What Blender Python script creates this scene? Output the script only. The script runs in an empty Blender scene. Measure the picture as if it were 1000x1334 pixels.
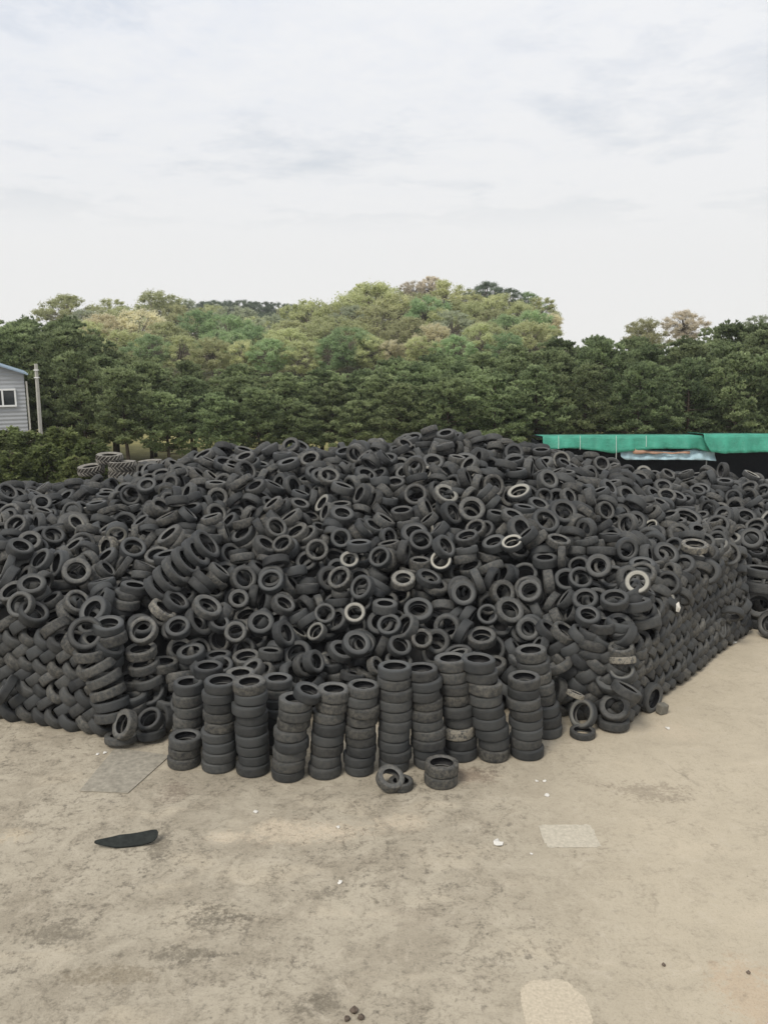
# A huge heap of used tyres in a yard, a pine belt and a wooded hill behind it.
import bpy, math, random
import numpy as np
from mathutils import Vector, Matrix, Euler

random.seed(7)
rng = np.random.default_rng(7)
S = bpy.context.scene
COL = S.collection
R = math.radians
PI = math.pi

# ------------------------------------------------------------------ helpers
PITCH, F, CH = R(11.5), 1088.0, 8.0          # camera tilt, focal length (px of a 1334 px tall frame), height


def pt(px, py, d):
    """World point seen at photo pixel px, py and d metres away along the ground (y)."""
    x = (px - 500) / F
    u = (667 - py) / F
    c, s = math.cos(PITCH), math.sin(PITCH)
    r = (x, c + u * s, -s + u * c)
    t = d / r[1]
    return Vector((r[0] * t, d, CH + r[2] * t))


def gp(px, py, z=0.0):
    x = (px - 500) / F
    u = (667 - py) / F
    c, s = math.cos(PITCH), math.sin(PITCH)
    r = (x, c + u * s, -s + u * c)
    t = (z - CH) / r[2]
    return Vector((r[0] * t, r[1] * t, z))


def mesh_np(name, verts, faces, smooth=True):
    """verts (n,3); faces (m,k) with k = 3 or 4."""
    verts = np.asarray(verts, dtype=np.float32)
    faces = np.asarray(faces, dtype=np.int32)
    me = bpy.data.meshes.new(name)
    m, k = faces.shape
    me.vertices.add(len(verts))
    me.vertices.foreach_set('co', verts.ravel())
    me.loops.add(m * k)
    me.loops.foreach_set('vertex_index', faces.ravel())
    me.polygons.add(m)
    me.polygons.foreach_set('loop_start', np.arange(0, m * k, k, dtype=np.int32))
    me.polygons.foreach_set('loop_total', np.full(m, k, dtype=np.int32))
    if smooth:
        me.polygons.foreach_set('use_smooth', np.ones(m, dtype=bool))
    me.update(calc_edges=True)
    return me


def link(name, me, mat=None, parent=None, loc=None):
    o = bpy.data.objects.new(name, me)
    COL.objects.link(o)
    if mat is not None:
        me.materials.clear()
        me.materials.append(mat)
    if parent is not None:
        o.parent = parent
    if loc is not None:
        o.location = loc
    return o


def tag(o, label=None, cat=None, group=None, kind=None):
    if label: o['label'] = label
    if cat: o['category'] = cat
    if group: o['group'] = group
    if kind: o['kind'] = kind
    return o


def empty(name, loc, rz=0.0):
    o = bpy.data.objects.new(name, None)
    o.empty_display_size = .2
    COL.objects.link(o)
    o.location = loc
    o.rotation_euler = (0, 0, rz)
    return o


class MB:
    """Collects boxes, tubes and sheets into one mesh."""
    def __init__(self):
        self.v, self.f = [], []

    def add(self, vs, fs):
        b = len(self.v)
        self.v += [tuple(v) for v in vs]
        self.f += [tuple(b + i for i in f) for f in fs]
        return self

    def box(self, c, s, rot=None):
        M = (Euler(rot).to_matrix() if rot else Matrix.Identity(3))
        vs = [Vector(c) + M @ Vector((s[0] * i / 2, s[1] * j / 2, s[2] * k / 2)) for k in (-1, 1) for j in (-1, 1) for i in (-1, 1)]
        return self.add(vs, [(0, 2, 3, 1), (4, 5, 7, 6), (0, 1, 5, 4), (2, 6, 7, 3), (0, 4, 6, 2), (1, 3, 7, 5)])

    def tube(self, pts, rad, n=8, cap=True):
        pts = [Vector(p) for p in pts]
        rad = rad if isinstance(rad, (list, tuple)) else [rad] * len(pts)
        vs, fs = [], []
        for i, p in enumerate(pts):
            d = (pts[min(i + 1, len(pts) - 1)] - pts[max(i - 1, 0)]).normalized()
            a = d.cross(Vector((0, 0, 1)) if abs(d.z) < .95 else Vector((1, 0, 0))).normalized()
            b = d.cross(a)
            for k in range(n):
                t = 2 * PI * k / n
                vs.append(p + rad[i] * (a * math.cos(t) + b * math.sin(t)))
        for i in range(len(pts) - 1):
            for k in range(n):
                fs.append((i * n + k, i * n + (k + 1) % n, (i + 1) * n + (k + 1) % n, (i + 1) * n + k))
        if cap:
            fs.append(tuple(range(n - 1, -1, -1)))
            fs.append(tuple(range((len(pts) - 1) * n, len(pts) * n)))
        return self.add(vs, fs)

    def build(self, name, mat, parent=None, smooth=False, bevel=0):
        me = bpy.data.meshes.new(name)
        me.from_pydata(self.v, [], self.f)
        if smooth:
            me.polygons.foreach_set('use_smooth', np.ones(len(me.polygons), dtype=bool))
        me.update()
        o = link(name, me, mat, parent)
        if bevel:
            b = o.modifiers.new('bevel', 'BEVEL'); b.width = bevel; b.segments = 2; b.limit_method = 'ANGLE'
        return o


# ------------------------------------------------------------------ node helpers
class NT:
    def __init__(self, name):
        self.m = bpy.data.materials.new(name)
        self.m.use_nodes = True
        self.t = self.m.node_tree
        self.t.nodes.clear()
        self.out = self.t.nodes.new('ShaderNodeOutputMaterial')
        self.b = self.t.nodes.new('ShaderNodeBsdfPrincipled')
        self.t.links.new(self.b.outputs[0], self.out.inputs[0])

    def n(self, typ, **kw):
        nd = self.t.nodes.new('ShaderNode' + typ)
        for k, v in kw.items(): setattr(nd, k, v)
        return nd

    def put(self, sock, v):
        if hasattr(v, 'is_linked') or isinstance(v, bpy.types.NodeSocket):
            self.t.links.new(v, sock)
        else:
            if sock.type == 'RGBA' and len(v) == 3: v = (*v, 1)
            sock.default_value = v

    def math(self, op, a, b=0.0, clamp=False, c=None):
        nd = self.n('Math', operation=op, use_clamp=clamp)
        self.put(nd.inputs[0], a); self.put(nd.inputs[1], b)
        if c is not None: self.put(nd.inputs[2], c)
        return nd.outputs[0]

    def vmath(self, op, a, b=(0, 0, 0), out=0):
        nd = self.n('VectorMath', operation=op)
        self.put(nd.inputs[0], a)
        if op == 'SCALE': self.put(nd.inputs['Scale'], b)
        else: self.put(nd.inputs[1], b)
        return nd.outputs[out]

    def noise(self, vec, scale, detail=4, rough=.55, dist=0, out=0):
        nd = self.n('TexNoise')
        if vec is not None: self.put(nd.inputs['Vector'], vec)
        nd.inputs['Scale'].default_value = scale
        nd.inputs['Detail'].default_value = detail
        nd.inputs['Roughness'].default_value = rough
        nd.inputs['Distortion'].default_value = dist
        return nd.outputs[out]

    def ramp(self, fac, stops):
        nd = self.n('ValToRGB')
        self.put(nd.inputs[0], fac)
        e = nd.color_ramp.elements
        while len(e) < len(stops): e.new(.5)
        for el, (p, c) in zip(e, stops):
            el.position = p
            el.color = (c, c, c, 1) if isinstance(c, (int, float)) else (*c, 1)
        return nd.outputs[0]

    def mix(self, fac, a, b, blend='MIX'):
        nd = self.n('Mix', data_type='RGBA', blend_type=blend)
        self.put(nd.inputs[0], fac); self.put(nd.inputs[6], a); self.put(nd.inputs[7], b)
        return nd.outputs[2]

    def bump(self, h, strength=.3, dist=.02):
        nd = self.n('Bump')
        nd.inputs['Strength'].default_value = strength
        nd.inputs['Distance'].default_value = dist
        self.put(nd.inputs['Height'], h)
        self.t.links.new(nd.outputs[0], self.b.inputs['Normal'])

    def set(self, color=None, rough=.8, spec=.3, metal=0):
        if color is not None: self.put(self.b.inputs['Base Color'], color)
        self.put(self.b.inputs['Roughness'], rough)
        self.b.inputs['Specular IOR Level'].default_value = spec
        self.b.inputs['Metallic'].default_value = metal
        return self.m


def simple(name, col, rough=.8, spec=.3, metal=0, var=.18, scale=6, bump=0.0):
    t = NT(name)
    co = t.n('TexCoord').outputs['Object']
    n1 = t.noise(co, scale, 6, .65)
    c = t.mix(t.ramp(n1, [(.3, 0), (.7, 1)]), tuple(v * (1 - var) for v in col), tuple(min(1, v * (1 + var)) for v in col))
    if bump: t.bump(n1, bump, .01)
    return t.set(c, rough, spec, metal)


def rubber(name, heap):
    """Worn tyre rubber: grey-black, dusty in patches, moulded grooves on the tread. Colour (r tone, g dust, b pale sidewall)
    comes from the object's colour, or per tyre from an attribute in the big mesh of the heap."""
    t = NT(name)
    loc = t.n('Attribute', attribute_name='tl').outputs['Vector']
    tc = t.n('Attribute', attribute_name='tc').outputs['Color'] if heap else t.n('ObjectInfo').outputs['Color']
    al = t.n('Attribute', attribute_name='tn').outputs['Fac']          # 1 on the clean inner liner, blackened to paint shade into the hollow
    sp = t.n('SeparateColor'); t.put(sp.inputs[0], tc)
    rnd, dust, pale = sp.outputs[0], sp.outputs[1], sp.outputs[2]
    sx = t.n('SeparateXYZ'); t.put(sx.inputs[0], loc)
    x, y, z = sx.outputs
    rad = t.math('SQRT', t.math('ADD', t.math('MULTIPLY', x, x), t.math('MULTIPLY', y, y)))   # 1 at the tread
    ang = t.math('ARCTAN2', y, x)
    off = t.vmath('ADD', loc, t.vmath('SCALE', (13.1, 7.7, 5.3), t.math('MULTIPLY', rnd, 37.0)))
    # tone
    base = t.mix(rnd, (.011, .0125, .0138), (.049, .0525, .054))
    n1 = t.noise(off, 2.2, 5, .6)
    base = t.mix(t.math('MULTIPLY', t.ramp(n1, [(.35, 0), (.75, 1)]), .42), base, (.074, .0735, .069))
    # dust and dried mud patches
    n2 = t.noise(off, 4.5, 6, .7)
    df = t.math('MULTIPLY', t.ramp(n2, [(.38, 0), (.62, 1)]), t.math('MULTIPLY', dust, .42), clamp=True)
    base = t.mix(df, base, (.235, .215, .175))
    # scuffed bead edge, paled further as a painted rim highlight; white or bleached sidewalls
    side = t.ramp(rad, [(.60, 0), (.64, 1), (.70, .55), (.88, .18), (.93, 0)])
    zab = t.math('ABSOLUTE', z)
    side = t.math('MULTIPLY', side, t.ramp(zab, [(.13, 0), (.2, 1)]))
    base = t.mix(t.math('MULTIPLY', side, .5), base, (.18, .178, .168))
    side2 = t.math('MULTIPLY', t.ramp(rad, [(.60, 0), (.63, 1), (.86, .9), (.94, 0)]), t.ramp(zab, [(.13, 0), (.2, 1)]))
    base = t.mix(t.math('MULTIPLY', t.math('MULTIPLY', side2, pale), t.math('ADD', .6, t.math('MULTIPLY', n2, .5)), clamp=True), base, (.46, .44, .375))
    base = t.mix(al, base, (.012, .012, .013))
    # tread pattern
    onT = t.ramp(rad, [(.93, 0), (.955, 1)])
    lat = t.math('SINE', t.math('ADD', t.math('MULTIPLY', ang, 46.0), t.math('MULTIPLY', zab, 26.0)))
    lat = t.ramp(lat, [(.62, 1), (.9, 0)])
    cir = t.math('SINE', t.math('MULTIPLY', z, 58.0))
    cir = t.ramp(cir, [(.5, 1), (.85, 0)])
    h = t.math('MULTIPLY', t.math('MINIMUM', lat, cir), onT)
    ring = t.math('MULTIPLY', t.math('SINE', t.math('MULTIPLY', rad, 130.0)), t.math('MULTIPLY', t.math('SUBTRACT', 1.0, onT), .10))
    h = t.math('ADD', h, ring)
    h = t.math('ADD', h, t.math('MULTIPLY', n2, .25))
    t.bump(h, .55, .010)
    rr = t.math('ADD', .46, t.math('MULTIPLY', n1, .34))
    return t.set(base, rr, .4)


MAT = {}
MAT['rubber'] = rubber('rubber', False)
MAT['rubber_heap'] = rubber('rubber_heap', True)


# ------------------------------------------------------------------ tyres
def tyre_profile(w, bead=.315, fine=True):
    """Closed cross-section of a tyre of diameter 1 as three strips: tread with liner, upper and lower sidewall. (r, z)."""
    h = w / 2
    T = [(.468, .93 * h), (.486, .865 * h), (.495, .77 * h), (.499, .5 * h), (.5, .15 * h), (.5, -.15 * h), (.499, -.5 * h), (.495, -.77 * h), (.486, -.865 * h), (.468, -.93 * h)]
    U = [(.468, .93 * h), (.45, .975 * h), (.43, 1.005 * h), (.40, 1.015 * h), (.365, .97 * h), (bead + .022, .86 * h), (bead + .008, .82 * h), (bead, .76 * h), (bead + .003, .66 * h), (bead + .02, .62 * h), (bead + .07, .80 * h), (.43, .82 * h)]
    L = [(r, -z) for r, z in U[::-1]]
    I = [(.43, .82 * h), (.466, .6 * h), (.472, 0), (.466, -.6 * h), (.43, -.82 * h)]
    if not fine:
        T = [T[0], T[2], T[4], T[5], T[7], T[9]]
        U = [U[0], U[1], U[4], U[5], U[7], U[8], U[10]]
        L = [(r, -z) for r, z in U[::-1]]
        I = [(bead + .07, .80 * h), (.470, 0), (bead + .07, -.80 * h)]
    return T, U, L, I


def strip(P, n):
    """Ring strip along profile P (not closed): verts and quads."""
    a = np.arange(n) * 2 * PI / n
    P = np.array(P)
    v = np.empty((len(P), n, 3))
    v[:, :, 0] = P[:, 0:1] * np.cos(a)
    v[:, :, 1] = P[:, 0:1] * np.sin(a)
    v[:, :, 2] = P[:, 1:2]
    f = []
    for i in range(len(P) - 1):
        for k in range(n):
            f.append((i * n + k, (i + 1) * n + k, (i + 1) * n + (k + 1) % n, i * n + (k + 1) % n))
    return v.reshape(-1, 3), np.array(f)


def attr_vec(me, name, arr):
    a = me.attributes.new(name, 'FLOAT_VECTOR', 'POINT')
    a.data.foreach_set('vector', np.asarray(arr, dtype=np.float32).ravel())


def attr_f(me, name, arr):
    a = me.attributes.new(name, 'FLOAT', 'POINT')
    a.data.foreach_set('value', np.asarray(arr, dtype=np.float32).ravel())


def attr_col(me, name, arr):
    a = me.attributes.new(name, 'FLOAT_COLOR', 'POINT')
    a.data.foreach_set('color', np.asarray(arr, dtype=np.float32).ravel())


NSEG = 44
TYRE_MESH = {}
for wi, wr in enumerate((.24, .28, .32, .36, .42)):
    for bi, bead in enumerate((.30, .32, .338)):
        T, U, L, I = tyre_profile(wr, bead)
        got = []
        for nm, P in (('tread', T), ('sidewall', U), ('sidewall', L), ('liner', I)):
            v, f = strip(P, NSEG)
            me = mesh_np(nm, v, f)
            attr_vec(me, 'tl', v * 2); attr_f(me, 'tn', np.full(len(v), 1.0 if nm == 'liner' else 0.0))
            me.materials.append(MAT['rubber'])
            got.append(me)
        TYRE_MESH[wi, bi] = got

GROUPS = ['tyres in the upright stacks', 'tyres laced into the woven walls', 'tyres on the yard floor', 'tyres tumbled on the heap']
TYRES = """
-3.862|14.894|0.098|0.000|0.000|1.000|0.639|0.196|0.19|0.65|0.00|0|bottom tyre of the short stack of three before the stacks
-3.851|14.921|0.294|0.002|-0.015|1.000|0.620|0.196|0.09|0.66|0.00|0|second tyre from the ground of the short stack of three before the stacks
-3.821|14.907|0.490|0.050|0.018|0.999|0.639|0.196|0.65|0.38|0.00|0|topmost tyre of the short stack of three before the stacks
-3.172|14.770|0.098|0.000|0.000|1.000|0.654|0.196|0.88|0.36|0.00|0|bottom tyre of the leftmost tall stack
-3.148|14.767|0.295|0.018|-0.004|1.000|0.654|0.196|0.64|0.25|0.00|0|second tyre from the ground of the leftmost tall stack
-3.146|14.781|0.491|0.004|-0.002|1.000|0.635|0.196|0.93|0.01|0.00|0|third tyre from the ground of the leftmost tall stack
-3.161|14.806|0.688|0.002|-0.026|1.000|0.654|0.196|0.77|0.16|0.00|0|fourth tyre from the ground of the leftmost tall stack
-3.114|14.790|0.884|0.028|-0.030|0.999|0.591|0.196|0.21|0.83|0.00|0|fifth tyre from the ground of the leftmost tall stack
-3.125|14.832|1.080|0.014|-0.002|1.000|0.635|0.196|0.20|0.46|0.00|0|fourth tyre from the top of the leftmost tall stack
-3.120|14.799|1.277|0.039|0.008|0.999|0.591|0.196|0.12|0.06|0.00|0|third tyre from the top of the leftmost tall stack
-3.121|14.791|1.473|0.010|-0.002|1.000|0.635|0.196|0.45|0.04|0.00|0|second tyre from the top of the leftmost tall stack
-3.069|14.801|1.670|0.032|-0.024|0.999|0.635|0.196|0.42|0.05|0.00|0|topmost tyre of the leftmost tall stack
-2.489|14.626|0.100|0.000|0.000|1.000|0.648|0.200|0.21|0.16|0.00|0|bottom tyre of the second tall stack from the left
-2.470|14.641|0.300|-0.020|-0.023|1.000|0.585|0.200|0.44|0.00|0.00|0|second tyre from the ground of the second tall stack from the left
-2.487|14.659|0.500|-0.019|-0.025|0.999|0.630|0.200|0.58|0.06|0.00|0|third tyre from the ground of the second tall stack from the left
-2.491|14.638|0.699|-0.018|-0.001|1.000|0.630|0.200|0.83|0.02|0.00|0|fourth tyre from the ground of the second tall stack from the left
-2.507|14.660|0.899|0.012|0.011|1.000|0.630|0.200|0.25|0.04|0.00|0|fifth tyre from the ground of the second tall stack from the left
-2.490|14.686|1.099|0.002|-0.011|1.000|0.611|0.200|0.48|0.01|0.00|0|fourth tyre from the top of the second tall stack from the left
-2.535|14.643|1.299|0.013|-0.018|1.000|0.648|0.200|0.70|0.07|0.00|0|third tyre from the top of the second tall stack from the left
-2.492|14.679|1.499|-0.006|0.016|1.000|0.630|0.200|0.98|0.02|0.00|0|second tyre from the top of the second tall stack from the left
-2.517|14.689|1.699|-0.003|-0.026|1.000|0.630|0.200|0.21|0.84|0.00|0|topmost tyre of the second tall stack from the left
-1.802|14.429|0.098|0.000|0.000|1.000|0.622|0.196|0.18|0.14|0.00|0|bottom tyre of the third tall stack from the left
-1.783|14.414|0.294|-0.004|-0.007|1.000|0.622|0.196|0.33|0.54|0.00|0|second tyre from the ground of the third tall stack from the left
-1.767|14.471|0.489|-0.001|-0.029|1.000|0.641|0.196|0.91|0.49|0.00|0|third tyre from the ground of the third tall stack from the left
-1.719|14.423|0.685|0.008|-0.027|1.000|0.653|0.196|0.31|0.02|0.00|0|fourth tyre from the ground of the third tall stack from the left
-1.749|14.456|0.881|0.041|0.015|0.999|0.622|0.196|0.74|0.50|0.00|0|fifth tyre from the ground of the third tall stack from the left
-1.681|14.491|1.076|0.022|-0.006|1.000|0.622|0.196|0.08|0.73|0.00|0|third tyre from the top of the third tall stack from the left
-1.645|14.446|1.272|0.049|0.001|0.999|0.622|0.196|0.38|0.34|0.00|0|second tyre from the top of the third tall stack from the left
-1.637|14.456|1.468|0.059|0.020|0.998|0.622|0.196|0.88|0.53|0.00|0|topmost tyre of the third tall stack from the left
-1.116|14.541|0.106|0.000|0.000|1.000|0.645|0.212|0.54|0.27|0.00|0|bottom tyre of the fourth tall stack from the left
-1.100|14.537|0.318|0.009|-0.018|1.000|0.582|0.212|0.70|0.25|0.00|0|second tyre from the ground of the fourth tall stack from the left
-1.074|14.581|0.531|0.032|-0.012|0.999|0.626|0.212|0.14|0.37|0.00|0|third tyre from the ground of the fourth tall stack from the left
-1.058|14.579|0.743|0.030|-0.008|1.000|0.626|0.212|0.89|0.11|0.00|0|fourth tyre from the ground of the fourth tall stack from the left
-1.026|14.553|0.955|0.042|0.008|0.999|0.626|0.212|0.20|0.05|0.00|0|fifth tyre from the ground of the fourth tall stack from the left
-1.027|14.604|1.167|0.022|-0.005|1.000|0.607|0.212|0.84|0.72|0.00|0|third tyre from the top of the fourth tall stack from the left
-0.970|14.613|1.380|0.056|-0.024|0.998|0.626|0.212|0.47|0.86|0.00|0|second tyre from the top of the fourth tall stack from the left
-0.935|14.587|1.592|0.051|0.004|0.999|0.626|0.212|0.72|0.71|0.00|0|topmost tyre of the fourth tall stack from the left
-0.466|14.612|0.097|0.000|0.000|1.000|0.558|0.194|0.68|0.08|0.00|0|bottom tyre of the fifth tall stack from the left
-0.469|14.628|0.291|-0.015|-0.023|1.000|0.618|0.194|0.45|0.00|0.00|0|second tyre from the ground of the fifth tall stack from the left
-0.433|14.610|0.484|0.018|0.019|1.000|0.582|0.194|0.12|0.01|0.00|0|third tyre from the ground of the fifth tall stack from the left
-0.442|14.640|0.678|0.027|0.004|1.000|0.600|0.194|0.20|0.23|0.00|0|fourth tyre from the ground of the fifth tall stack from the left
-0.454|14.609|0.872|0.013|-0.028|1.000|0.600|0.194|0.23|0.61|0.00|0|fifth tyre from the ground of the fifth tall stack from the left
-0.422|14.672|1.065|0.019|0.008|1.000|0.618|0.194|0.39|0.63|0.00|0|fourth tyre from the top of the fifth tall stack from the left
-0.390|14.627|1.259|0.012|-0.007|1.000|0.630|0.194|0.20|0.79|0.00|0|third tyre from the top of the fifth tall stack from the left
-0.433|14.662|1.453|0.035|0.010|0.999|0.630|0.194|0.94|0.22|0.00|0|second tyre from the top of the fifth tall stack from the left
-0.383|14.648|1.647|0.031|0.011|0.999|0.600|0.194|0.64|0.52|0.00|0|topmost tyre of the fifth tall stack from the left
0.192|14.741|0.103|0.000|0.000|1.000|0.590|0.206|0.79|0.10|0.00|0|bottom tyre of the sixth tall stack from the left
0.219|14.768|0.308|0.002|-0.028|1.000|0.634|0.206|0.34|0.18|0.00|0|second tyre from the ground of the sixth tall stack from the left
0.184|14.778|0.514|0.015|-0.027|1.000|0.615|0.206|0.80|0.03|0.00|0|third tyre from the ground of the sixth tall stack from the left
0.191|14.776|0.719|0.002|0.020|1.000|0.615|0.206|0.90|0.27|0.00|0|fourth tyre from the ground of the sixth tall stack from the left
0.216|14.761|0.925|0.007|0.004|1.000|0.634|0.206|0.76|0.19|0.00|0|fifth tyre from the ground of the sixth tall stack from the left
0.213|14.791|1.130|0.011|-0.004|1.000|0.653|0.206|0.84|0.31|0.00|0|sixth tyre from the ground of the sixth tall stack from the left
0.202|14.770|1.336|-0.006|0.013|1.000|0.653|0.206|0.97|0.27|0.00|0|fourth tyre from the top of the sixth tall stack from the left
0.222|14.765|1.542|-0.008|-0.030|1.000|0.653|0.206|0.38|0.29|0.00|0|third tyre from the top of the sixth tall stack from the left
0.195|14.814|1.747|0.020|-0.002|1.000|0.653|0.206|0.49|0.48|0.00|0|second tyre from the top of the sixth tall stack from the left
0.201|14.797|1.953|0.005|0.018|1.000|0.634|0.206|0.92|0.07|0.00|0|topmost tyre of the sixth tall stack from the left
0.889|14.887|0.098|0.000|0.000|1.000|0.639|0.195|0.92|0.28|0.00|0|bottom tyre of the seventh tall stack from the left
0.853|14.888|0.293|0.010|-0.024|1.000|0.595|0.195|0.78|0.00|0.00|0|second tyre from the ground of the seventh tall stack from the left
0.844|14.883|0.488|-0.020|0.006|1.000|0.671|0.195|0.24|0.25|0.00|0|third tyre from the ground of the seventh tall stack from the left
0.846|14.910|0.683|-0.011|0.006|1.000|0.659|0.195|0.70|0.77|0.00|0|fourth tyre from the ground of the seventh tall stack from the left
0.800|14.919|0.878|-0.016|-0.003|1.000|0.659|0.195|0.86|0.29|0.00|0|fifth tyre from the ground of the seventh tall stack from the left
0.792|14.900|1.073|-0.021|0.013|1.000|0.659|0.195|0.23|0.55|0.00|0|sixth tyre from the ground of the seventh tall stack from the left
0.807|14.947|1.268|-0.026|0.015|1.000|0.639|0.195|0.19|0.61|0.00|0|fourth tyre from the top of the seventh tall stack from the left
0.749|14.905|1.463|-0.049|-0.026|0.998|0.620|0.195|0.39|0.19|0.00|0|third tyre from the top of the seventh tall stack from the left
0.772|14.938|1.658|-0.054|-0.010|0.998|0.671|0.195|0.69|0.00|0.00|0|second tyre from the top of the seventh tall stack from the left
0.705|14.952|1.853|-0.028|0.018|0.999|0.639|0.195|0.12|0.26|0.00|0|topmost tyre of the seventh tall stack from the left
1.497|15.219|0.112|0.000|0.000|1.000|0.685|0.224|0.48|0.00|0.00|0|bottom tyre of the eighth tall stack, with one dusty tan tyre
1.497|15.232|0.337|-0.010|-0.021|1.000|0.672|0.224|0.11|0.03|0.00|0|second tyre from the ground of the eighth tall stack, with one dusty tan tyre
1.441|15.219|0.561|-0.031|-0.027|0.999|0.685|0.224|0.90|4.00|0.00|0|dusty tan tyre, third from the ground in the eighth tall stack
1.466|15.236|0.785|-0.028|-0.007|1.000|0.606|0.224|0.52|0.18|0.00|0|fourth tyre from the ground of the eighth tall stack, with one dusty tan tyre
1.421|15.216|1.010|-0.045|-0.020|0.999|0.685|0.224|0.41|0.13|0.00|0|fifth tyre from the ground of the eighth tall stack, with one dusty tan tyre
1.381|15.277|1.234|-0.046|-0.004|0.999|0.672|0.224|0.02|0.80|0.00|0|fourth tyre from the top of the eighth tall stack, with one dusty tan tyre
1.380|15.271|1.459|-0.021|-0.002|1.000|0.685|0.224|0.19|0.34|0.00|0|third tyre from the top of the eighth tall stack, with one dusty tan tyre
1.323|15.281|1.683|-0.028|0.007|1.000|0.652|0.224|0.78|0.66|0.00|0|second tyre from the top of the eighth tall stack, with one dusty tan tyre
1.297|15.296|1.908|-0.035|0.005|0.999|0.652|0.224|0.77|0.59|0.00|0|topmost tyre of the eighth tall stack, with one dusty tan tyre
2.154|15.165|0.113|0.000|0.000|1.000|0.618|0.227|0.10|0.79|0.00|0|bottom tyre of the ninth tall stack, leaning to the left
2.156|15.196|0.340|-0.026|0.017|1.000|0.618|0.227|0.67|0.11|0.00|0|second tyre from the ground of the ninth tall stack, leaning to the left
2.103|15.182|0.567|-0.042|-0.004|0.999|0.685|0.227|0.50|0.05|0.00|0|third tyre from the ground of the ninth tall stack, leaning to the left
2.033|15.178|0.794|-0.054|0.001|0.999|0.685|0.227|0.74|0.07|0.00|0|fourth tyre from the ground of the ninth tall stack, leaning to the left
2.009|15.164|1.020|-0.039|-0.029|0.999|0.645|0.227|0.26|0.08|0.00|0|fifth tyre from the ground of the ninth tall stack, leaning to the left
1.961|15.200|1.247|-0.036|-0.002|0.999|0.665|0.227|1.00|0.41|0.00|0|fourth tyre from the top of the ninth tall stack, leaning to the left
1.943|15.179|1.474|0.062|0.018|0.998|0.685|0.227|0.39|0.88|0.00|0|third tyre from the top of the ninth tall stack, leaning to the left
1.869|15.240|1.701|0.047|-0.000|0.999|0.665|0.227|0.43|0.24|0.00|0|second tyre from the top of the ninth tall stack, leaning to the left
1.812|15.212|1.928|0.028|-0.003|1.000|0.665|0.227|0.48|0.07|0.00|0|topmost tyre of the ninth tall stack, leaning to the left
2.827|15.273|0.101|0.000|0.000|1.000|0.671|0.202|0.25|0.00|0.00|0|bottom tyre of the tenth tall stack, rightmost of the front row
2.795|15.296|0.304|-0.025|-0.014|1.000|0.639|0.202|0.40|0.34|0.00|0|second tyre from the ground of the tenth tall stack, rightmost of the front row
2.815|15.278|0.506|-0.015|-0.006|1.000|0.620|0.202|0.97|0.06|0.00|0|third tyre from the ground of the tenth tall stack, rightmost of the front row
2.788|15.322|0.708|-0.001|-0.023|1.000|0.671|0.202|0.96|0.06|0.00|0|fourth tyre from the ground of the tenth tall stack, rightmost of the front row
2.782|15.276|0.911|-0.024|-0.020|1.000|0.639|0.202|0.05|0.28|0.00|0|fifth tyre from the ground of the tenth tall stack, rightmost of the front row
2.728|15.307|1.113|-0.031|0.000|1.000|0.671|0.202|0.64|0.47|0.00|0|third tyre from the top of the tenth tall stack, rightmost of the front row
2.723|15.333|1.316|-0.014|0.007|1.000|0.620|0.202|0.24|0.01|0.00|0|second tyre from the top of the tenth tall stack, rightmost of the front row
2.735|15.343|1.518|-0.033|-0.012|0.999|0.639|0.202|0.27|0.47|0.00|0|topmost tyre of the tenth tall stack, rightmost of the front row
3.371|16.170|0.115|0.000|0.000|1.000|0.673|0.231|0.95|0.25|0.00|0|bottom tyre of the last stack set back at the right end
3.345|16.160|0.346|-0.039|-0.027|0.999|0.673|0.231|0.27|0.18|0.00|0|second tyre from the ground of the last stack set back at the right end
3.301|16.162|0.577|-0.043|0.008|0.999|0.660|0.231|0.91|0.03|0.00|0|third tyre from the ground of the last stack set back at the right end
3.229|16.222|0.807|-0.048|-0.019|0.999|0.641|0.231|0.34|0.55|0.00|0|fourth tyre from the ground of the last stack set back at the right end
3.212|16.175|1.038|-0.063|0.011|0.998|0.596|0.231|0.84|0.59|0.00|0|fifth tyre from the ground of the last stack set back at the right end
3.132|16.223|1.268|-0.062|-0.012|0.998|0.641|0.231|0.65|0.98|0.00|0|third tyre from the top of the last stack set back at the right end
3.065|16.218|1.499|-0.075|-0.021|0.997|0.673|0.231|0.65|0.34|0.00|0|second tyre from the top of the last stack set back at the right end
3.011|16.212|1.730|-0.100|-0.008|0.995|0.641|0.231|0.57|0.66|0.00|0|topmost tyre of the last stack set back at the right end
-3.937|15.592|0.116|0.000|0.000|1.000|0.549|0.232|0.66|0.01|0.00|0|bottom tyre of the dark stack behind the short stack
-3.944|15.615|0.347|-0.004|0.014|1.000|0.619|0.232|0.22|0.43|0.00|0|second tyre from the ground of the dark stack behind the short stack
-3.938|15.636|0.579|0.013|-0.002|1.000|0.590|0.232|0.92|0.88|0.00|0|third tyre from the ground of the dark stack behind the short stack
-3.896|15.618|0.811|0.006|-0.019|1.000|0.590|0.232|0.97|0.53|0.00|0|fourth tyre from the ground of the dark stack behind the short stack
-3.914|15.607|1.042|-0.010|0.004|1.000|0.590|0.232|0.58|0.63|0.00|0|second tyre from the top of the dark stack behind the short stack
-3.893|15.634|1.274|0.007|-0.022|1.000|0.590|0.232|0.59|0.03|0.00|0|topmost tyre of the dark stack behind the short stack
-2.907|15.463|0.102|0.000|0.000|1.000|0.586|0.205|0.06|0.03|0.00|0|bottom tyre of the rear stack between the first two tall stacks
-2.913|15.442|0.307|-0.013|-0.003|1.000|0.586|0.205|0.79|0.01|0.00|0|second tyre from the ground of the rear stack between the first two tall stacks
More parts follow.
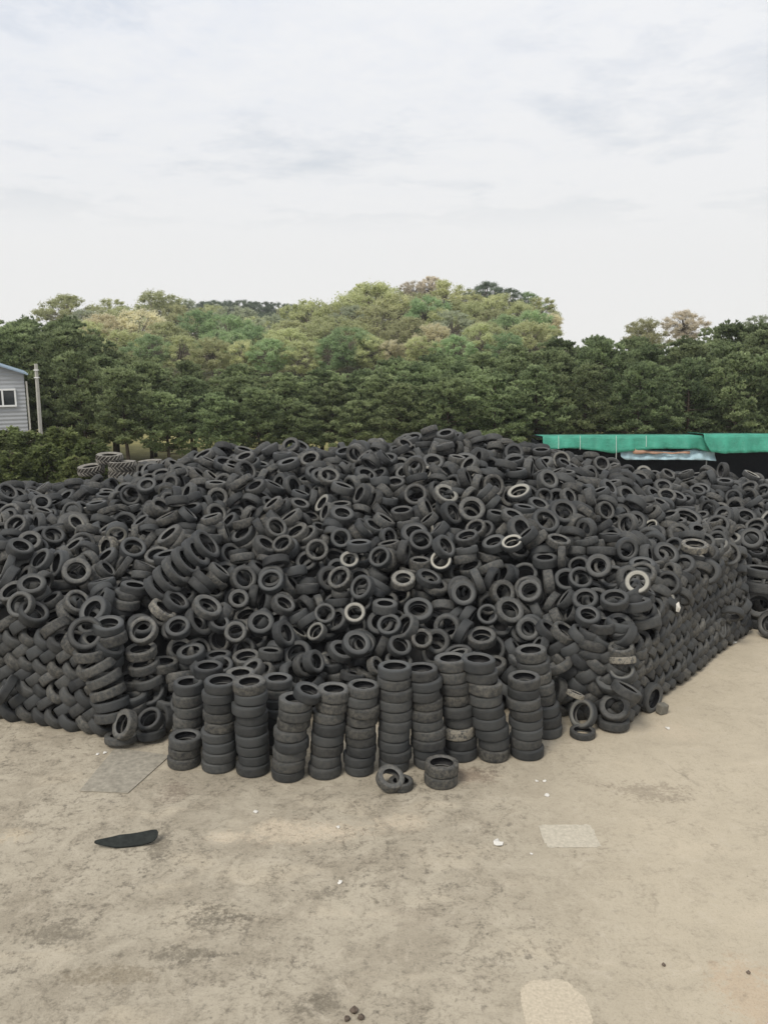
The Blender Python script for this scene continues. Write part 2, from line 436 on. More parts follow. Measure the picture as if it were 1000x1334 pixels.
-2.918|15.492|0.511|-0.010|0.002|1.000|0.586|0.205|0.14|0.56|0.00|0|third tyre from the ground of the rear stack between the first two tall stacks
-2.875|15.470|0.716|0.009|0.015|1.000|0.568|0.205|0.34|0.21|0.00|0|fourth tyre from the ground of the rear stack between the first two tall stacks
-2.884|15.511|0.920|0.019|-0.005|1.000|0.586|0.205|0.54|0.52|0.00|0|fifth tyre from the ground of the rear stack between the first two tall stacks
-2.852|15.525|1.125|0.025|0.019|0.999|0.586|0.205|0.35|0.00|0.00|0|third tyre from the top of the rear stack between the first two tall stacks
-2.861|15.483|1.330|0.036|0.002|0.999|0.586|0.205|0.52|0.50|0.00|0|second tyre from the top of the rear stack between the first two tall stacks
-2.825|15.511|1.534|0.017|-0.023|1.000|0.586|0.205|0.74|0.98|0.00|0|topmost tyre of the rear stack between the first two tall stacks
-2.152|15.463|0.094|0.000|0.000|1.000|0.568|0.189|0.27|0.79|0.00|0|bottom tyre of the rear stack behind the second and third tall stacks
-2.147|15.484|0.283|0.011|0.009|1.000|0.586|0.189|0.18|0.00|0.00|0|second tyre from the ground of the rear stack behind the second and third tall stacks
-2.138|15.483|0.471|0.001|-0.020|1.000|0.545|0.189|0.36|0.35|0.00|0|third tyre from the ground of the rear stack behind the second and third tall stacks
-2.120|15.484|0.660|0.001|-0.021|1.000|0.603|0.189|0.28|0.03|0.00|0|fourth tyre from the ground of the rear stack behind the second and third tall stacks
-2.099|15.482|0.848|0.033|-0.002|0.999|0.603|0.189|0.85|0.23|0.00|0|fifth tyre from the ground of the rear stack behind the second and third tall stacks
-2.109|15.528|1.037|0.021|0.018|1.000|0.615|0.189|0.48|0.05|0.00|0|third tyre from the top of the rear stack behind the second and third tall stacks
-2.117|15.535|1.225|0.042|0.010|0.999|0.586|0.189|0.77|0.62|0.00|0|second tyre from the top of the rear stack behind the second and third tall stacks
-2.104|15.541|1.414|0.042|0.014|0.999|0.586|0.189|0.91|0.20|0.00|0|topmost tyre of the rear stack behind the second and third tall stacks
-3.610|15.885|0.114|0.000|0.000|1.000|0.582|0.228|0.14|0.82|0.00|0|bottom tyre of the low rear stack left of the rear row
-3.586|15.872|0.342|0.023|-0.017|1.000|0.630|0.228|0.53|0.02|0.00|0|second tyre from the ground of the low rear stack left of the rear row
-3.582|15.873|0.569|0.019|-0.026|0.999|0.582|0.228|0.27|0.51|0.00|0|third tyre from the ground of the low rear stack left of the rear row
-3.615|15.910|0.797|-0.009|0.007|1.000|0.600|0.228|0.54|0.26|0.00|0|fourth tyre from the ground of the low rear stack left of the rear row
-3.611|15.901|1.025|0.027|-0.025|0.999|0.582|0.228|0.83|0.04|0.00|0|third tyre from the top of the low rear stack left of the rear row
-3.571|15.930|1.253|0.031|0.018|0.999|0.582|0.228|0.32|0.16|0.00|0|second tyre from the top of the low rear stack left of the rear row
-3.561|15.967|1.480|0.022|-0.027|0.999|0.600|0.228|0.07|0.02|0.00|0|topmost tyre of the low rear stack left of the rear row
-8.726|22.955|2.955|0.247|-0.589|0.770|0.864|0.230|0.67|0.46|0.00|3|big round tyre lying open side up near the heap's left end
-7.096|18.637|2.796|0.346|-0.717|0.606|0.656|0.200|0.90|0.90|0.00|3|grey tyre facing forward with a clear round hole on the left slope
-8.683|21.328|2.631|0.133|-0.615|0.777|0.666|0.200|0.75|0.62|0.00|3|tilted tyre just up and left of the grey forward-facing tyre
-7.657|17.505|2.801|0.183|-0.479|0.858|0.602|0.200|0.12|0.20|0.00|3|tyre lying face up near the heap's left edge
-7.735|17.077|2.502|-0.110|-0.864|0.492|0.574|0.200|0.86|0.51|0.00|3|tyre facing out below the face-up tyre at the left edge
-7.140|22.520|3.072|0.297|-0.737|0.606|0.720|0.210|0.48|0.09|0.00|3|round dark tyre facing forward on the upper left slope
-6.781|21.513|2.939|0.148|-0.210|0.967|0.731|0.200|0.11|0.60|0.00|3|flat tyre directly below the round dark upper left tyre
-7.002|20.615|2.890|-0.559|-0.757|0.339|0.605|0.210|0.70|2.20|0.00|3|brownish tyre turned sideways on the left slope
-6.157|16.416|2.085|0.288|-0.791|0.540|0.714|0.250|0.00|0.10|0.00|3|large black tyre facing straight out above the woven left wall
-6.054|16.312|1.689|-0.046|0.029|0.999|0.681|0.210|0.40|0.73|0.00|3|flat tyre under the large black facing tyre
-5.891|16.248|1.446|-0.407|0.038|0.913|0.728|0.200|0.80|0.71|0.00|3|first slanting tyre under the large black facing tyre, seen edge on
-5.759|16.184|1.204|-0.383|0.068|0.921|0.728|0.200|0.60|0.52|0.00|3|second slanting tyre down the stepped column by the left wall
-5.675|16.116|0.946|-0.298|0.126|0.946|0.727|0.200|0.50|0.81|0.00|3|third tyre down the stepped column by the left wall
-5.591|16.052|0.705|-0.205|0.171|0.964|0.727|0.200|0.50|0.02|0.00|3|fourth tyre down the stepped column by the left wall
-5.572|15.950|0.498|-0.135|0.179|0.974|0.693|0.200|0.40|0.39|0.00|3|fifth tyre down the stepped column by the left wall
-5.184|15.552|0.487|-0.624|-0.610|0.489|0.615|0.200|0.30|0.88|0.00|3|upright tyre facing right at the foot of the stepped column
-5.333|15.710|0.126|-0.013|0.141|0.990|0.655|0.160|0.60|0.56|0.00|3|flat tyre on the ground at the foot of the left wall
-5.104|16.882|1.986|-0.097|-0.724|0.683|0.620|0.200|0.90|1.00|0.00|3|grey tyre tilted open on top of the sagging left column
-5.147|16.774|1.562|-0.051|-0.102|0.993|0.668|0.200|0.50|0.91|0.00|3|second tyre from the top of the sagging left column
-5.077|16.698|1.265|-0.146|-0.072|0.987|0.667|0.200|0.50|0.57|0.00|3|third tyre from the top of the sagging left column
-4.976|16.626|0.983|-0.203|-0.053|0.978|0.667|0.200|0.70|0.31|0.00|3|fourth tyre from the top of the sagging left column
-4.890|16.550|0.687|-0.257|-0.536|0.804|0.601|0.200|0.40|0.01|0.00|3|tyre tipped open at the bottom of the sagging left column
-4.783|15.924|0.409|-0.232|-0.547|0.804|0.535|0.200|0.20|0.04|0.00|3|tilted tyre on the ground left of the dark rear stack
-4.580|16.215|0.305|-0.714|-0.609|0.345|0.577|0.200|0.10|0.14|0.00|3|dark tyre on edge leaning beside the dark rear stack
-4.777|15.902|0.131|-0.071|0.122|0.990|0.599|0.180|0.20|0.01|0.00|3|flat tyre on the ground under the tilted one
-4.359|19.869|3.133|0.778|-0.120|0.617|0.845|0.200|0.50|0.10|0.00|3|uppermost tyre of the slanting roll of tyres lying on the slope
-4.501|19.391|3.042|0.781|-0.084|0.619|0.827|0.200|0.50|0.07|0.00|3|second tyre down the slanting roll of tyres on the slope
-4.634|18.915|2.960|0.780|-0.069|0.622|0.808|0.200|0.40|0.22|0.00|3|third tyre down the slanting roll of tyres on the slope
-4.775|18.582|2.830|0.759|-0.052|0.649|0.796|0.200|0.40|0.41|0.00|3|fourth tyre down the slanting roll of tyres on the slope
-4.932|18.338|2.681|0.758|-0.037|0.651|0.770|0.200|0.40|0.20|0.00|3|fifth tyre down the slanting roll of tyres on the slope
-5.077|18.065|2.545|0.734|-0.043|0.677|0.708|0.200|0.30|0.15|0.00|3|lowest tyre of the slanting roll of tyres on the slope
-4.879|17.628|2.201|0.638|-0.006|0.770|0.627|0.200|0.90|2.40|0.00|3|tan dusty tyre tilted below the slanting roll
-4.665|17.952|2.292|0.610|-0.134|0.781|0.620|0.200|0.40|0.01|0.00|3|dark tyre tilted on the tan dusty tyre below the roll
-4.481|17.322|1.900|0.041|-0.575|0.817|0.552|0.200|0.62|0.02|0.00|3|tyre facing up above the low rear stack
-3.291|17.644|1.679|0.125|-0.804|0.582|0.494|0.180|0.90|0.80|0.00|3|light grey tyre facing straight out above the rear stacks
-3.678|17.742|1.859|0.439|-0.408|0.800|0.479|0.180|0.63|0.03|0.00|3|small tyre tilted right beside the light grey facing tyre
-2.772|17.971|1.780|0.063|-0.678|0.733|0.606|0.200|0.19|0.00|0.00|3|open tyre facing out right of the light grey one
-3.384|18.682|2.116|0.136|-0.751|0.647|0.483|0.180|0.46|0.50|0.00|3|dark open tyre facing out below the slanting roll's upper end
1.376|19.587|2.801|-0.129|-0.753|0.645|0.539|0.170|0.90|0.01|1.00|3|white-sided tyre facing out in the middle of the heap
-0.842|19.707|2.788|0.011|-0.687|0.726|0.486|0.160|0.90|0.00|0.55|3|pale-sided tyre facing up left of the white-sided middle one
-0.671|18.360|1.886|-0.007|-0.750|0.661|0.512|0.170|0.90|0.97|0.60|3|pale-sided tyre facing out low in the middle of the heap
3.147|19.934|3.156|-0.306|-0.386|0.870|0.546|0.170|0.90|0.19|0.90|3|white-sided tyre lying tilted high on the right slope
5.635|17.894|2.756|-0.378|-0.760|0.528|0.564|0.180|0.90|0.59|0.75|3|pale-ringed tyre facing out above the woven right corner
3.719|22.634|3.934|-0.347|-0.353|0.869|0.676|0.180|0.90|0.12|0.70|3|pale-rimmed tyre lying near the top of the heap's right shoulder
7.526|22.976|2.906|-0.614|-0.401|0.680|0.433|0.150|0.90|0.68|0.80|3|small white-sided tyre on the far right slope
0.455|19.060|2.471|-0.036|-0.448|0.893|0.582|0.190|0.90|1.50|0.20|3|dusty tyre lying open side up right of centre
1.651|22.090|3.969|0.331|-0.512|0.793|0.702|0.200|0.60|0.86|0.30|3|grey-rimmed tyre tilted right below the crest
2.305|21.570|3.673|0.027|-0.808|0.589|0.708|0.200|0.70|0.80|0.00|3|round grey tyre facing out on the upper slope
1.782|21.580|3.568|0.649|-0.563|0.512|0.688|0.210|0.14|0.04|0.00|3|tyre turned to the right beside the round grey upper tyre
0.864|22.562|3.883|-0.066|-0.833|0.549|0.653|0.210|0.15|0.48|0.00|3|deep dark tyre facing out on the upper middle slope
-1.666|20.221|2.909|0.059|-0.844|0.534|0.574|0.190|0.48|0.85|0.00|3|round dark tyre facing out left of the pale-sided tyre
-1.362|18.385|1.859|0.057|-0.764|0.643|0.495|0.180|0.70|0.39|0.00|3|grey tyre facing out left of the low pale-sided tyre
-1.507|17.929|1.576|-0.503|-0.549|0.668|0.468|0.180|0.80|0.53|0.25|3|pale-edged tyre tilted left above the fourth tall stack
2.365|18.209|1.900|-0.130|-0.793|0.595|0.491|0.180|0.61|0.10|0.00|3|round dark tyre facing out above the ninth tall stack
2.190|17.820|1.489|-0.066|-0.310|0.949|0.655|0.210|0.50|0.62|0.00|3|wide tyre lying face up just above the ninth tall stack
0.844|17.784|1.466|0.033|-0.733|0.679|0.482|0.190|0.25|0.97|0.00|3|dark tyre facing out just above the seventh tall stack
0.343|17.696|1.335|0.289|-0.571|0.768|0.549|0.190|0.53|0.07|0.00|3|tilted tyre facing right just above the sixth tall stack
-0.186|17.381|0.989|0.730|-0.422|0.538|0.440|0.170|0.90|1.00|0.00|3|small tyre standing tilted between the fifth and sixth tall stacks
-0.691|17.253|0.809|0.246|0.189|0.951|0.573|0.180|0.19|0.09|0.00|3|tyre lying edge on behind the fifth tall stack
4.995|18.835|2.871|-0.242|-0.804|0.543|0.591|0.200|0.44|0.31|0.00|3|round dark tyre facing out on the right slope
4.481|17.844|2.362|-0.245|-0.549|0.799|0.582|0.200|0.20|0.11|0.00|3|open tyre below the round one on the right slope
4.933|17.154|2.580|-0.162|-0.310|0.937|0.608|0.200|0.20|0.09|0.00|3|tyre lying face up above the woven right corner
4.372|17.142|2.223|0.010|-0.464|0.886|0.544|0.190|0.50|0.01|0.00|3|tyre tipped over the upper edge of the woven front wall
9.271|25.049|2.712|0.162|-0.415|0.895|0.871|0.200|0.70|0.51|0.00|3|grey tyre tilted right at the far right edge of the slope
9.225|24.404|2.401|0.025|-0.166|0.986|0.828|0.180|0.90|0.06|0.35|3|pale-rimmed flat tyre below the grey one at the far right edge
7.935|20.765|2.873|-0.036|-0.183|0.982|0.668|0.190|0.90|2.40|0.00|3|flat tan tyre above the woven right wall
5.735|17.602|1.925|-0.249|0.219|0.944|0.747|0.220|0.50|0.29|0.00|3|big tyre seen edge on, jammed at the woven right corner
5.450|17.422|2.391|-0.148|0.089|0.985|0.702|0.220|0.60|0.09|0.00|3|tyre jammed edge on above the big corner tyre
4.980|16.660|1.657|-0.122|-0.145|0.982|0.534|0.190|0.60|1.00|0.00|3|tyre lying open on the tan tyre at the right corner
5.012|16.618|1.451|-0.048|0.260|0.964|0.566|0.150|0.90|4.00|0.00|3|narrow tan tyre seen edge on at the right corner
5.003|16.535|1.194|-0.243|-0.406|0.881|0.533|0.190|0.80|0.05|0.20|3|grey-edged tyre facing out under the tan corner tyre
4.846|16.402|0.459|-0.257|-0.602|0.756|0.630|0.220|0.20|0.37|0.00|3|large tyre facing out at the foot of the right corner
4.841|16.431|0.115|0.021|0.071|0.997|0.682|0.180|0.40|0.26|0.00|3|flat tyre on the ground under the large corner tyre
4.964|16.070|0.983|0.442|0.028|0.897|0.630|0.200|0.30|0.33|0.00|3|edge-on tyre above the large corner-foot tyre
4.190|16.399|0.322|-0.742|-0.518|0.425|0.631|0.170|0.90|0.04|0.25|3|upright tyre with a worn grey rim leaning on the wall's foot
3.923|16.050|0.908|0.355|0.163|0.921|0.378|0.100|1.00|5.00|0.00|3|thin tan tyre wedged above the upright worn tyre
1.054|14.185|0.105|0.000|0.000|1.000|0.627|0.210|0.30|0.87|0.00|2|bottom tyre of the loose pair stacked on the bare ground
1.064|14.185|0.315|0.010|0.030|1.000|0.627|0.210|0.25|1.00|0.00|2|top tyre of the loose pair stacked on the bare ground
0.310|13.996|0.080|0.000|0.000|1.000|0.453|0.160|0.20|0.50|0.00|2|flat tyre on the ground under the leaning one before the stacks
0.112|13.946|0.208|0.290|-0.412|0.863|0.518|0.180|0.70|0.88|0.00|2|tyre leaning tilted on the flat one before the stacks
4.107|16.045|0.075|0.000|0.000|1.000|0.527|0.150|0.30|0.32|0.00|2|small tyre lying alone on the ground near the right corner
-1.404|14.456|1.643|0.308|-0.102|0.946|0.539|0.190|0.30|0.00|0.00|2|tyre tipped across the tops of the third and fourth tall stacks
10.645|21.900|0.395|-0.808|-0.476|0.348|0.762|0.220|0.10|0.43|0.00|3|dark tyre cut by the right edge of the yard
10.726|22.900|0.604|-0.300|-0.597|0.744|0.879|0.260|0.50|0.60|0.00|3|big tyre facing out at the foot of the separate right heap
10.799|23.000|0.126|-0.000|-0.001|1.000|1.020|0.250|0.20|0.02|0.00|3|flat tyre on the ground at the foot of the right heap
10.815|23.100|1.093|0.069|0.148|0.987|1.015|0.300|0.70|0.23|0.00|3|wide grey tyre seen edge on in the right heap
10.865|23.200|1.522|0.059|0.046|0.997|1.016|0.240|0.60|0.17|0.00|3|edge-on tyre above the wide grey one in the right heap
10.651|23.600|2.403|-0.324|-0.718|0.616|0.668|0.200|0.30|0.11|0.00|3|dark green-black tyre facing out beside the main heap's end
-7.514|17.114|2.288|0.518|-0.280|0.808|0.640|0.232|0.09|0.05|0.00|1|laced tyre in the woven left wall, ninth row up, first from its right end
-3.933|17.804|2.209|0.496|-0.269|0.826|0.672|0.195|0.76|0.69|0.00|3|flat-lying heap tyre left of the light grey facing tyre
2.848|18.247|1.977|0.260|-0.673|0.692|0.683|0.221|0.37|0.51|0.00|3|second wide-open heap tyre above the set-back end stack
-5.744|16.625|2.184|0.098|-0.203|0.974|0.633|0.199|0.77|0.02|0.00|3|flat-lying heap tyre right of the large black facing tyre
-0.613|17.500|1.459|0.282|-0.584|0.761|0.636|0.197|0.68|0.00|0.00|3|wide-open heap tyre below the low pale-sided tyre
-2.212|17.541|1.683|-0.837|0.342|-0.427|0.626|0.204|0.18|0.03|0.00|3|tilted heap tyre right of the light grey facing tyre
5.893|17.255|0.306|-0.646|0.763|0.006|0.672|0.199|0.66|0.17|0.00|3|tilted heap tyre right of the large tyre at the corner foot
-8.479|18.903|3.275|0.477|-0.224|0.850|0.589|0.252|0.26|0.11|0.00|3|flat-lying heap tyre left of the big round tyre at the left end
-6.187|17.132|2.338|-0.322|-0.691|0.647|0.677|0.242|0.61|0.01|0.00|3|tilted heap tyre above the large black facing tyre
-4.162|17.081|1.399|-0.090|-0.219|0.972|0.620|0.199|0.64|0.02|0.00|3|flat-lying heap tyre left of the leftmost tall stack
-1.517|16.980|1.249|0.783|-0.464|0.414|0.518|0.225|0.50|0.14|0.00|3|tilted heap tyre above the fourth tall stack
-1.036|19.152|2.481|-0.385|-0.633|0.672|0.607|0.228|0.41|0.97|0.00|3|tilted heap tyre below the pale-sided tyre
1.450|19.718|3.114|0.632|-0.506|0.587|0.614|0.229|0.55|0.03|0.00|3|tilted heap tyre above the white-sided middle tyre
-6.161|19.930|3.016|0.372|-0.534|0.760|0.626|0.235|0.85|0.00|0.00|3|tilted heap tyre below the round dark tyre on the upper left
-0.500|18.696|2.396|0.546|0.655|-0.522|0.606|0.205|0.47|0.05|0.00|3|tilted heap tyre above the low pale-sided tyre
0.792|18.468|1.917|0.052|0.548|-0.835|0.683|0.192|0.93|0.15|0.00|3|second flat-lying heap tyre below the white-sided middle tyre
-2.651|18.943|2.475|0.085|0.682|-0.727|0.608|0.203|0.85|0.00|0.00|3|wide-open heap tyre above the light grey facing tyre
-4.717|16.873|1.223|0.006|-0.023|1.000|0.649|0.204|0.05|0.73|0.00|3|flat-lying heap tyre below the grey tyre topping the sagging column
-3.355|19.240|2.461|-0.478|0.761|-0.439|0.636|0.218|0.37|0.39|0.00|3|wide-open heap tyre right of the slanting roll of tyres
-6.973|16.928|2.042|-0.553|0.257|0.793|0.620|0.239|0.14|0.66|0.00|1|laced tyre in the woven left wall, eighth row up, first from its right end
0.021|18.404|2.028|-0.048|0.069|-0.996|0.589|0.228|0.97|0.35|0.00|3|flat-lying heap tyre right of the low pale-sided tyre
-7.989|18.892|2.996|-0.447|-0.575|0.686|0.607|0.195|0.86|0.19|0.00|3|second tilted heap tyre below the big round tyre at the left end
0.507|18.018|1.669|-0.723|-0.389|0.571|0.626|0.235|0.91|0.43|0.00|3|tilted heap tyre above the sixth tall stack
3.901|19.633|2.796|-0.061|-0.117|0.991|0.608|0.238|0.50|0.12|0.00|3|flat-lying heap tyre right of the high white-sided tyre
-5.357|20.418|3.232|0.525|0.277|-0.805|0.705|0.215|0.65|0.70|0.00|3|flat-lying heap tyre left of the slanting roll of tyres
1.052|19.088|2.505|0.325|-0.275|0.905|0.629|0.187|0.17|0.08|0.00|3|flat-lying heap tyre below the white-sided middle tyre
-2.320|18.424|2.060|0.495|-0.341|0.799|0.545|0.215|0.38|0.39|0.00|3|second tilted heap tyre right of the light grey facing tyre
4.111|20.869|3.502|0.235|-0.667|0.707|0.727|0.222|0.33|0.01|0.00|3|second tilted heap tyre right of the pale-rimmed tyre near the top
-5.622|18.116|2.556|-0.204|-0.026|-0.979|0.626|0.212|0.26|0.14|0.00|3|second flat-lying heap tyre above the grey tyre topping the sagging column
-2.970|20.278|3.001|0.542|-0.220|0.811|0.645|0.240|0.30|0.39|0.00|3|second flat-lying heap tyre right of the slanting roll of tyres
3.927|17.345|1.768|0.452|-0.293|0.843|0.600|0.206|0.45|0.88|0.00|1|laced tyre in the woven front wall, seventh row up, second from its left end
1.826|18.543|2.303|0.038|-0.894|0.446|0.589|0.204|0.74|0.12|0.00|3|wide-open heap tyre below the white-sided middle tyre
0.912|20.236|3.136|0.073|-0.708|0.703|0.608|0.229|0.40|0.06|0.00|3|wide-open heap tyre left of the white-sided middle tyre
3.387|18.648|2.320|0.318|0.739|-0.594|0.568|0.198|0.72|0.50|0.00|3|second wide-open heap tyre below the high white-sided tyre
-7.583|18.915|2.914|-0.717|-0.604|0.347|0.656|0.209|0.96|0.01|0.00|3|tilted heap tyre below the big round tyre at the left end
0.122|17.998|1.717|-0.152|-0.609|0.778|0.559|0.176|0.76|0.02|0.00|3|wide-open heap tyre right of the low pale-sided tyre
4.647|21.269|3.661|0.123|-0.742|0.659|0.727|0.250|0.13|0.02|0.00|3|wide-open heap tyre right of the pale-rimmed tyre near the top
-4.097|17.709|1.920|-0.758|0.402|-0.513|0.705|0.225|0.23|0.20|0.00|3|tilted heap tyre left of the light grey facing tyre
-1.088|21.202|3.601|0.169|-0.414|0.894|0.636|0.220|0.37|0.10|0.00|3|second flat-lying heap tyre above the pale-sided tyre
-3.593|20.856|3.148|-0.430|-0.391|0.814|0.656|0.223|0.34|0.03|0.00|3|flat-lying heap tyre right of the slanting roll of tyres
2.748|20.256|3.060|-0.326|-0.266|0.907|0.614|0.228|0.93|0.05|0.00|3|flat-lying heap tyre left of the high white-sided tyre
4.609|18.906|2.549|0.047|0.703|-0.710|0.577|0.226|0.64|0.05|0.00|3|wide-open heap tyre left of the round tyre on the right slope
-2.482|17.332|1.296|-0.081|-0.101|-0.992|0.545|0.209|0.59|0.35|0.00|3|flat-lying heap tyre above the second tall stack
-6.675|17.410|2.451|0.626|-0.452|0.636|0.561|0.182|0.85|0.98|0.00|3|wide-open heap tyre above the large black facing tyre
2.062|20.195|3.237|0.248|0.248|-0.936|0.589|0.195|0.04|0.30|0.00|3|flat-lying heap tyre right of the white-sided middle tyre
5.903|19.773|3.052|0.206|-0.975|0.079|0.578|0.177|0.67|0.02|0.00|3|wide-open heap tyre right of the round tyre on the right slope
-3.014|17.300|1.189|-0.011|-0.187|0.982|0.609|0.209|0.73|0.90|0.00|3|flat-lying heap tyre below the light grey facing tyre
1.790|17.957|1.583|0.822|-0.416|-0.389|0.607|0.224|0.53|0.01|0.00|3|edge-on heap tyre above the eighth tall stack
-0.090|19.485|2.917|-0.334|-0.740|0.584|0.554|0.198|0.44|0.03|0.00|3|wide-open heap tyre right of the pale-sided tyre
-2.613|19.590|2.772|0.205|-0.538|-0.818|0.656|0.212|0.09|0.09|0.00|3|third flat-lying heap tyre right of the slanting roll of tyres
4.669|17.008|2.057|-0.079|-0.048|0.996|0.620|0.217|0.08|0.29|0.00|3|flat-lying heap tyre above the tyre on the tan corner tyre
2.752|18.730|2.267|0.342|-0.859|0.382|0.608|0.222|0.05|0.69|0.00|3|wide-open heap tyre below the high white-sided tyre
-0.604|19.828|3.121|-0.029|-0.015|0.999|0.608|0.225|0.83|0.03|0.00|3|flat-lying heap tyre above the pale-sided tyre
6.955|20.047|2.851|0.134|-0.675|0.726|0.660|0.182|0.24|0.09|0.00|3|tilted heap tyre right of the pale-ringed tyre
-2.233|20.948|3.176|0.427|0.337|-0.839|0.656|0.229|0.34|0.86|0.00|3|flat-lying heap tyre left of the pale-sided tyre
0.484|19.717|2.988|0.955|-0.292|-0.045|0.608|0.210|0.03|0.31|0.00|3|edge-on heap tyre left of the white-sided middle tyre
3.609|17.496|1.765|0.537|-0.213|0.816|0.600|0.210|0.03|0.08|0.00|1|laced tyre in the woven front wall, seventh row up, first from its left end
-5.659|16.557|1.936|-0.162|-0.032|0.986|0.607|0.230|0.06|0.52|0.00|3|flat-lying heap tyre left of the grey tyre topping the sagging column
-0.950|17.474|1.295|0.371|-0.313|0.874|0.578|0.199|0.80|0.26|0.00|3|flat-lying heap tyre above the fourth tall stack
-8.446|20.789|3.140|0.441|-0.481|0.758|0.578|0.195|0.10|0.08|0.00|3|tilted heap tyre left of the big round tyre at the left end
-0.607|22.365|3.925|0.802|0.370|-0.469|0.636|0.216|0.11|0.21|0.00|3|tilted heap tyre left of the deep dark upper tyre
-8.030|16.670|0.751|0.774|0.194|-0.602|0.672|0.194|0.15|0.00|0.00|3|edge-on heap tyre left of the large black facing tyre
-2.753|20.701|3.372|0.486|-0.630|0.605|0.577|0.215|0.64|0.55|0.00|3|second wide-open heap tyre right of the slanting roll of tyres
-2.510|20.248|3.040|0.311|0.569|-0.762|0.550|0.209|0.08|0.69|0.00|3|tilted heap tyre left of the pale-sided tyre
0.475|21.516|3.588|-0.092|-0.172|0.981|0.589|0.238|0.07|0.35|0.00|3|flat-lying heap tyre below the deep dark upper tyre
5.102|16.887|1.905|-0.809|-0.100|0.580|0.600|0.204|0.58|0.07|0.00|3|tilted heap tyre above the tyre on the tan corner tyre
7.146|23.342|3.512|-0.531|-0.369|-0.763|0.614|0.252|0.88|0.10|0.00|3|tilted heap tyre left of the grey tyre at the far right edge
0.771|20.677|3.207|-0.021|0.580|-0.815|0.705|0.230|0.21|0.00|0.00|3|second flat-lying heap tyre below the deep dark upper tyre
4.320|19.094|2.451|0.112|0.709|-0.697|0.596|0.241|0.68|0.00|0.00|3|second wide-open heap tyre left of the round tyre on the right slope
1.386|18.701|1.914|0.108|0.612|0.784|0.589|0.217|0.68|0.50|0.00|3|tilted heap tyre below the white-sided middle tyre
4.577|23.127|4.201|-0.367|0.738|-0.566|0.608|0.241|0.99|0.45|0.00|3|tilted heap tyre right of the pale-rimmed tyre near the top
1.211|17.948|1.362|0.218|0.925|-0.310|0.589|0.201|0.18|0.21|0.00|3|wide-open heap tyre above the eighth tall stack
3.225|17.847|1.690|0.016|-0.894|0.447|0.542|0.200|0.94|0.50|0.00|3|wide-open heap tyre above the set-back end stack
4.279|19.962|3.196|-0.145|0.221|-0.964|0.580|0.189|0.54|0.99|0.00|3|second flat-lying heap tyre right of the high white-sided tyre
-1.330|19.555|2.367|0.379|-0.814|0.440|0.626|0.234|0.07|0.10|0.00|3|wide-open heap tyre left of the pale-sided tyre
1.447|18.168|1.627|-0.319|-0.933|0.165|0.626|0.206|0.85|0.45|0.00|3|second wide-open heap tyre above the eighth tall stack
-8.473|18.264|2.735|0.881|0.084|-0.466|0.614|0.232|0.58|0.01|0.00|3|edge-on heap tyre left of the big round tyre at the left end
-6.829|16.813|1.755|0.507|-0.167|0.846|0.600|0.226|0.18|0.10|0.00|1|laced tyre in the woven left wall, seventh row up, fourth from its right end
-1.066|18.494|1.672|0.527|0.596|-0.606|0.589|0.226|0.34|0.09|0.00|3|tilted heap tyre left of the low pale-sided tyre
-8.208|17.758|2.555|-0.247|-0.511|0.823|0.596|0.216|0.11|0.56|0.00|3|flat-lying heap tyre left of the large black facing tyre
0.872|19.608|2.729|0.021|-0.093|0.995|0.535|0.234|0.09|0.93|0.00|3|flat-lying heap tyre left of the white-sided middle tyre
3.888|18.996|2.417|-0.984|0.110|-0.144|0.656|0.233|0.40|0.73|0.00|3|edge-on heap tyre left of the round tyre on the right slope
-5.770|17.916|2.285|-0.204|-0.026|-0.979|0.626|0.214|0.75|0.57|0.00|3|flat-lying heap tyre above the grey tyre topping the sagging column
"""
proto = {}
for ti, row in enumerate(TYRES.strip().split('\n')):
    x, y, z, ax, ay, az, D, w, r, g, b, gi, lab = row.split('|')
    x, y, z, ax, ay, az, D, w, r, g, b = map(float, (x, y, z, ax, ay, az, D, w, r, g, b))
    wr = w / D
    wi = min(range(5), key=lambda k: abs((.24, .28, .32, .36, .42)[k] - wr))
    bi = (ti * 7 + int(r * 50)) % 3
    key = wi, bi
    if key not in proto:                                   # one of each kind with its parts ...
        root = empty('car_tyre', (0, 0, 0))
        parts = []
        for nm, me in zip(('tread', 'sidewall', 'sidewall', 'liner'), TYRE_MESH[key]):
            parts.append(link(nm, me, None, root))
        proto[key] = root, parts
    else:                                                  # ... then copies of the thing and of each of its parts
        src, sparts = proto[key]
        root = src.copy(); COL.objects.link(root)
        parts = []
        for sp_ in sparts:
            c = sp_.copy(); COL.objects.link(c); c.parent = root
            parts.append(c)
    q = Vector((ax, ay, az)).to_track_quat('Z', 'X') @ Euler((0, 0, (ti * 2.399) % 6.283)).to_quaternion()
    root.rotation_mode = 'QUATERNION'
    root.rotation_quaternion = q
    root.location = (x, y, z)
    root.scale = (D, D, D * wr / (.24, .28, .32, .36, .42)[wi])
    tag(root, lab, 'tyre', GROUPS[int(gi)])
    for p in parts: p.color = (r, g, b, 1)

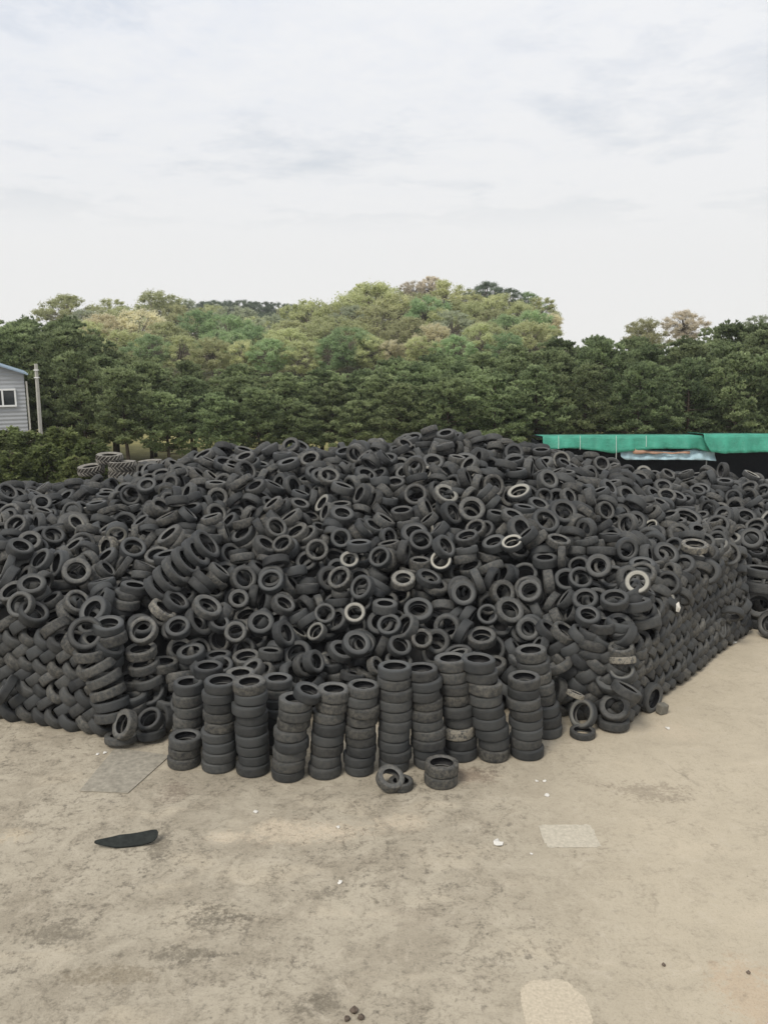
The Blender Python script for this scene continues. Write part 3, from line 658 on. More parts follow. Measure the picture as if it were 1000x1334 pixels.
# the thousands of further tyres of the heap: one mesh
HEAP = [   # nine numbers a tyre: place in cm, axis, diameter and width in cm, dust
-1162,1820,21,11,-1,16,60,23,11,-1126,1807,18,10,-5,16,60,21,2,-1092,1800,21,11,-4,16,64,21,0,-1054,1788,22,11,-2,16,66,24,4,-1018,1771,22,10,-6,16,64,23,16,-980,1759,19,11,-5,16,64,
25,19,-946,1745,22,12,-1,16,62,23,15,-910,1731,20,11,-6,16,62,22,0,-875,1714,18,11,-4,16,60,22,6,-840,1704,22,10,-3,17,62,21,19,-801,1693,18,12,-2,16,64,25,0,-762,1684,22,11,-3,17,62,
23,13,-723,1674,21,10,-4,17,66,24,1,-691,1659,20,11,-5,16,62,22,6,-656,1647,19,10,-3,17,64,25,0,-615,1632,20,11,-3,16,60,21,20,-584,1618,22,12,-4,16,60,21,3,-1107,1806,47,-11,4,16,62,
22,15,-1075,1792,47,-11,2,16,62,23,0,-1036,1781,47,-11,3,16,64,24,5,-998,1766,46,-10,6,16,66,21,5,-962,1750,48,-11,3,16,62,24,0,-926,1742,47,-11,4,16,60,25,0,-888,1729,46,-10,4,17,60,
25,3,-852,1720,48,-12,2,16,64,23,18,-819,1706,45,-11,2,17,60,22,1,-779,1697,45,-11,4,16,66,23,0,-744,1683,46,-11,4,16,60,23,0,-709,1672,48,-10,6,17,64,21,4,-668,1658,44,-11,2,16,64,
24,0,-633,1646,47,-11,4,16,64,23,4,-599,1632,45,-11,3,16,64,23,3,-1125,1808,72,10,-3,17,60,22,4,-1091,1798,72,11,-2,17,60,21,8,-1054,1786,71,11,-6,16,64,21,8,-1020,1775,74,10,-5,17,
66,25,2,-982,1761,71,10,-3,17,62,24,19,-946,1752,74,11,-4,16,60,24,16,-908,1740,74,12,-3,16,66,24,6,-871,1729,72,10,-3,17,66,22,0,-835,1720,73,10,-5,16,64,21,15,-798,1711,72,11,-5,16,
66,22,1,-758,1697,73,10,-5,17,66,24,8,-723,1685,74,11,-5,16,60,23,1,-686,1668,71,11,-5,16,62,21,20,-654,1654,71,12,-4,16,60,25,8,-615,1645,72,12,-4,16,66,24,0,-580,1630,71,10,-5,16,
64,25,1,-1110,1805,98,-11,4,16,62,23,4,-1068,1796,100,-11,5,16,64,21,13,-1033,1780,100,-10,5,16,60,25,0,-1000,1772,101,-10,3,17,64,23,0,-960,1760,97,-11,4,16,64,22,1,-927,1748,98,-10,
1,17,64,21,14,-885,1740,97,-12,3,16,62,22,1,-850,1731,98,-9,5,17,62,25,6,-815,1721,99,-10,3,17,66,25,4,-773,1707,98,-11,3,16,60,25,1,-739,1692,98,-11,1,16,60,23,6,-704,1682,99,-10,6,
16,64,21,16,-668,1671,99,-12,2,16,62,25,10,-632,1656,98,-9,5,17,66,22,0,-595,1640,97,-10,6,16,62,21,18,-1128,1814,124,11,-5,16,64,25,8,-1091,1800,126,11,-3,17,60,25,15,-1054,1790,124,
10,-5,16,66,22,3,-1017,1777,125,11,-4,16,64,22,16,-981,1766,126,12,-3,16,64,21,1,-940,1757,124,12,-2,16,60,24,8,-905,1747,125,10,-5,16,66,23,12,-868,1737,125,10,-3,17,60,25,20,-832,
1727,126,11,-1,17,62,23,12,-790,1717,125,11,-2,17,66,24,16,-759,1707,127,9,-5,17,60,24,9,-720,1692,124,10,-5,17,64,24,6,-684,1678,123,10,-5,16,60,25,19,-647,1664,123,11,-4,16,60,22,
8,-613,1650,124,11,-3,17,60,22,16,-1106,1810,152,-9,5,17,64,21,7,-1069,1796,152,-10,6,17,64,23,2,-1035,1784,152,-10,4,17,64,24,17,-996,1774,152,-10,4,17,62,23,17,-961,1768,152,-10,5,
17,66,24,16,-921,1754,149,-11,3,16,64,24,6,-882,1746,153,-10,2,17,66,22,16,-843,1739,151,-12,2,16,66,23,1,-809,1729,151,-11,5,16,64,25,7,-773,1716,150,-12,3,16,62,23,11,-737,1700,150,
-10,5,17,60,25,1,-701,1689,152,-11,2,17,66,23,0,-662,1678,153,-10,5,17,66,22,12,-629,1665,151,-11,6,16,64,21,3,-1122,1818,179,11,-3,17,62,25,0,-1087,1806,176,11,-3,16,60,23,15,-1052,
1798,177,11,-3,16,62,21,2,-1014,1786,179,12,-2,16,62,25,5,-975,1776,177,9,-5,17,64,25,15,-937,1764,178,11,-2,17,60,21,0,-903,1754,177,11,-4,16,62,25,12,-865,1748,178,10,-4,17,64,23,
1,-827,1736,178,11,-3,16,64,21,0,-792,1722,175,10,-5,17,64,24,5,-754,1713,179,10,-4,17,62,22,12,-716,1698,178,10,-4,17,62,22,0,-647,1673,176,11,-2,17,64,25,18,-609,1660,179,10,-2,17,
60,25,0,-573,1649,177,11,-3,16,64,23,0,-1139,1834,203,-10,3,17,66,21,6,-1068,1806,205,-11,2,16,60,21,2,-1032,1795,203,-11,4,16,64,22,3,-990,1787,202,-11,4,16,66,23,8,-954,1773,203,-12,
5,16,66,23,7,-921,1764,201,-12,2,16,64,24,13,-881,1755,205,-11,2,16,66,23,8,-811,1731,202,-11,5,16,60,21,16,-773,1715,203,-10,5,16,60,25,2,-1085,1823,230,12,-3,16,66,24,3,384,1716,21,
11,-4,16,60,21,18,425,1704,19,10,-6,16,66,25,6,456,1687,18,10,-7,16,64,22,18,491,1674,20,10,-2,17,60,23,5,370,1724,44,-11,3,16,62,24,4,402,1713,45,-10,6,16,66,24,15,443,1698,48,-10,
4,17,64,22,16,475,1684,46,-11,4,17,64,23,3,511,1670,46,-10,5,16,66,24,13,355,1735,73,10,-4,17,60,24,4,389,1720,72,11,-7,15,60,23,12,423,1708,74,10,-5,17,62,25,0,458,1693,73,11,-4,16,
60,23,10,495,1676,72,12,-3,16,60,21,6,371,1731,99,-10,7,16,62,25,9,406,1721,99,-12,4,16,66,23,0,441,1701,98,-10,5,17,64,25,3,478,1684,99,-12,3,16,64,24,8,510,1670,97,-10,6,16,60,23,
10,357,1744,123,11,-3,16,62,25,5,390,1728,124,11,-5,16,64,21,17,426,1710,126,11,-3,17,64,24,0,459,1691,127,11,-5,16,60,24,12,496,1680,123,9,-6,17,66,21,9,376,1739,149,-11,2,17,66,24,
2,408,1726,149,-10,4,17,66,23,2,446,1705,151,-11,4,16,66,24,6,479,1688,151,-11,2,17,62,22,5,428,1718,177,10,-3,17,60,23,4,463,1699,179,11,-6,16,60,21,1,507,1672,20,6,9,17,60,25,10,528,
1703,22,9,7,17,60,22,1,554,1733,21,7,10,16,60,25,0,577,1765,22,7,7,17,64,21,7,607,1794,20,9,8,16,60,23,0,632,1823,20,8,7,17,62,22,15,654,1850,18,7,8,17,64,21,0,686,1878,19,7,8,17,60,
23,5,707,1904,21,9,7,16,66,23,20,734,1931,21,9,9,16,60,23,1,762,1964,19,6,9,17,60,25,10,784,1997,19,9,7,17,66,25,9,806,2026,21,9,8,16,64,25,6,831,2052,19,8,9,16,60,23,9,858,2085,19,
9,8,16,62,22,2,881,2109,20,9,7,16,60,24,17,909,2142,20,8,9,16,66,25,11,936,2167,22,7,9,16,62,25,4,964,2197,22,9,8,16,62,23,4,986,2228,18,9,7,16,66,25,0,517,1693,48,-9,-8,16,62,25,4,
538,1719,45,-8,-9,16,64,23,3,562,1749,46,-9,-7,16,64,21,17,592,1779,46,-7,-7,17,60,25,0,613,1809,46,-6,-9,17,62,23,16,641,1837,47,-7,-10,16,62,21,1,671,1866,47,-5,-9,17,60,22,4,694,
1896,45,-7,-10,16,62,25,12,719,1926,45,-9,-8,16,62,25,0,743,1953,45,-8,-8,16,64,22,2,767,1982,45,-8,-7,17,62,23,8,792,2011,45,-8,-9,16,62,22,19,815,2045,46,-7,-9,16,66,23,2,840,2071,
47,-7,-9,17,62,25,13,866,2104,48,-8,-9,16,66,24,12,894,2127,45,-7,-9,16,60,22,11,918,2154,46,-8,-7,17,64,23,1,943,2186,46,-7,-9,16,64,21,15,974,2211,46,-8,-9,16,60,21,2,997,2241,46,
-8,-8,16,60,24,6,501,1678,71,8,9,16,64,24,3,526,1711,73,8,9,16,64,22,1,549,1738,71,7,8,17,66,21,19,576,1768,72,6,10,16,62,23,7,600,1797,74,9,8,16,66,22,1,627,1825,72,8,9,16,64,23,10,
650,1853,73,7,9,16,62,21,9,678,1879,72,7,9,17,60,22,3,700,1911,71,6,11,16,60,23,3,726,1942,71,6,10,16,64,21,0,748,1972,71,9,8,15,60,21,4,776,2003,74,8,8,16,62,21,13,796,2033,73,8,7,
17,66,21,0,821,2063,72,9,7,16,66,25,13,850,2086,71,7,8,17,60,22,15,874,2118,74,7,8,17,62,21,11,902,2146,73,7,9,16,62,24,15,928,2170,70,5,9,17,60,23,16,955,2204,72,8,8,16,64,25,12,982,
2233,74,8,6,17,66,24,2,483,1665,98,-6,-10,16,66,21,3,509,1696,100,-7,-10,16,64,25,4,538,1724,99,-9,-7,17,64,24,18,566,1753,100,-6,-10,16,60,22,19,588,1783,98,-8,-8,16,64,24,8,614,1807,
97,-9,-9,16,62,21,9,638,1838,100,-8,-7,17,60,21,4,660,1873,97,-8,-8,16,66,22,4,684,1899,100,-7,-11,16,60,21,13,711,1930,97,-7,-10,16,60,24,8,731,1962,100,-9,-8,16,60,24,4,756,1988,98,
-9,-8,16,62,25,19,782,2021,98,-7,-10,16,62,23,20,807,2049,100,-8,-9,16,60,23,0,830,2082,98,-6,-9,17,64,22,5,857,2107,100,-9,-8,16,60,23,0,882,2136,100,-9,-8,16,64,21,6,914,2161,100,
-7,-9,17,62,22,11,937,2188,98,-9,-8,16,62,22,16,968,2219,97,-9,-7,16,64,21,10,991,2248,100,-8,-10,16,62,21,10,497,1681,124,8,9,16,64,25,17,519,1710,123,6,9,17,66,21,2,548,1738,125,7,
8,17,62,25,2,573,1766,126,7,10,16,66,21,9,603,1796,125,8,8,16,62,22,13,626,1827,126,8,7,17,62,22,1,649,1855,123,6,10,16,62,21,14,669,1887,125,6,10,16,64,21,1,693,1917,125,7,11,16,64,
22,0,717,1951,123,7,8,17,66,25,1,740,1980,123,10,8,16,66,23,16,765,2014,125,9,7,16,64,23,9,790,2042,124,9,8,16,66,25,4,817,2071,124,7,10,16,66,24,2,840,2098,124,7,10,16,62,23,1,865,
2124,123,7,10,16,66,24,10,894,2150,123,7,8,17,66,21,14,924,2181,123,9,7,17,60,21,1,948,2205,124,6,9,17,62,23,8,973,2236,126,8,10,16,62,24,12,506,1696,152,-8,-7,17,62,22,3,535,1729,151,
-7,-10,16,62,24,6,559,1753,149,-7,-8,17,62,24,6,587,1782,151,-6,-10,16,60,24,16,610,1817,150,-6,-10,16,66,23,2,633,1841,151,-9,-8,16,60,21,4,657,1871,153,-6,-9,17,62,22,1,677,1906,150,
-9,-8,16,66,24,20,703,1937,152,-6,-9,17,60,21,20,725,1968,149,-8,-8,16,64,24,19,748,1999,150,-6,-9,17,64,22,1,772,2027,153,-9,-9,16,66,21,1,802,2053,152,-8,-9,16,60,24,1,827,2087,149,
-8,-9,16,64,23,1,849,2113,151,-8,-9,16,66,22,1,878,2142,153,-9,-7,16,64,22,8,903,2170,151,-8,-9,16,66,23,11,928,2197,153,-9,-8,16,60,23,0,955,2227,150,-8,-6,17,64,21,15,980,2257,152,
-7,-9,17,62,23,1,515,1714,179,6,8,17,60,21,4,593,1802,177,8,8,17,66,25,0,621,1832,177,8,7,17,62,24,1,642,1861,177,7,9,16,66,24,7,664,1896,177,8,8,17,66,21,11,686,1922,178,8,6,17,64,
22,0,712,1951,177,7,8,17,62,23,12,733,1985,177,8,9,16,66,23,6,762,2015,176,8,7,17,62,23,2,789,2043,176,7,8,17,60,25,11,812,2073,178,6,10,16,66,23,6,837,2100,177,9,8,16,60,25,0,863,2130,
179,6,9,17,62,21,1,886,2159,178,6,10,17,66,22,12,914,2190,175,6,10,16,66,23,11,935,2215,179,8,7,17,64,24,8,963,2249,175,7,8,17,64,23,1,501,1702,203,-6,-10,16,62,21,3,581,1786,205,-8,
-8,16,60,25,0,606,1820,203,-7,-10,16,62,23,2,626,1848,205,-8,-8,16,60,25,8,653,1878,202,-7,-8,17,62,21,1,674,1907,202,-8,-9,16,60,23,2,698,1938,202,-8,-9,16,60,22,0,722,1974,204,-7,
-10,16,66,23,4,748,2000,203,-7,-10,16,64,23,11,769,2030,205,-7,-8,17,64,21,6,796,2061,202,-7,-9,16,66,24,14,823,2087,204,-9,-8,16,60,24,2,847,2117,203,-7,-10,16,66,22,10,870,2145,205,
-8,-9,16,66,21,3,894,2176,204,-7,-7,17,66,23,18,917,2206,203,-7,-9,16,66,22,0,942,2236,202,-9,-7,17,66,25,13,970,2268,202,-6,-10,16,60,24,8,561,1779,231,9,8,16,64,25,1,634,1871,229,
8,10,16,66,23,7,682,1932,229,7,9,17,64,24,6,703,1959,231,9,9,16,66,25,18,735,1988,229,8,7,17,62,24,1,758,2012,230,6,10,16,60,22,4,810,2073,230,7,9,16,64,22,11,830,2103,231,6,10,16,66,
24,1,859,2133,231,8,9,16,62,25,5,884,2160,229,6,11,16,62,21,12,905,2193,229,5,9,17,60,22,8,928,2226,231,10,8,16,66,24,5,954,2256,229,7,10,16,62,23,3,845,2119,255,-7,-8,17,62,23,2,870,
2150,256,-9,-7,16,64,24,5,913,2212,258,-5,-10,17,62,25,3,686,1953,231,11,-13,10,66,23,17,655,1869,199,9,11,15,66,20,0,681,1987,244,-9,-4,18,62,21,10,915,2236,278,-14,-6,13,62,19,7,579,
1813,226,-7,1,19,66,20,2,934,2233,251,-13,-6,14,60,21,20,901,2200,273,-11,-15,9,56,23,3,545,1793,249,-8,3,18,62,20,2,794,2096,256,5,0,19,66,22,5,960,2260,261,-4,-6,19,62,19,5,723,2011,
236,-12,10,13,56,18,17,742,2033,233,14,4,14,60,21,1,815,2152,295,4,10,17,60,20,6,559,1832,240,16,-4,12,60,19,4,683,1957,254,3,-8,18,62,21,12,651,1943,238,-11,-2,17,62,18,2,670,1900,
240,-10,-15,9,60,21,0,565,1790,222,3,-17,10,56,18,2,706,1916,206,10,12,13,60,20,7,640,1877,219,-5,-7,18,60,22,3,921,2291,303,-4,-1,19,56,20,20,886,2157,266,-7,-5,18,60,21,9,599,1875,
270,-7,-10,16,66,20,17,885,2176,271,-1,5,19,62,22,8,827,2112,265,10,13,11,62,22,18,620,1915,268,-12,-7,15,62,20,1,845,2204,275,-7,1,19,56,22,10,630,1882,250,10,6,16,66,20,8,922,2194,
240,-8,8,16,60,22,11,855,2102,227,-8,-3,18,60,20,0,739,1997,258,-10,-10,14,60,20,2,881,2144,228,-7,10,16,60,20,13,630,1905,230,-10,8,15,66,21,19,894,2243,288,16,-7,9,56,18,16,841,2149,
281,-1,-10,17,66,18,7,611,1914,280,-2,-5,19,62,21,0,588,1789,203,5,-10,17,60,23,15,587,1822,248,12,-3,16,56,23,2,955,2284,283,-16,-2,12,66,19,17,693,1950,251,-18,-5,6,56,22,16,930,2276,
297,-7,-12,14,66,21,4,883,2214,275,10,-11,13,60,22,16,707,1927,200,-1,-1,20,62,19,0,920,2172,243,0,-18,9,66,23,6,811,2143,278,-10,-15,8,62,19,10,889,2154,257,-4,-9,17,60,23,18,670,1997,
275,-6,-5,18,66,22,17,828,2066,223,-12,-14,7,66,20,0,558,1831,250,-13,2,15,56,18,9,592,1840,226,7,-6,18,56,21,0,567,1874,260,8,-16,8,62,19,11,1000,2234,20,-1,11,17,62,25,0,999,2273,
21,1,12,16,64,23,3,995,2252,46,0,-12,16,66,24,4,991,2235,71,0,11,17,64,21,16,993,2272,74,0,11,17,64,24,1,980,2237,126,4,12,16,64,24,0,989,2272,123,2,12,16,62,21,8,982,2256,152,1,-12,
16,62,23,13,974,2238,176,0,12,16,60,22,0,982,2278,177,-1,11,17,64,22,9,971,2255,203,0,-11,17,62,22,8,1008,2526,202,-2,-12,16,62,21,1,1010,2564,205,0,-11,17,62,24,5,965,2236,228,1,12,
16,66,25,6,970,2278,231,0,11,17,62,22,5,979,2311,231,3,10,17,64,23,4,984,2354,230,0,11,17,64,21,10,999,2508,230,0,12,16,60,21,4,1002,2543,231,3,10,17,60,21,2,1006,2580,229,-1,12,16,
60,23,6,1012,2620,229,0,11,16,66,21,5,-521,1679,10,-2,-2,20,64,20,16,-523,1669,52,0,-1,20,62,20,7,-522,1669,73,-2,-1,20,62,21,14,-534,1667,96,0,-3,20,60,20,13,-468,1693,56,3,-3,20,66,
20,0,-476,1696,78,2,1,20,66,20,10,-478,1699,99,-3,-5,19,61,23,1,-412,1708,98,1,-1,20,67,20,6,-426,1720,119,-4,-1,20,67,20,4,-380,1733,76,2,1,20,62,21,3,-369,1733,98,3,-1,20,64,23,7,
-364,1731,121,-1,0,20,60,22,0,-315,1738,98,4,-1,20,64,20,13,-258,1748,56,3,0,20,65,20,0,-256,1739,77,2,-3,20,61,23,2,-247,1743,102,1,-2,20,63,21,2,-182,1750,10,-2,-2,20,65,23,1,-171,
1747,34,3,-2,20,67,21,9,-173,1741,55,1,0,20,64,21,5,-184,1753,78,-3,-2,20,63,22,18,-186,1751,101,0,-5,19,64,21,4,-100,1748,10,-3,-3,20,66,20,1,-104,1749,31,-2,2,20,62,23,1,-112,1754,
54,-3,1,20,67,22,0,-104,1748,78,-3,-1,20,60,21,13,-117,1752,100,0,-3,20,61,22,0,-46,1743,34,0,0,20,67,20,2,-35,1745,56,-1,1,20,61,21,18,-32,1757,78,1,-1,20,64,20,16,38,1746,54,2,-1,
20,65,20,6,21,1751,76,0,0,20,65,22,15,32,1756,100,3,-3,19,63,23,10,93,1743,56,2,-2,20,64,21,18,110,1756,79,2,-1,20,63,21,4,165,1748,120,-4,-5,19,64,21,1,244,1751,10,0,-3,20,65,22,3,
237,1754,33,3,-1,20,62,21,3,236,1742,55,2,-1,20,64,19,9,231,1751,75,3,2,20,67,20,0,241,1751,95,-3,-3,20,66,21,14,306,1733,10,2,-5,19,64,21,13,318,1732,31,3,-1,20,63,22,1,310,1732,74,
1,1,20,61,20,3,319,1736,96,2,-4,20,62,22,6,305,1736,119,-1,-4,20,63,21,8,460,1711,10,2,1,20,63,21,18,458,1702,32,-4,1,20,62,22,4,448,1709,55,3,-1,20,62,19,3,448,1705,76,2,-3,20,64,22,
0,445,1704,100,4,-3,19,66,22,12,465,1710,124,-3,0,20,61,20,18,451,1700,146,2,1,20,64,19,0,449,1699,165,3,2,20,66,22,10,449,1707,188,2,-4,20,62,22,3,515,1696,55,1,-4,20,62,20,2,506,1690,
75,4,-1,20,63,20,3,501,1691,96,3,1,20,61,20,7,496,1692,117,2,-3,20,61,23,4,502,1689,141,0,-5,19,61,20,6,503,1699,162,-1,2,20,64,22,9,513,1703,186,4,2,20,66,21,0,504,1702,208,3,-1,20,
61,20,0,532,1719,53,-1,1,20,65,22,6,537,1728,75,-3,2,20,61,20,5,533,1722,95,0,1,20,64,23,6,535,1723,119,2,-3,20,64,20,19,543,1729,139,1,-1,20,60,22,14,-569,1662,10,2,1,20,67,22,18,-572,
1659,58,-2,0,20,67,22,18,-580,1654,80,-2,-3,20,63,21,11,-582,1659,102,3,2,20,64,22,3,-582,1648,126,2,-2,20,67,19,10,-576,1662,146,2,-1,20,61,23,0,-584,1662,170,0,-3,20,64,22,0,-518,
1637,10,-2,-3,20,65,19,20,-511,1634,30,-1,0,20,64,19,5,-523,1635,51,-3,-4,19,60,23,10,-527,1640,74,1,-5,19,67,22,0,-457,1661,10,-3,2,20,62,21,3,-456,1663,33,1,-3,20,64,21,7,-455,1656,
55,4,-2,20,66,22,5,-62,1684,11,0,0,-20,59,22,3,373,1691,61,-18,-4,7,61,19,12,-945,1717,38,-6,-17,9,59,20,15,-778,1759,221,-6,0,-19,68,25,7,-718,1745,205,0,-6,19,63,20,8,-711,1803,211,
-11,0,-17,48,19,1,-593,1749,183,-2,-2,-20,49,18,17,-540,1778,173,7,-8,17,66,24,0,-434,1674,100,3,-8,-18,59,22,18,-449,1748,131,-7,11,-15,61,20,17,-332,1703,67,4,5,19,52,22,14,-286,1691,
31,16,3,11,53,21,1,-194,1689,25,-11,-8,-15,60,20,8,-151,1722,24,1,13,-15,54,21,1,-62,1754,56,-2,12,-16,67,21,2,-20,1687,25,-11,0,-17,55,21,0,90,1695,21,-7,3,19,63,22,1,-917,1850,249,
6,-1,19,55,22,8,-876,1808,234,7,-9,17,59,18,0,-824,1807,229,9,-6,17,60,19,11,-765,1822,215,1,3,-20,70,23,17,-684,1805,215,14,0,14,57,23,0,-622,1827,187,0,-3,20,67,18,6,-563,1840,186,
3,2,-20,58,19,11,-504,1828,180,-4,10,-17,61,22,4,-409,1745,132,15,-8,10,59,23,17,-347,1734,97,12,-5,16,61,24,5,-312,1776,123,4,18,-8,54,20,4,-296,1815,129,2,9,-18,60,21,7,-124,1784,
88,2,-13,15,57,20,3,-63,1780,96,2,6,19,51,21,0,57,1761,64,-1,-15,13,55,21,17,75,1743,72,0,-15,14,56,18,1,114,1805,103,1,16,-12,60,21,11,206,1736,68,15,8,10,65,19,15,222,1717,34,12,-1,
-16,59,18,6,306,1787,101,-3,14,-14,52,22,1,-1109,1765,85,14,-10,-10,61,21,19,-962,1896,264,-11,14,10,63,20,10,-919,1886,270,4,-15,-12,60,21,17,-837,1863,233,7,-5,18,53,20,1,-798,1878,
240,-9,-7,-16,60,22,15,-734,1876,215,0,-1,-20,73,23,18,-669,1865,206,4,-3,19,59,21,9,-621,1897,199,0,13,-15,56,20,6,-575,1854,201,3,2,-20,57,21,4,-455,1845,218,-8,-5,18,51,19,3,-420,
1865,191,0,4,-20,56,18,9,-384,1880,170,1,-4,20,63,18,11,-338,1823,150,2,6,-19,68,25,17,-297,1872,148,0,-10,17,54,19,15,-245,1912,177,5,3,19,57,21,7,-191,1893,149,0,12,-16,59,20,0,-135,
1867,140,3,-10,17,66,22,0,-65,1855,151,-2,19,-7,54,18,0,27,1850,164,-2,-16,12,52,21,13,110,1859,153,-2,12,-16,61,23,4,188,1785,99,8,12,-14,70,22,0,243,1804,113,1,15,-13,68,20,1,267,
1844,155,-3,13,-15,60,24,2,332,1841,148,-1,17,-11,56,18,2,352,1794,136,10,-7,-16,58,19,12,418,1846,180,5,14,-13,61,21,3,493,1884,221,3,-10,17,60,21,5,554,1898,224,5,12,-15,53,20,15,
-1143,1875,216,0,-9,18,53,19,8,-1095,1939,232,-11,-5,16,63,24,2,-1056,1886,245,-5,-5,-18,64,21,3,-985,1924,255,-3,12,16,58,21,7,-917,1956,251,12,-12,11,51,19,1,-806,1936,239,10,3,17,
65,24,8,-747,1967,210,1,4,20,58,20,6,-703,1927,229,-14,-11,-9,57,24,4,-662,1953,224,2,-13,15,68,20,1,-567,1918,222,-7,-10,16,68,24,18,-497,1950,249,-7,12,-14,53,19,3,-456,1921,221,12,
-7,14,52,20,9,-403,1932,193,3,-12,16,60,21,0,-323,1878,166,-5,-6,18,63,19,17,-280,1899,193,-18,-7,6,68,22,1,-230,1924,191,5,3,19,60,20,5,-173,1939,173,-4,-2,19,58,20,6,-114,1923,181,
-2,-15,13,59,21,3,-53,1921,188,-4,-14,14,63,23,12,4,1897,194,-5,-7,18,63,20,8,35,1936,192,-4,-7,18,64,21,3,86,1906,174,1,-9,18,59,21,6,155,1921,204,0,11,-17,58,22,5,212,1929,199,4,-9,
17,59,18,0,270,1932,199,-2,-11,17,58,20,6,294,1866,180,4,2,19,54,20,5,357,1915,199,-7,-12,14,56,18,6,501,1964,230,-7,2,-19,63,21,2,556,1947,238,9,-10,-15,65,19,1,594,1928,221,-2,7,-18,
61,25,1,-773,2007,205,-5,11,15,59,20,3,-630,1987,260,14,-14,2,63,20,7,-509,1934,264,6,-13,14,55,20,1,-485,2003,267,1,0,20,59,23,18,-445,1976,232,-5,15,-13,59,20,11,-352,1915,196,0,17,
-10,59,20,5,-318,1944,188,-2,13,-15,68,20,6,-282,1964,212,12,-2,16,58,19,0,-225,1946,220,16,0,12,68,22,13,-172,1950,191,4,2,-19,61,19,17,-123,1983,207,1,9,-18,57,21,10,-61,1987,222,
3,-13,15,61,24,3,-4,1974,207,-5,8,-18,51,17,9,96,1934,202,3,4,19,61,21,7,101,1970,214,3,3,20,54,18,11,165,1961,223,2,8,18,54,17,7,221,1963,218,-5,-3,-19,70,20,7,248,1978,224,5,3,19,
70,21,18,303,1960,243,16,7,-10,57,20,0,391,2005,287,0,-13,-15,58,20,1,489,1992,260,-4,18,7,56,17,0,540,2009,246,-5,4,19,59,19,5,-1216,2054,235,-4,-13,15,70,21,3,-1140,2060,273,-14,2,
-14,57,19,2,-1094,2050,257,13,2,15,57,24,7,-835,2051,204,4,2,20,55,22,0,-645,2041,229,-6,-3,19,67,20,10,-586,2050,256,1,-8,-18,61,20,18,-516,2075,273,11,-12,12,52,20,6,-468,2054,281,
5,2,19,64,21,0,-393,2003,236,-3,11,-16,68,22,3,-328,2024,245,-6,12,-15,58,19,3,-271,2016,237,11,8,-15,63,20,0,-233,2018,220,-1,-12,16,59,21,12,-178,2029,235,4,14,-13,68,22,1,-124,2052,
262,5,-9,17,63,19,9,-56,2043,255,6,-9,17,60,20,3,-1,2026,223,-1,-8,18,58,19,2,59,2026,229,-5,-11,16,61,22,3,114,1993,229,2,2,20,61,22,16,174,2043,237,-6,5,-19,68,25,8,220,2073,258,7,
9,-16,48,18,8,254,2014,236,5,3,19,58,20,5,304,2062,276,0,10,-17,61,24,5,336,2028,289,-3,12,-15,55,21,4,459,2040,259,6,3,19,57,23,0,518,2037,254,5,-4,-19,59,20,2,601,2042,261,3,-4,19,
51,19,3,-1126,2128,264,4,-9,17,57,21,2,-1060,2104,257,-18,-7,6,58,19,0,-689,2131,231,-6,-7,17,65,22,4,-638,2091,228,2,4,19,52,22,7,-527,2116,288,9,-8,16,63,22,5,-400,2120,260,-3,7,-19,
51,18,7,-345,2100,255,-3,-4,19,61,19,14,-298,2071,265,6,-13,14,57,23,5,-252,2113,271,-9,-9,15,51,19,17,-193,2028,260,-4,-15,13,57,19,0,-123,2092,287,3,9,18,49,18,1,-83,2083,284,19,-3,
4,59,23,0,-28,2024,255,4,-9,17,68,21,20,14,2043,251,-13,0,-15,60,23,3,105,2050,262,-10,1,17,60,21,14,138,2035,255,10,1,-17,61,25,15,209,2053,267,6,10,-16,55,20,11,246,2106,291,2,9,-18,
67,19,19,335,2105,301,-8,2,-18,68,21,0,412,2101,275,-1,-4,19,56,18,2,490,2133,261,4,-5,19,60,20,13,585,2109,244,-5,0,19,60,20,5,742,2125,236,-3,2,-20,67,19,0,-748,2187,220,-4,-8,18,
52,21,1,-691,2178,239,-6,8,18,51,19,9,-568,2166,289,8,-13,-13,59,23,6,-533,2156,312,-10,15,9,67,19,3,-433,2171,256,-5,0,19,65,19,5,-305,2133,286,8,-11,15,59,22,3,-242,2163,309,-3,-14,
14,61,20,0,-179,2157,296,7,-4,18,56,19,9,-122,2158,302,-3,-4,19,56,21,14,-84,2140,294,-13,8,-12,52,19,17,5,2141,290,-6,-13,14,55,22,1,45,2165,293,-3,8,-18,68,23,2,81,2090,270,-7,-1,
19,55,23,12,155,2160,308,-2,-15,13,52,22,13,173,2086,275,20,-4,0,61,23,14,245,2158,312,0,-11,17,52,19,0,306,2180,336,-4,4,-19,67,20,5,794,2156,228,-3,-5,-19,70,22,1,-768,2234,256,-8,
1,18,59,20,6,-711,2220,237,0,3,20,70,23,0,-565,2189,295,8,-12,-14,49,18,1,-530,2217,314,-19,-1,-6,66,23,5,-140,2205,315,7,-3,-19,60,19,1,-99,2217,314,8,1,-18,55,20,5,-11,2189,310,0,
-8,-18,73,22,10,29,2237,327,13,-2,-15,56,19,9,91,2204,306,6,9,-17,58,21,6,196,2197,314,-1,-13,16,70,21,3,232,2201,340,-10,10,-14,57,20,15,328,2205,352,9,4,17,55,20,15,976,2182,90,15,
-3,-13,56,21,2,-871,2289,243,17,-8,8,63,19,0,-707,2248,251,0,3,20,59,21,1,-581,2252,304,-3,-6,19,55,22,0,-491,2260,297,-13,9,-12,63,21,19,-368,2288,329,1,1,20,51,19,0,-193,2280,317,
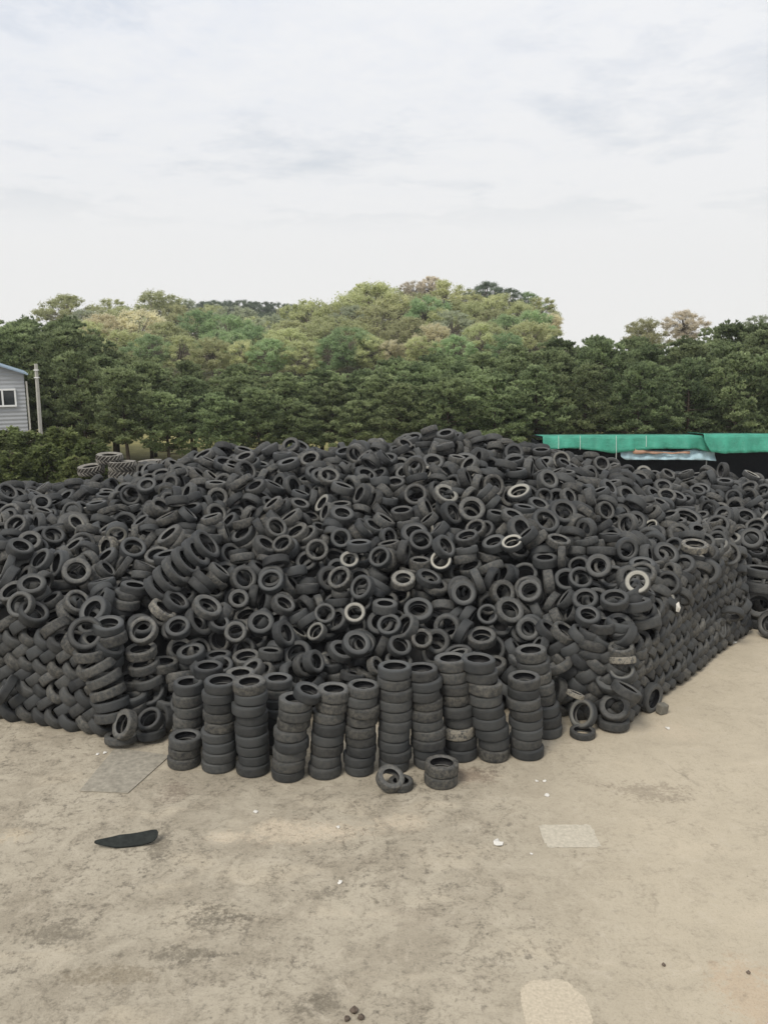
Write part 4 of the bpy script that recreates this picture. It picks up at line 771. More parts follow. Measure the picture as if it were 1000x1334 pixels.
-3,-3,19,58,21,3,-116,2275,337,-6,-18,5,66,22,2,29,2297,325,-20,3,2,60,20,1,67,2281,336,6,7,-18,57,23,3,150,2264,352,-10,-1,17,58,21,18,217,2264,373,-1,-7,19,58,20,6,281,2260,380,-6,
9,-17,55,22,17,355,2302,376,-5,-19,5,59,19,19,463,2282,323,-8,9,-16,63,21,1,-900,2327,232,-8,-15,11,68,20,5,-839,2345,258,-13,6,14,68,22,5,-738,2360,263,-13,1,-15,59,22,10,-560,2362,
355,1,6,-19,55,20,12,-464,2336,349,13,2,15,68,22,1,-442,2305,328,-3,8,18,58,21,13,-226,2324,329,-3,-8,18,67,19,5,60,2347,358,-7,-5,18,48,19,8,97,2289,356,0,3,-20,51,21,0,193,2314,403,
14,10,-10,70,24,2,230,2325,398,1,9,-18,70,23,3,319,2340,383,-1,-13,15,61,20,1,362,2349,364,13,1,15,53,17,2,437,2333,342,2,-4,-20,63,20,15,744,2323,247,5,12,-15,55,19,0,779,2341,230,
5,-12,15,58,19,12,1142,2379,36,4,14,-14,57,19,1,-888,2370,229,-10,1,17,73,21,1,-697,2397,315,6,-9,-16,65,21,5,-447,2403,356,4,7,-18,57,21,19,-397,2350,358,17,-8,-6,60,19,1,-319,2388,
352,4,9,-17,59,23,0,-262,2376,350,0,-9,18,56,20,13,-212,2366,372,-17,-11,1,61,23,2,-171,2400,362,5,-10,17,57,23,7,-115,2415,326,-4,0,-19,61,18,2,3,2357,335,-1,-6,19,60,20,10,41,2358,
367,6,6,-18,58,19,7,115,2361,374,3,1,-20,49,20,9,242,2385,414,10,5,-16,61,20,0,298,2393,385,12,5,16,63,21,0,369,2421,377,2,2,-20,52,22,2,419,2367,354,0,5,19,73,22,0,635,2390,326,-6,
3,-19,54,18,3,827,2397,242,7,0,19,61,19,1,1081,2378,38,5,-14,13,59,19,2,1198,2326,22,0,-10,17,54,21,0,1236,2319,30,-15,10,-9,65,20,2,1341,2333,32,4,19,-3,58,21,6,-1324,2440,288,0,-6,
-19,54,19,1,-936,2419,244,-6,18,5,58,21,3,-658,2452,333,2,6,19,63,21,2,-389,2438,402,16,-5,11,58,22,1,-276,2418,397,-16,-12,3,61,22,8,-242,2462,404,-5,-6,18,58,21,9,119,2422,400,-15,
-2,13,55,23,3,167,2422,393,-5,-1,-19,60,23,0,216,2438,420,-3,6,-19,58,20,4,401,2444,372,-3,-5,19,61,22,0,494,2419,337,9,-7,-17,49,19,2,715,2449,288,8,0,18,60,20,15,769,2461,259,-8,0,
-18,68,21,15,1192,2357,70,15,-11,7,57,20,2,1260,2360,64,2,17,-10,60,21,0,1303,2404,116,-6,-2,19,63,18,4,1340,2429,114,-7,-3,19,68,22,10,1414,2437,111,1,-12,16,67,20,0,-818,2478,272,
8,-10,-15,49,20,4,-736,2537,310,-1,0,20,55,21,2,-509,2538,392,-6,3,-19,61,25,7,-471,2518,402,-6,4,-19,51,18,19,-352,2478,388,-2,8,18,60,22,1,-275,2516,402,4,7,-18,63,22,19,-212,2508,
422,-10,-9,15,57,19,0,138,2483,428,4,-14,14,58,21,12,358,2490,349,5,-3,19,55,23,1,425,2495,383,14,14,-1,66,24,20,784,2508,260,8,14,12,54,20,12,1134,2474,111,-8,-12,14,60,21,4,1193,2477,
136,-1,-10,17,63,24,2,1230,2390,99,2,3,-20,59,19,2,1288,2433,133,5,-1,-19,54,20,0,1315,2463,144,9,11,14,57,21,4,1380,2468,133,-5,7,18,57,24,8,1453,2484,142,-6,-5,18,63,21,16,-1395,2592,
274,-7,-6,-18,61,24,11,-596,2552,363,17,4,10,70,21,1,-362,2582,384,-4,2,19,52,20,4,-280,2611,405,-8,-4,18,61,20,6,-91,2518,412,10,-9,15,61,22,7,77,2549,450,5,-9,17,59,20,19,188,2554,
485,-3,6,19,49,21,20,222,2554,444,3,1,20,59,20,4,385,2575,410,-2,-14,15,68,24,0,977,2528,204,-3,-2,20,59,20,11,1123,2517,163,-7,-13,14,51,19,1,1221,2552,175,-5,9,-17,49,19,7,1284,2522,
150,6,-8,17,58,21,16,1409,2537,167,-5,-8,18,59,21,1,-966,2630,293,8,6,-17,67,21,2,-316,2644,404,-16,7,10,54,19,7,-100,2639,409,-20,2,3,66,23,4,81,2627,461,-7,-6,18,61,23,5,140,2605,
463,0,4,20,57,20,1,194,2637,454,2,5,19,58,19,7,254,2645,464,-18,-8,1,73,23,14,344,2595,442,-8,3,18,54,20,6,391,2620,412,5,-9,17,58,21,0,1112,2582,190,-12,-5,15,67,21,10,1192,2602,192,
0,-5,19,51,21,18,1247,2622,210,-5,-6,18,51,19,2,1398,2575,213,-17,-11,0,64,21,1,1441,2604,205,2,-13,15,57,22,0,-1435,2641,247,-9,-5,17,61,24,19,109,2674,456,-1,11,17,53,22,2,155,2682,
457,-14,-5,-13,58,20,14,212,2684,440,0,19,6,58,19,6,270,2696,443,-2,7,19,56,20,8,331,2692,442,-1,-20,4,61,21,1,387,2688,425,-11,-2,-17,58,19,18,961,2653,232,4,0,-20,65,18,14,1176,2665,
216,-11,1,16,63,17,0,1249,2691,235,9,-12,13,59,20,11,1393,2672,240,6,-16,10,58,22,2,1427,2653,235,6,-16,10,56,18,0,335,2728,413,-2,-9,-18,64,21,18,394,2750,407,4,-3,19,61,21,5,525,2713,
410,8,-3,18,49,18,0,1447,2740,254,5,9,-17,63,20,7,1547,2720,232,9,5,17,59,23,0,1185,2809,214,-6,-17,9,63,23,2,1359,2807,260,6,-18,7,57,23,5,1397,2787,267,15,-11,-7,59,20,0,1517,2831,
224,-3,-7,19,57,21,10,159,2852,361,-6,11,16,63,24,4,222,2848,374,-2,-5,-19,58,19,0,395,2859,379,0,1,20,67,21,2,1505,2874,206,5,2,-19,61,20,4,1577,2836,219,-2,7,18,63,25,17,-340,2939,
273,0,-7,-19,56,18,2,1346,2893,253,-14,5,-13,61,21,10,-574,2989,286,6,-3,-19,60,22,16,-412,2989,287,2,6,19,59,22,1,-343,2982,257,2,-7,18,56,20,8,-537,3040,271,6,-7,18,55,20,0,-316,3027,
248,-11,1,17,70,24,3,66,3113,279,-20,-1,1,65,23,0,52,3154,235,-2,2,20,66,22,1,282,3144,289,1,6,19,52,22,1,401,3174,316,1,9,18,65,19,0,447,3195,311,-7,9,-17,68,20,0,-417,1674,39,-12,
14,-8,70,22,8,-903,1696,58,-2,10,-17,51,20,7,-685,1743,221,16,-1,12,66,22,18,-604,1764,200,-2,-2,-20,63,21,12,-535,1753,187,7,-8,17,61,20,0,-420,1657,89,3,-8,-18,68,19,15,-423,1638,
53,-3,13,-15,51,22,1,-302,1681,81,-10,3,-17,66,24,12,-250,1698,50,-3,-18,8,68,20,6,-79,1701,32,3,-3,-20,56,20,0,85,1722,40,-6,0,19,53,21,10,374,1697,118,8,-2,-18,64,20,17,-767,1779,
249,-9,-1,18,58,21,6,-733,1770,239,-7,-5,18,52,20,5,-656,1783,214,16,-3,12,68,22,6,-591,1791,213,-4,-1,-20,59,20,1,-432,1810,167,4,-9,17,61,23,3,-350,1696,116,2,-8,18,52,20,0,-259,1689,
102,-9,-7,17,55,20,18,-277,1735,93,-7,-12,14,73,22,0,-217,1683,75,15,3,13,63,19,3,-179,1718,48,4,4,-19,56,19,3,66,1722,76,0,15,-14,57,24,10,267,1720,50,-11,-5,-16,61,22,4,300,1707,57,
11,3,17,51,22,0,318,1701,94,8,2,-18,57,22,16,459,1802,181,-2,-7,19,59,21,2,-1096,1854,234,-6,-3,19,53,21,13,-979,1851,247,8,12,-14,49,18,0,-897,1846,264,7,-1,19,59,20,11,-757,1891,240,
0,6,19,65,23,5,-708,1902,229,14,11,9,63,25,10,-647,1860,230,-4,2,19,63,20,0,-533,1844,220,-12,3,-16,61,22,19,-483,1869,223,-8,-4,18,52,20,9,-445,1841,203,-8,-5,18,60,20,6,-365,1775,
147,-7,-19,3,55,22,15,-246,1847,137,2,-6,19,51,19,3,-212,1805,127,-6,-16,-10,63,19,6,-105,1799,116,5,2,19,56,19,3,-54,1825,128,3,-19,6,55,22,6,-6,1796,122,-18,3,8,67,21,6,9,1726,52,
9,7,-17,67,20,17,315,1817,149,0,-18,9,51,18,3,483,1844,216,1,-16,12,54,21,12,538,1848,226,15,-3,-13,66,24,1,-1179,1920,224,-1,4,-20,59,22,1,-1123,1919,243,8,2,-18,68,21,16,-1028,1920,
261,17,-6,-9,56,18,18,-975,1950,261,-1,15,13,63,22,3,-916,1933,278,3,-6,19,59,20,11,-856,1934,250,9,3,18,66,22,10,-794,1921,265,8,4,18,63,18,12,-756,1935,253,10,3,17,58,21,3,-676,1920,
254,15,0,13,61,24,18,-623,1941,235,1,-13,15,58,21,3,-514,1845,236,10,-3,17,60,21,17,-411,1905,218,7,-5,18,63,23,19,-250,1829,167,-10,-7,16,63,21,1,-200,1832,142,12,1,16,53,18,19,-47,
1804,126,3,-19,6,60,19,0,-8,1829,168,1,15,-13,63,19,0,79,1872,182,1,11,-17,58,20,10,246,1886,198,-5,19,4,58,21,15,290,1761,128,16,-3,12,56,20,2,303,1911,203,14,-12,8,58,18,12,541,1907,
252,5,12,-15,63,23,1,599,1927,257,-6,16,-10,53,22,11,-1154,1959,238,-1,20,4,65,25,6,-1102,1966,262,13,-11,-11,65,18,6,-1028,1976,252,8,-6,17,59,18,10,-960,1970,270,0,16,13,58,22,2,-887,
2003,244,2,1,-20,59,18,3,-791,1983,240,-5,4,19,67,21,2,-744,2000,243,18,-5,8,58,21,3,-729,1987,246,18,-5,8,57,18,1,-584,1985,254,9,-7,17,53,19,11,-514,1901,257,-6,13,-14,58,19,1,-425,
1851,246,13,7,13,60,21,3,-403,1959,234,0,-14,14,51,21,16,-307,1903,209,-20,1,2,56,21,4,-253,1961,225,17,-3,10,63,22,6,-180,1885,191,-14,-11,-9,56,19,5,-184,1976,213,1,-13,-15,57,23,
0,-51,1891,192,-4,-14,14,58,19,11,-21,1893,225,10,5,17,51,19,0,-11,1924,228,10,5,16,63,21,1,40,1953,221,1,0,20,51,19,3,121,1916,230,7,-5,18,66,20,19,218,1882,252,-18,-2,-7,63,20,9,344,
1967,244,-4,-12,15,63,22,5,477,2009,290,2,9,18,49,21,9,538,1969,262,6,16,-11,52,22,19,597,1981,267,-4,1,19,60,21,9,-1169,2057,258,-7,5,-18,51,21,8,-1155,1998,258,-13,-2,15,68,22,17,
-1036,2048,261,-17,-4,10,63,24,1,-772,2039,226,-6,5,18,54,18,1,-729,2051,264,-19,1,-7,68,23,10,-667,2005,258,8,-5,-18,58,20,4,-620,2035,269,8,-4,-18,56,19,0,-569,2065,279,1,-8,-18,54,
21,10,-474,2064,300,-5,-2,-19,58,22,17,-425,2047,270,-17,5,-10,64,22,5,-351,1961,240,14,1,14,68,21,0,-329,1974,247,14,1,14,51,19,10,-247,2045,252,-8,-3,-18,55,18,15,-218,1977,248,-4,
7,18,60,24,1,-183,1928,220,-1,4,20,57,23,3,-115,2002,249,-1,15,-13,52,20,1,-59,1966,230,3,-13,15,63,25,9,-13,1964,242,13,2,15,53,23,6,44,1970,239,-1,0,-20,51,19,6,185,2000,237,-7,16,
-10,53,17,0,213,1978,256,-7,-4,18,59,21,10,266,2013,252,-5,-3,-19,60,21,1,404,2031,284,0,13,16,61,21,9,523,2043,276,-5,4,19,61,22,2,570,2011,280,-3,2,20,51,20,1,616,2022,289,-13,-6,
-15,53,23,2,677,2075,271,20,0,-2,73,22,7,740,2066,237,13,-11,11,57,24,20,-1197,2079,281,-7,1,19,59,21,8,-1106,2107,276,-4,9,-17,61,23,12,-1070,2051,287,15,-13,-5,55,23,13,-1016,2069,
290,2,12,16,51,17,13,-924,2110,280,14,-3,-14,66,23,7,-731,2107,261,16,-12,4,61,22,1,-632,2111,256,-7,7,-17,56,21,19,-578,2089,286,-1,8,18,63,22,17,-507,2097,311,1,10,17,61,20,1,-455,
2128,289,-1,-2,20,61,22,5,-402,2102,275,-3,7,-19,61,22,5,-343,2092,284,9,8,-16,51,20,1,-304,2052,281,6,-13,14,60,18,11,-245,2082,278,-9,-10,15,63,20,5,-126,2089,317,-6,-12,-15,57,20,
2,-52,2009,278,4,12,-16,58,22,1,10,1989,274,12,13,-9,60,24,10,71,1971,256,0,-2,20,68,19,19,114,2017,279,1,12,-16,49,19,5,202,2037,279,-6,-10,16,63,22,0,298,2103,317,-14,5,13,68,23,17,
291,2046,299,-7,-5,18,54,18,0,394,2079,292,1,4,-19,57,21,0,514,2103,289,-9,-3,-17,67,22,3,558,2084,262,-4,1,20,70,23,5,707,2101,238,-14,-7,12,63,17,16,880,2088,64,15,-13,5,56,17,3,-1239,
2163,292,5,-4,19,61,21,2,-1101,2151,298,9,-18,-1,64,20,0,-1071,2119,299,-7,-7,17,53,18,1,-979,2101,288,11,4,16,52,20,13,-970,2120,300,11,4,16,59,19,6,-883,2160,232,4,-9,18,63,22,0,-746,
2153,230,4,7,-18,61,22,12,-604,2151,277,-16,-11,5,61,23,14,-565,2100,314,-1,8,18,59,21,4,-508,2116,324,1,10,17,67,19,0,-386,2155,300,-12,-7,14,61,19,1,-352,2139,301,16,-12,3,51,18,0,
-302,2131,309,8,-11,15,59,21,2,-227,2141,310,3,14,-14,59,22,4,-195,2095,292,-9,-8,16,63,23,8,-51,2148,288,-13,8,-12,52,21,15,-6,2122,296,6,13,-14,61,22,6,-13,2077,269,-15,5,12,49,20,
13,38,2096,258,5,1,-19,65,21,8,106,2138,312,-6,-14,13,61,21,0,138,2095,281,12,-2,16,55,21,18,234,2090,304,2,9,-18,51,17,9,350,2100,328,13,-5,15,49,21,9,548,2143,276,3,10,-17,57,20,3,
630,2173,236,0,-6,19,61,19,2,779,2150,262,-9,-5,-17,59,23,18,840,2198,246,-16,12,-2,55,20,18,-1179,2218,288,7,-11,-15,51,21,18,-995,2160,307,15,-12,6,54,20,10,-869,2181,255,-3,7,18,
55,19,1,-805,2208,269,6,-3,19,59,19,8,-708,2189,262,4,-6,19,51,21,12,-659,2236,274,-13,4,-15,59,19,5,-608,2206,319,-14,-13,-4,57,20,4,-536,2146,349,2,0,-20,63,18,1,-505,2197,324,-16,
4,-12,57,20,16,-385,2223,320,1,10,17,57,20,0,-349,2238,329,10,10,15,67,18,1,-315,2181,322,-16,9,7,61,21,18,-187,2218,299,-6,3,19,61,22,7,-131,2231,333,6,-5,-18,54,19,9,-75,2234,335,
-7,-7,-17,53,17,20,-48,2194,317,-19,4,4,56,18,0,60,2106,294,-5,-1,19,66,23,3,68,2211,327,9,6,-17,65,20,2,97,2090,303,-6,-1,19,57,19,0,345,2152,329,7,-12,14,54,19,13,398,2181,324,3,-5,
19,57,20,1,446,2209,328,18,-6,-7,54,19,10,523,2178,300,1,8,18,61,23,1,560,2222,280,2,-5,-19,58,19,0,738,2227,279,9,9,-16,68,23,6,815,2226,237,-6,-14,-13,54,19,0,-1158,2323,290,-14,9,
-11,52,20,6,-803,2253,285,-11,-2,-17,61,24,4,-736,2260,282,6,-5,-18,56,18,20,-600,2244,358,10,-5,17,68,20,16,-494,2258,333,-3,4,-19,48,18,6,-405,2242,324,7,-13,-13,59,21,7,-322,2255,
330,1,8,-18,55,20,0,-211,2253,319,-3,-1,20,67,21,10,-152,2270,347,14,8,-12,59,21,0,-94,2285,371,-8,-2,-18,58,23,15,-15,2236,317,-13,0,-15,58,19,0,168,2225,362,-12,16,-2,65,20,1,230,
2228,390,15,-11,-8,56,18,20,271,2214,404,-15,3,13,54,20,0,421,2256,337,-5,-3,-19,68,22,17,543,2217,304,1,8,18,68,24,19,599,2261,302,17,-10,2,65,22,0,-1217,2317,275,0,-6,19,51,17,4,-1169,
2329,271,14,-9,11,56,21,10,-1091,2366,279,7,-18,5,70,22,10,-990,2348,261,-5,-10,16,63,21,9,-901,2325,269,-7,-2,19,66,22,10,-859,2329,294,-19,1,6,55,20,9,-819,2321,282,4,6,-19,57,21,
0,-759,2311,286,3,11,-16,68,25,6,-710,2308,275,-10,-8,15,51,21,8,-632,2330,345,-18,3,-7,65,18,5,-578,2338,381,5,-4,-19,55,25,14,-519,2354,333,18,-1,10,59,20,1,-436,2338,355,13,2,15,
51,19,20,-403,2301,334,20,-2,-1,53,17,4,-356,2341,341,-10,-4,17,49,18,3,-187,2301,379,16,8,-9,59,22,17,-156,2332,366,1,2,20,70,20,9,-102,2354,332,10,9,15,55,25,0,-20,2282,328,-1,5,19,
66,21,8,61,2280,385,-12,4,15,53,21,0,134,2312,380,16,-9,9,63,22,11,145,2298,391,-16,9,-9,59,19,4,225,2295,427,18,-5,8,63,23,5,283,2335,396,14,9,-12,58,20,14,390,2336,384,17,-10,1,64,
20,14,423,2313,356,3,11,-16,68,19,18,502,2301,363,-4,-18,8,54,18,0,573,2301,314,-4,-4,-19,57,20,6,674,2337,319,-1,16,-12,58,22,4,676,2365,305,12,-14,8,52,23,8,780,2362,262,-4,-10,-17,
63,19,3,-1199,2369,300,4,-5,19,60,20,16,-990,2399,262,-7,-11,15,58,22,19,-817,2386,278,1,-3,-20,60,21,5,-763,2418,266,-8,0,18,51,18,13,-745,2386,291,-2,1,20,63,20,12,-673,2344,323,-8,
-7,17,61,23,11,-632,2368,345,4,19,-3,61,23,0,-481,2368,363,-8,-5,-18,59,24,3,-419,2330,388,18,-4,-7,67,20,16,-378,2331,378,-14,13,-7,63,21,5,-321,2342,367,7,0,19,67,20,14,-263,2337,
352,-2,5,19,49,20,3,-225,2324,375,-20,0,-4,61,19,0,-176,2369,399,-15,1,-14,51,21,14,-138,2374,380,-20,4,2,53,20,17,1,2338,352,-10,-7,16,66,22,6,79,2396,381,16,3,-12,59,21,4,90,2332,
392,3,1,-20,54,17,16,206,2377,399,-10,-5,16,53,19,2,275,2423,435,-3,14,14,63,24,1,309,2397,396,12,5,16,56,17,3,359,2393,391,-2,-1,20,48,20,0,413,2385,373,0,5,19,65,20,2,500,2335,364,
-6,-11,16,59,19,5,641,2364,356,-2,-13,-15,59,21,7,689,2389,334,-7,-14,-13,56,20,1,735,2397,288,7,-12,14,66,24,17,789,2403,268,-2,2,20,58,21,0,1037,2376,155,6,16,-11,56,21,9,1055,2354,
74,16,-10,5,64,23,19,1099,2358,50,-9,17,-5,51,20,7,1156,2368,59,0,-14,15,66,23,6,1344,2334,71,-1,4,20,57,18,19,-1091,2448,287,-8,9,16,64,23,14,-939,2433,276,3,13,15,55,25,19,-788,2465,
280,11,-9,-14,59,19,10,-743,2446,320,5,-19,1,58,19,7,-661,2465,362,-12,7,-14,65,21,14,-641,2415,365,10,-3,-17,51,21,16,-584,2410,369,-3,14,-14,60,22,8,-542,2430,369,-14,-9,-12,64,20,
5,-496,2426,359,-14,6,-13,53,18,2,-433,2456,406,1,6,-19,48,20,0,-344,2381,383,-18,5,7,55,21,0,-317,2448,381,-17,5,-10,65,21,5,-222,2408,402,2,4,-20,61,22,12,-197,2423,382,-6,-4,19,58,
19,3,-24,2393,378,8,-5,18,51,18,16,-10,2390,414,-8,-7,17,58,20,12,96,2438,402,-13,6,14,66,23,15,168,2385,404,3,-8,18,57,21,1,238,2448,456,3,10,-17,63,19,6,339,2442,399,12,1,-16,60,19,
3,368,2453,389,-2,3,20,63,25,2,424,2441,394,-2,-5,19,58,19,20,465,2408,354,-8,0,18,60,21,15,530,2410,347,17,-6,-8,61,23,5,701,2426,332,9,6,17,57,21,3,1041,2403,124,-5,-11,-16,64,19,
1,1073,2399,99,3,-8,-18,55,21,11,1123,2417,94,12,-1,-16,64,20,9,1170,2385,98,2,-9,-18,52,22,0,1206,2341,71,-15,11,-7,61,21,0,1269,2380,116,-19,-4,-5,56,21,18,1323,2339,88,-1,4,20,54,
20,2,-1197,2467,294,20,-3,2,52,22,8,-1162,2484,304,-15,11,-8,61,20,0,-756,2480,303,18,2,9,59,18,15,-724,2505,320,1,-11,17,54,17,0,-513,2556,412,-6,3,-19,53,21,2,-440,2514,395,6,-3,19,
64,22,0,-412,2509,401,3,-2,20,60,18,3,-330,2566,419,12,1,16,63,22,6,-287,2489,405,4,7,-18,58,21,3,-226,2545,438,-6,16,10,54,18,11,-173,2517,413,-14,-13,6,61,19,16,-155,2469,401,11,-8,
-14,68,20,1,-72,2507,417,-10,9,-15,61,22,7,-6,2452,427,8,2,-18,53,21,15,149,2459,450,-4,-4,19,65,21,15,181,2452,437,12,-2,-16,61,20,1,266,2490,442,7,-12,14,60,21,15,351,2501,401,6,-1,
-19,49,20,11,1060,2444,164,3,8,-18,49,20,10,1085,2442,129,12,13,-10,59,24,15,1124,2444,139,-18,-4,-7,59,19,20,1176,2339,126,-8,3,-18,55,23,8,1227,2383,117,2,3,-20,65,20,0,1250,2438,
143,-19,6,1,54,18,19,1284,2416,151,5,-1,-19,57,19,13,1325,2479,149,9,11,14,60,19,0,1384,2478,150,-5,7,18,48,17,6,1443,2460,151,-6,-5,18,60,20,2,-1260,2557,296,-13,-14,5,57,20,8,-1172,
2516,317,9,-18,-2,57,19,5,-1138,2562,309,-6,12,15,51,19,15,-849,2551,323,-1,-12,16,65,25,4,-209,2583,412,2,14,-14,64,21,6,-155,2524,404,14,13,-6,58,20,9,-134,2555,386,4,-2,-19,67,20,
0,19,2521,428,4,-13,14,60,21,19,75,2515,440,5,-9,17,63,19,19,183,2585,493,4,2,20,61,23,7,229,2592,473,18,6,-5,51,18,8,364,2541,421,-2,-15,-13,58,19,8,408,2601,434,-9,-17,-6,58,20,3,
727,2568,321,6,-13,-14,70,21,7,862,2543,281,-7,-17,-7,59,20,1,958,2535,257,-10,-16,6,59,21,0,1078,2493,163,-2,-4,19,64,22,19,1158,2466,146,5,9,-17,58,19,0,1230,2538,211,-15,-4,-13,59,
22,7,1285,2420,171,5,-1,-19,55,19,2,1356,2492,174,-4,-4,19,60,23,1,1395,2498,189,-20,-1,-4,61,20,10,-1380,2598,302,-2,-2,-20,56,19,3,-1286,2605,305,8,18,-4,58,20,15,-994,2654,305,6,
8,-17,53,21,2,-963,2587,305,-11,1,17,66,23,1,-719,2598,370,12,10,13,53,24,8,-360,2641,400,-15,-6,-12,70,21,0,-125,2625,394,19,-4,-5,65,18,10,-62,2630,467,-12,-16,1,51,19,12,17,2615,
428,-9,-11,14,61,22,13,41,2600,461,6,-9,17,55,19,3,64,2596,485,6,-9,17,49,19,19,166,2651,477,-4,-2,-19,52,19,10,226,2652,494,-11,-3,16,63,22,2,325,2566,444,8,-1,-18,58,20,10,354,2653,
452,-3,-13,15,60,23,10,945,2583,237,-6,4,-19,67,21,1,1071,2565,220,5,0,-19,53,18,0,1085,2543,195,2,9,-18,60,19,1,1195,2601,214,3,-4,19,55,19,4,1287,2511,186,-5,9,-17,57,22,5,1305,2583,
213,-11,-3,16,67,21,16,1369,2546,201,12,-10,13,61,21,0,1444,2561,211,-13,-10,12,58,23,0,1480,2591,202,9,-14,11,67,20,15,-1388,2678,291,-9,6,17,55,22,5,-914,2655,295,-1,-9,18,70,23,6,
-808,2715,331,-10,-17,0,55,19,6,-140,2709,417,7,7,17,58,19,3,35,2687,439,1,-13,-15,60,18,0,144,2731,451,9,12,-13,64,19,7,201,2710,419,0,-19,-6,57,24,17,279,2699,478,-3,-8,18,60,21,7,
343,2735,468,5,-6,19,65,18,1,517,2614,397,-7,16,-10,61,22,14,570,2676,427,1,-19,5,59,20,12,603,2653,386,-3,7,-19,64,20,6,699,2701,348,-3,-15,13,59,21,0,913,2626,285,-19,-1,7,61,22,18,
981,2628,264,-9,-4,18,67,21,14,1018,2656,254,-3,5,19,61,22,5,1053,2711,236,-13,-12,10,59,24,8,1126,2604,218,2,3,20,67,20,1,1188,2680,250,-8,2,18,58,19,3,1216,2642,250,13,-9,13,54,20,
2,1269,2670,235,-9,10,-15,60,21,0,1327,2656,249,-4,-5,19,55,21,19,1363,2614,229,19,5,-2,55,21,14,1399,2630,235,8,18,-5,67,19,5,392,2719,452,2,-2,-20,63,25,1,449,2749,434,6,-3,-19,60,
20,1,503,2694,423,1,3,-20,55,22,0,559,2712,413,16,2,11,70,21,11,704,2744,356,1,5,19,56,21,0,1026,2731,261,-5,14,14,61,21,4,1114,2726,232,5,5,18,73,23,1,1417,2717,271,8,0,18,59,20,17,
1564,2772,243,-6,-19,3,68,22,3,402,2767,445,-6,-12,15,61,21,8,486,2814,409,1,-6,-19,53,23,5,736,2794,354,8,-1,-18,63,25,6,1134,2779,256,-18,-3,8,60,21,1,1197,2795,244,-2,12,-15,67,19,
9,1264,2798,237,-5,2,-19,61,20,5,1285,2768,229,11,-14,9,56,21,7,1343,2774,254,-7,-18,7,61,20,9,1433,2798,258,18,-8,-4,53,23,16,1516,2825,241,-3,-7,19,60,21,5,1566,2796,237,2,20,0,60,
21,0,-258,2898,313,5,-7,18,59,24,8,923,2836,306,16,-3,-12,57,23,5,1139,2837,282,-5,10,17,63,17,11,1158,2795,259,18,3,-8,59,19,19,1214,2840,212,-18,-3,9,61,18,1,1291,2852,241,-16,3,-12,
57,19,15,1309,2827,253,7,-3,18,49,20,0,1407,2843,271,1,-1,20,61,20,2,1577,2894,242,-9,17,4,63,24,0,906,2909,340,-3,-15,12,53,18,1,1309,2886,275,-19,-5,-1,60,23,1,-315,3025,289,-18,7,
6,67,21,18,1045,2979,303,1,-1,20,60,22,7,1289,2953,282,13,-2,15,63,17,3,1349,2973,290,8,17,-5,58,20,9,1255,3004,301,-5,-8,-17,58,19,5,1332,3023,287,17,1,-10,61,20,19,1202,3119,288,-5,
0,19,68,22,19,1253,3086,297,-3,13,-15,60,19,5,1479,3097,280,-9,-6,17,55,19,0,1424,3151,274,-8,16,9,51,18,3,1600,3190,237,-2,-1,20,61,20,8,-632,1724,206,-7,-14,13,64,20,0,-116,1687,47,
3,-3,-20,51,21,2,-619,1771,238,15,7,-11,61,24,1,-468,1785,170,6,11,-16,63,19,2,-391,1691,110,15,-2,13,56,21,0,-280,1684,113,-8,-7,17,52,22,12,-204,1719,84,17,1,11,63,19,18,-157,1692,
76,9,1,-18,59,24,0,-12,1727,64,9,7,-17,59,20,6,222,1698,95,11,-1,17,55,18,1,461,1778,193,-2,-7,19,65,20,2,-1125,1812,207,14,13,7,57,22,10,-981,1735,91,-10,-12,12,61,22,1,-866,1863,291,
17,6,-8,63,18,1,-841,1890,274,-17,11,-2,65,19,7,-820,1848,266,-13,-10,11,64,22,7,-653,1865,250,4,-2,-19,63,21,0,-574,1806,243,4,1,20,63,19,7,-237,1777,119,6,16,10,59,19,1,-213,1789,
119,6,16,10,53,19,14,-145,1749,90,-7,-15,12,61,25,17,333,1805,168,0,-18,9,55,22,1,359,1859,183,17,-2,10,59,22,6,426,1808,201,-18,1,8,56,18,9,484,1825,224,-1,16,-12,58,20,11,-1071,1933,
264,3,-4,19,68,21,9,-1020,1883,277,2,-19,5,55,24,18,-939,1908,301,6,-2,19,61,25,6,-875,1910,300,4,-11,-16,60,23,18,-836,1949,278,-18,-1,8,59,24,1,-660,1915,269,15,0,13,51,20,6,-633,
1805,250,-11,11,12,51,18,1,-368,1809,197,-14,-6,13,53,22,7,-190,1743,125,7,13,-14,65,18,0,-46,1777,135,4,-14,13,49,20,11,161,1830,129,-1,-12,16,64,21,1,325,1872,189,14,1,14,56,18,14,
390,1862,205,16,-10,-8,56,19,11,-1169,1910,260,-2,2,-20,61,20,4,-1062,1924,281,3,-4,19,56,21,0,-1015,1992,273,-8,6,-17,53,24,1,-894,1970,286,7,12,15,57,21,10,-810,1963,282,-18,-1,8,
56,19,0,-735,1926,282,11,-3,-16,56,20,18,-676,1979,284,10,7,-16,59,19,5,-573,1937,269,-8,-5,-18,59,21,8,-470,1945,272,17,1,11,60,19,5,-282,1834,172,-14,-6,13,59,23,0,-268,1925,248,2,
14,-15,63,23,2,-173,1843,169,11,-7,-15,58,21,2,-150,1882,191,-19,-5,-5,57,18,15,-110,1882,199,-1,6,19,59,20,2,-51,1872,203,-4,-14,14,55,20,0,181,1901,227,0,19,-7,64,20,2,348,1912,226,
-6,-15,12,59,24,4,338,1890,228,-6,-15,12,64,22,11,429,1954,289,-19,5,-1,58,18,13,517,1957,265,-6,-15,11,57,21,0,-1119,1992,278,18,-8,4,58,22,3,-1053,2020,280,17,-2,-11,57,24,19,-986,
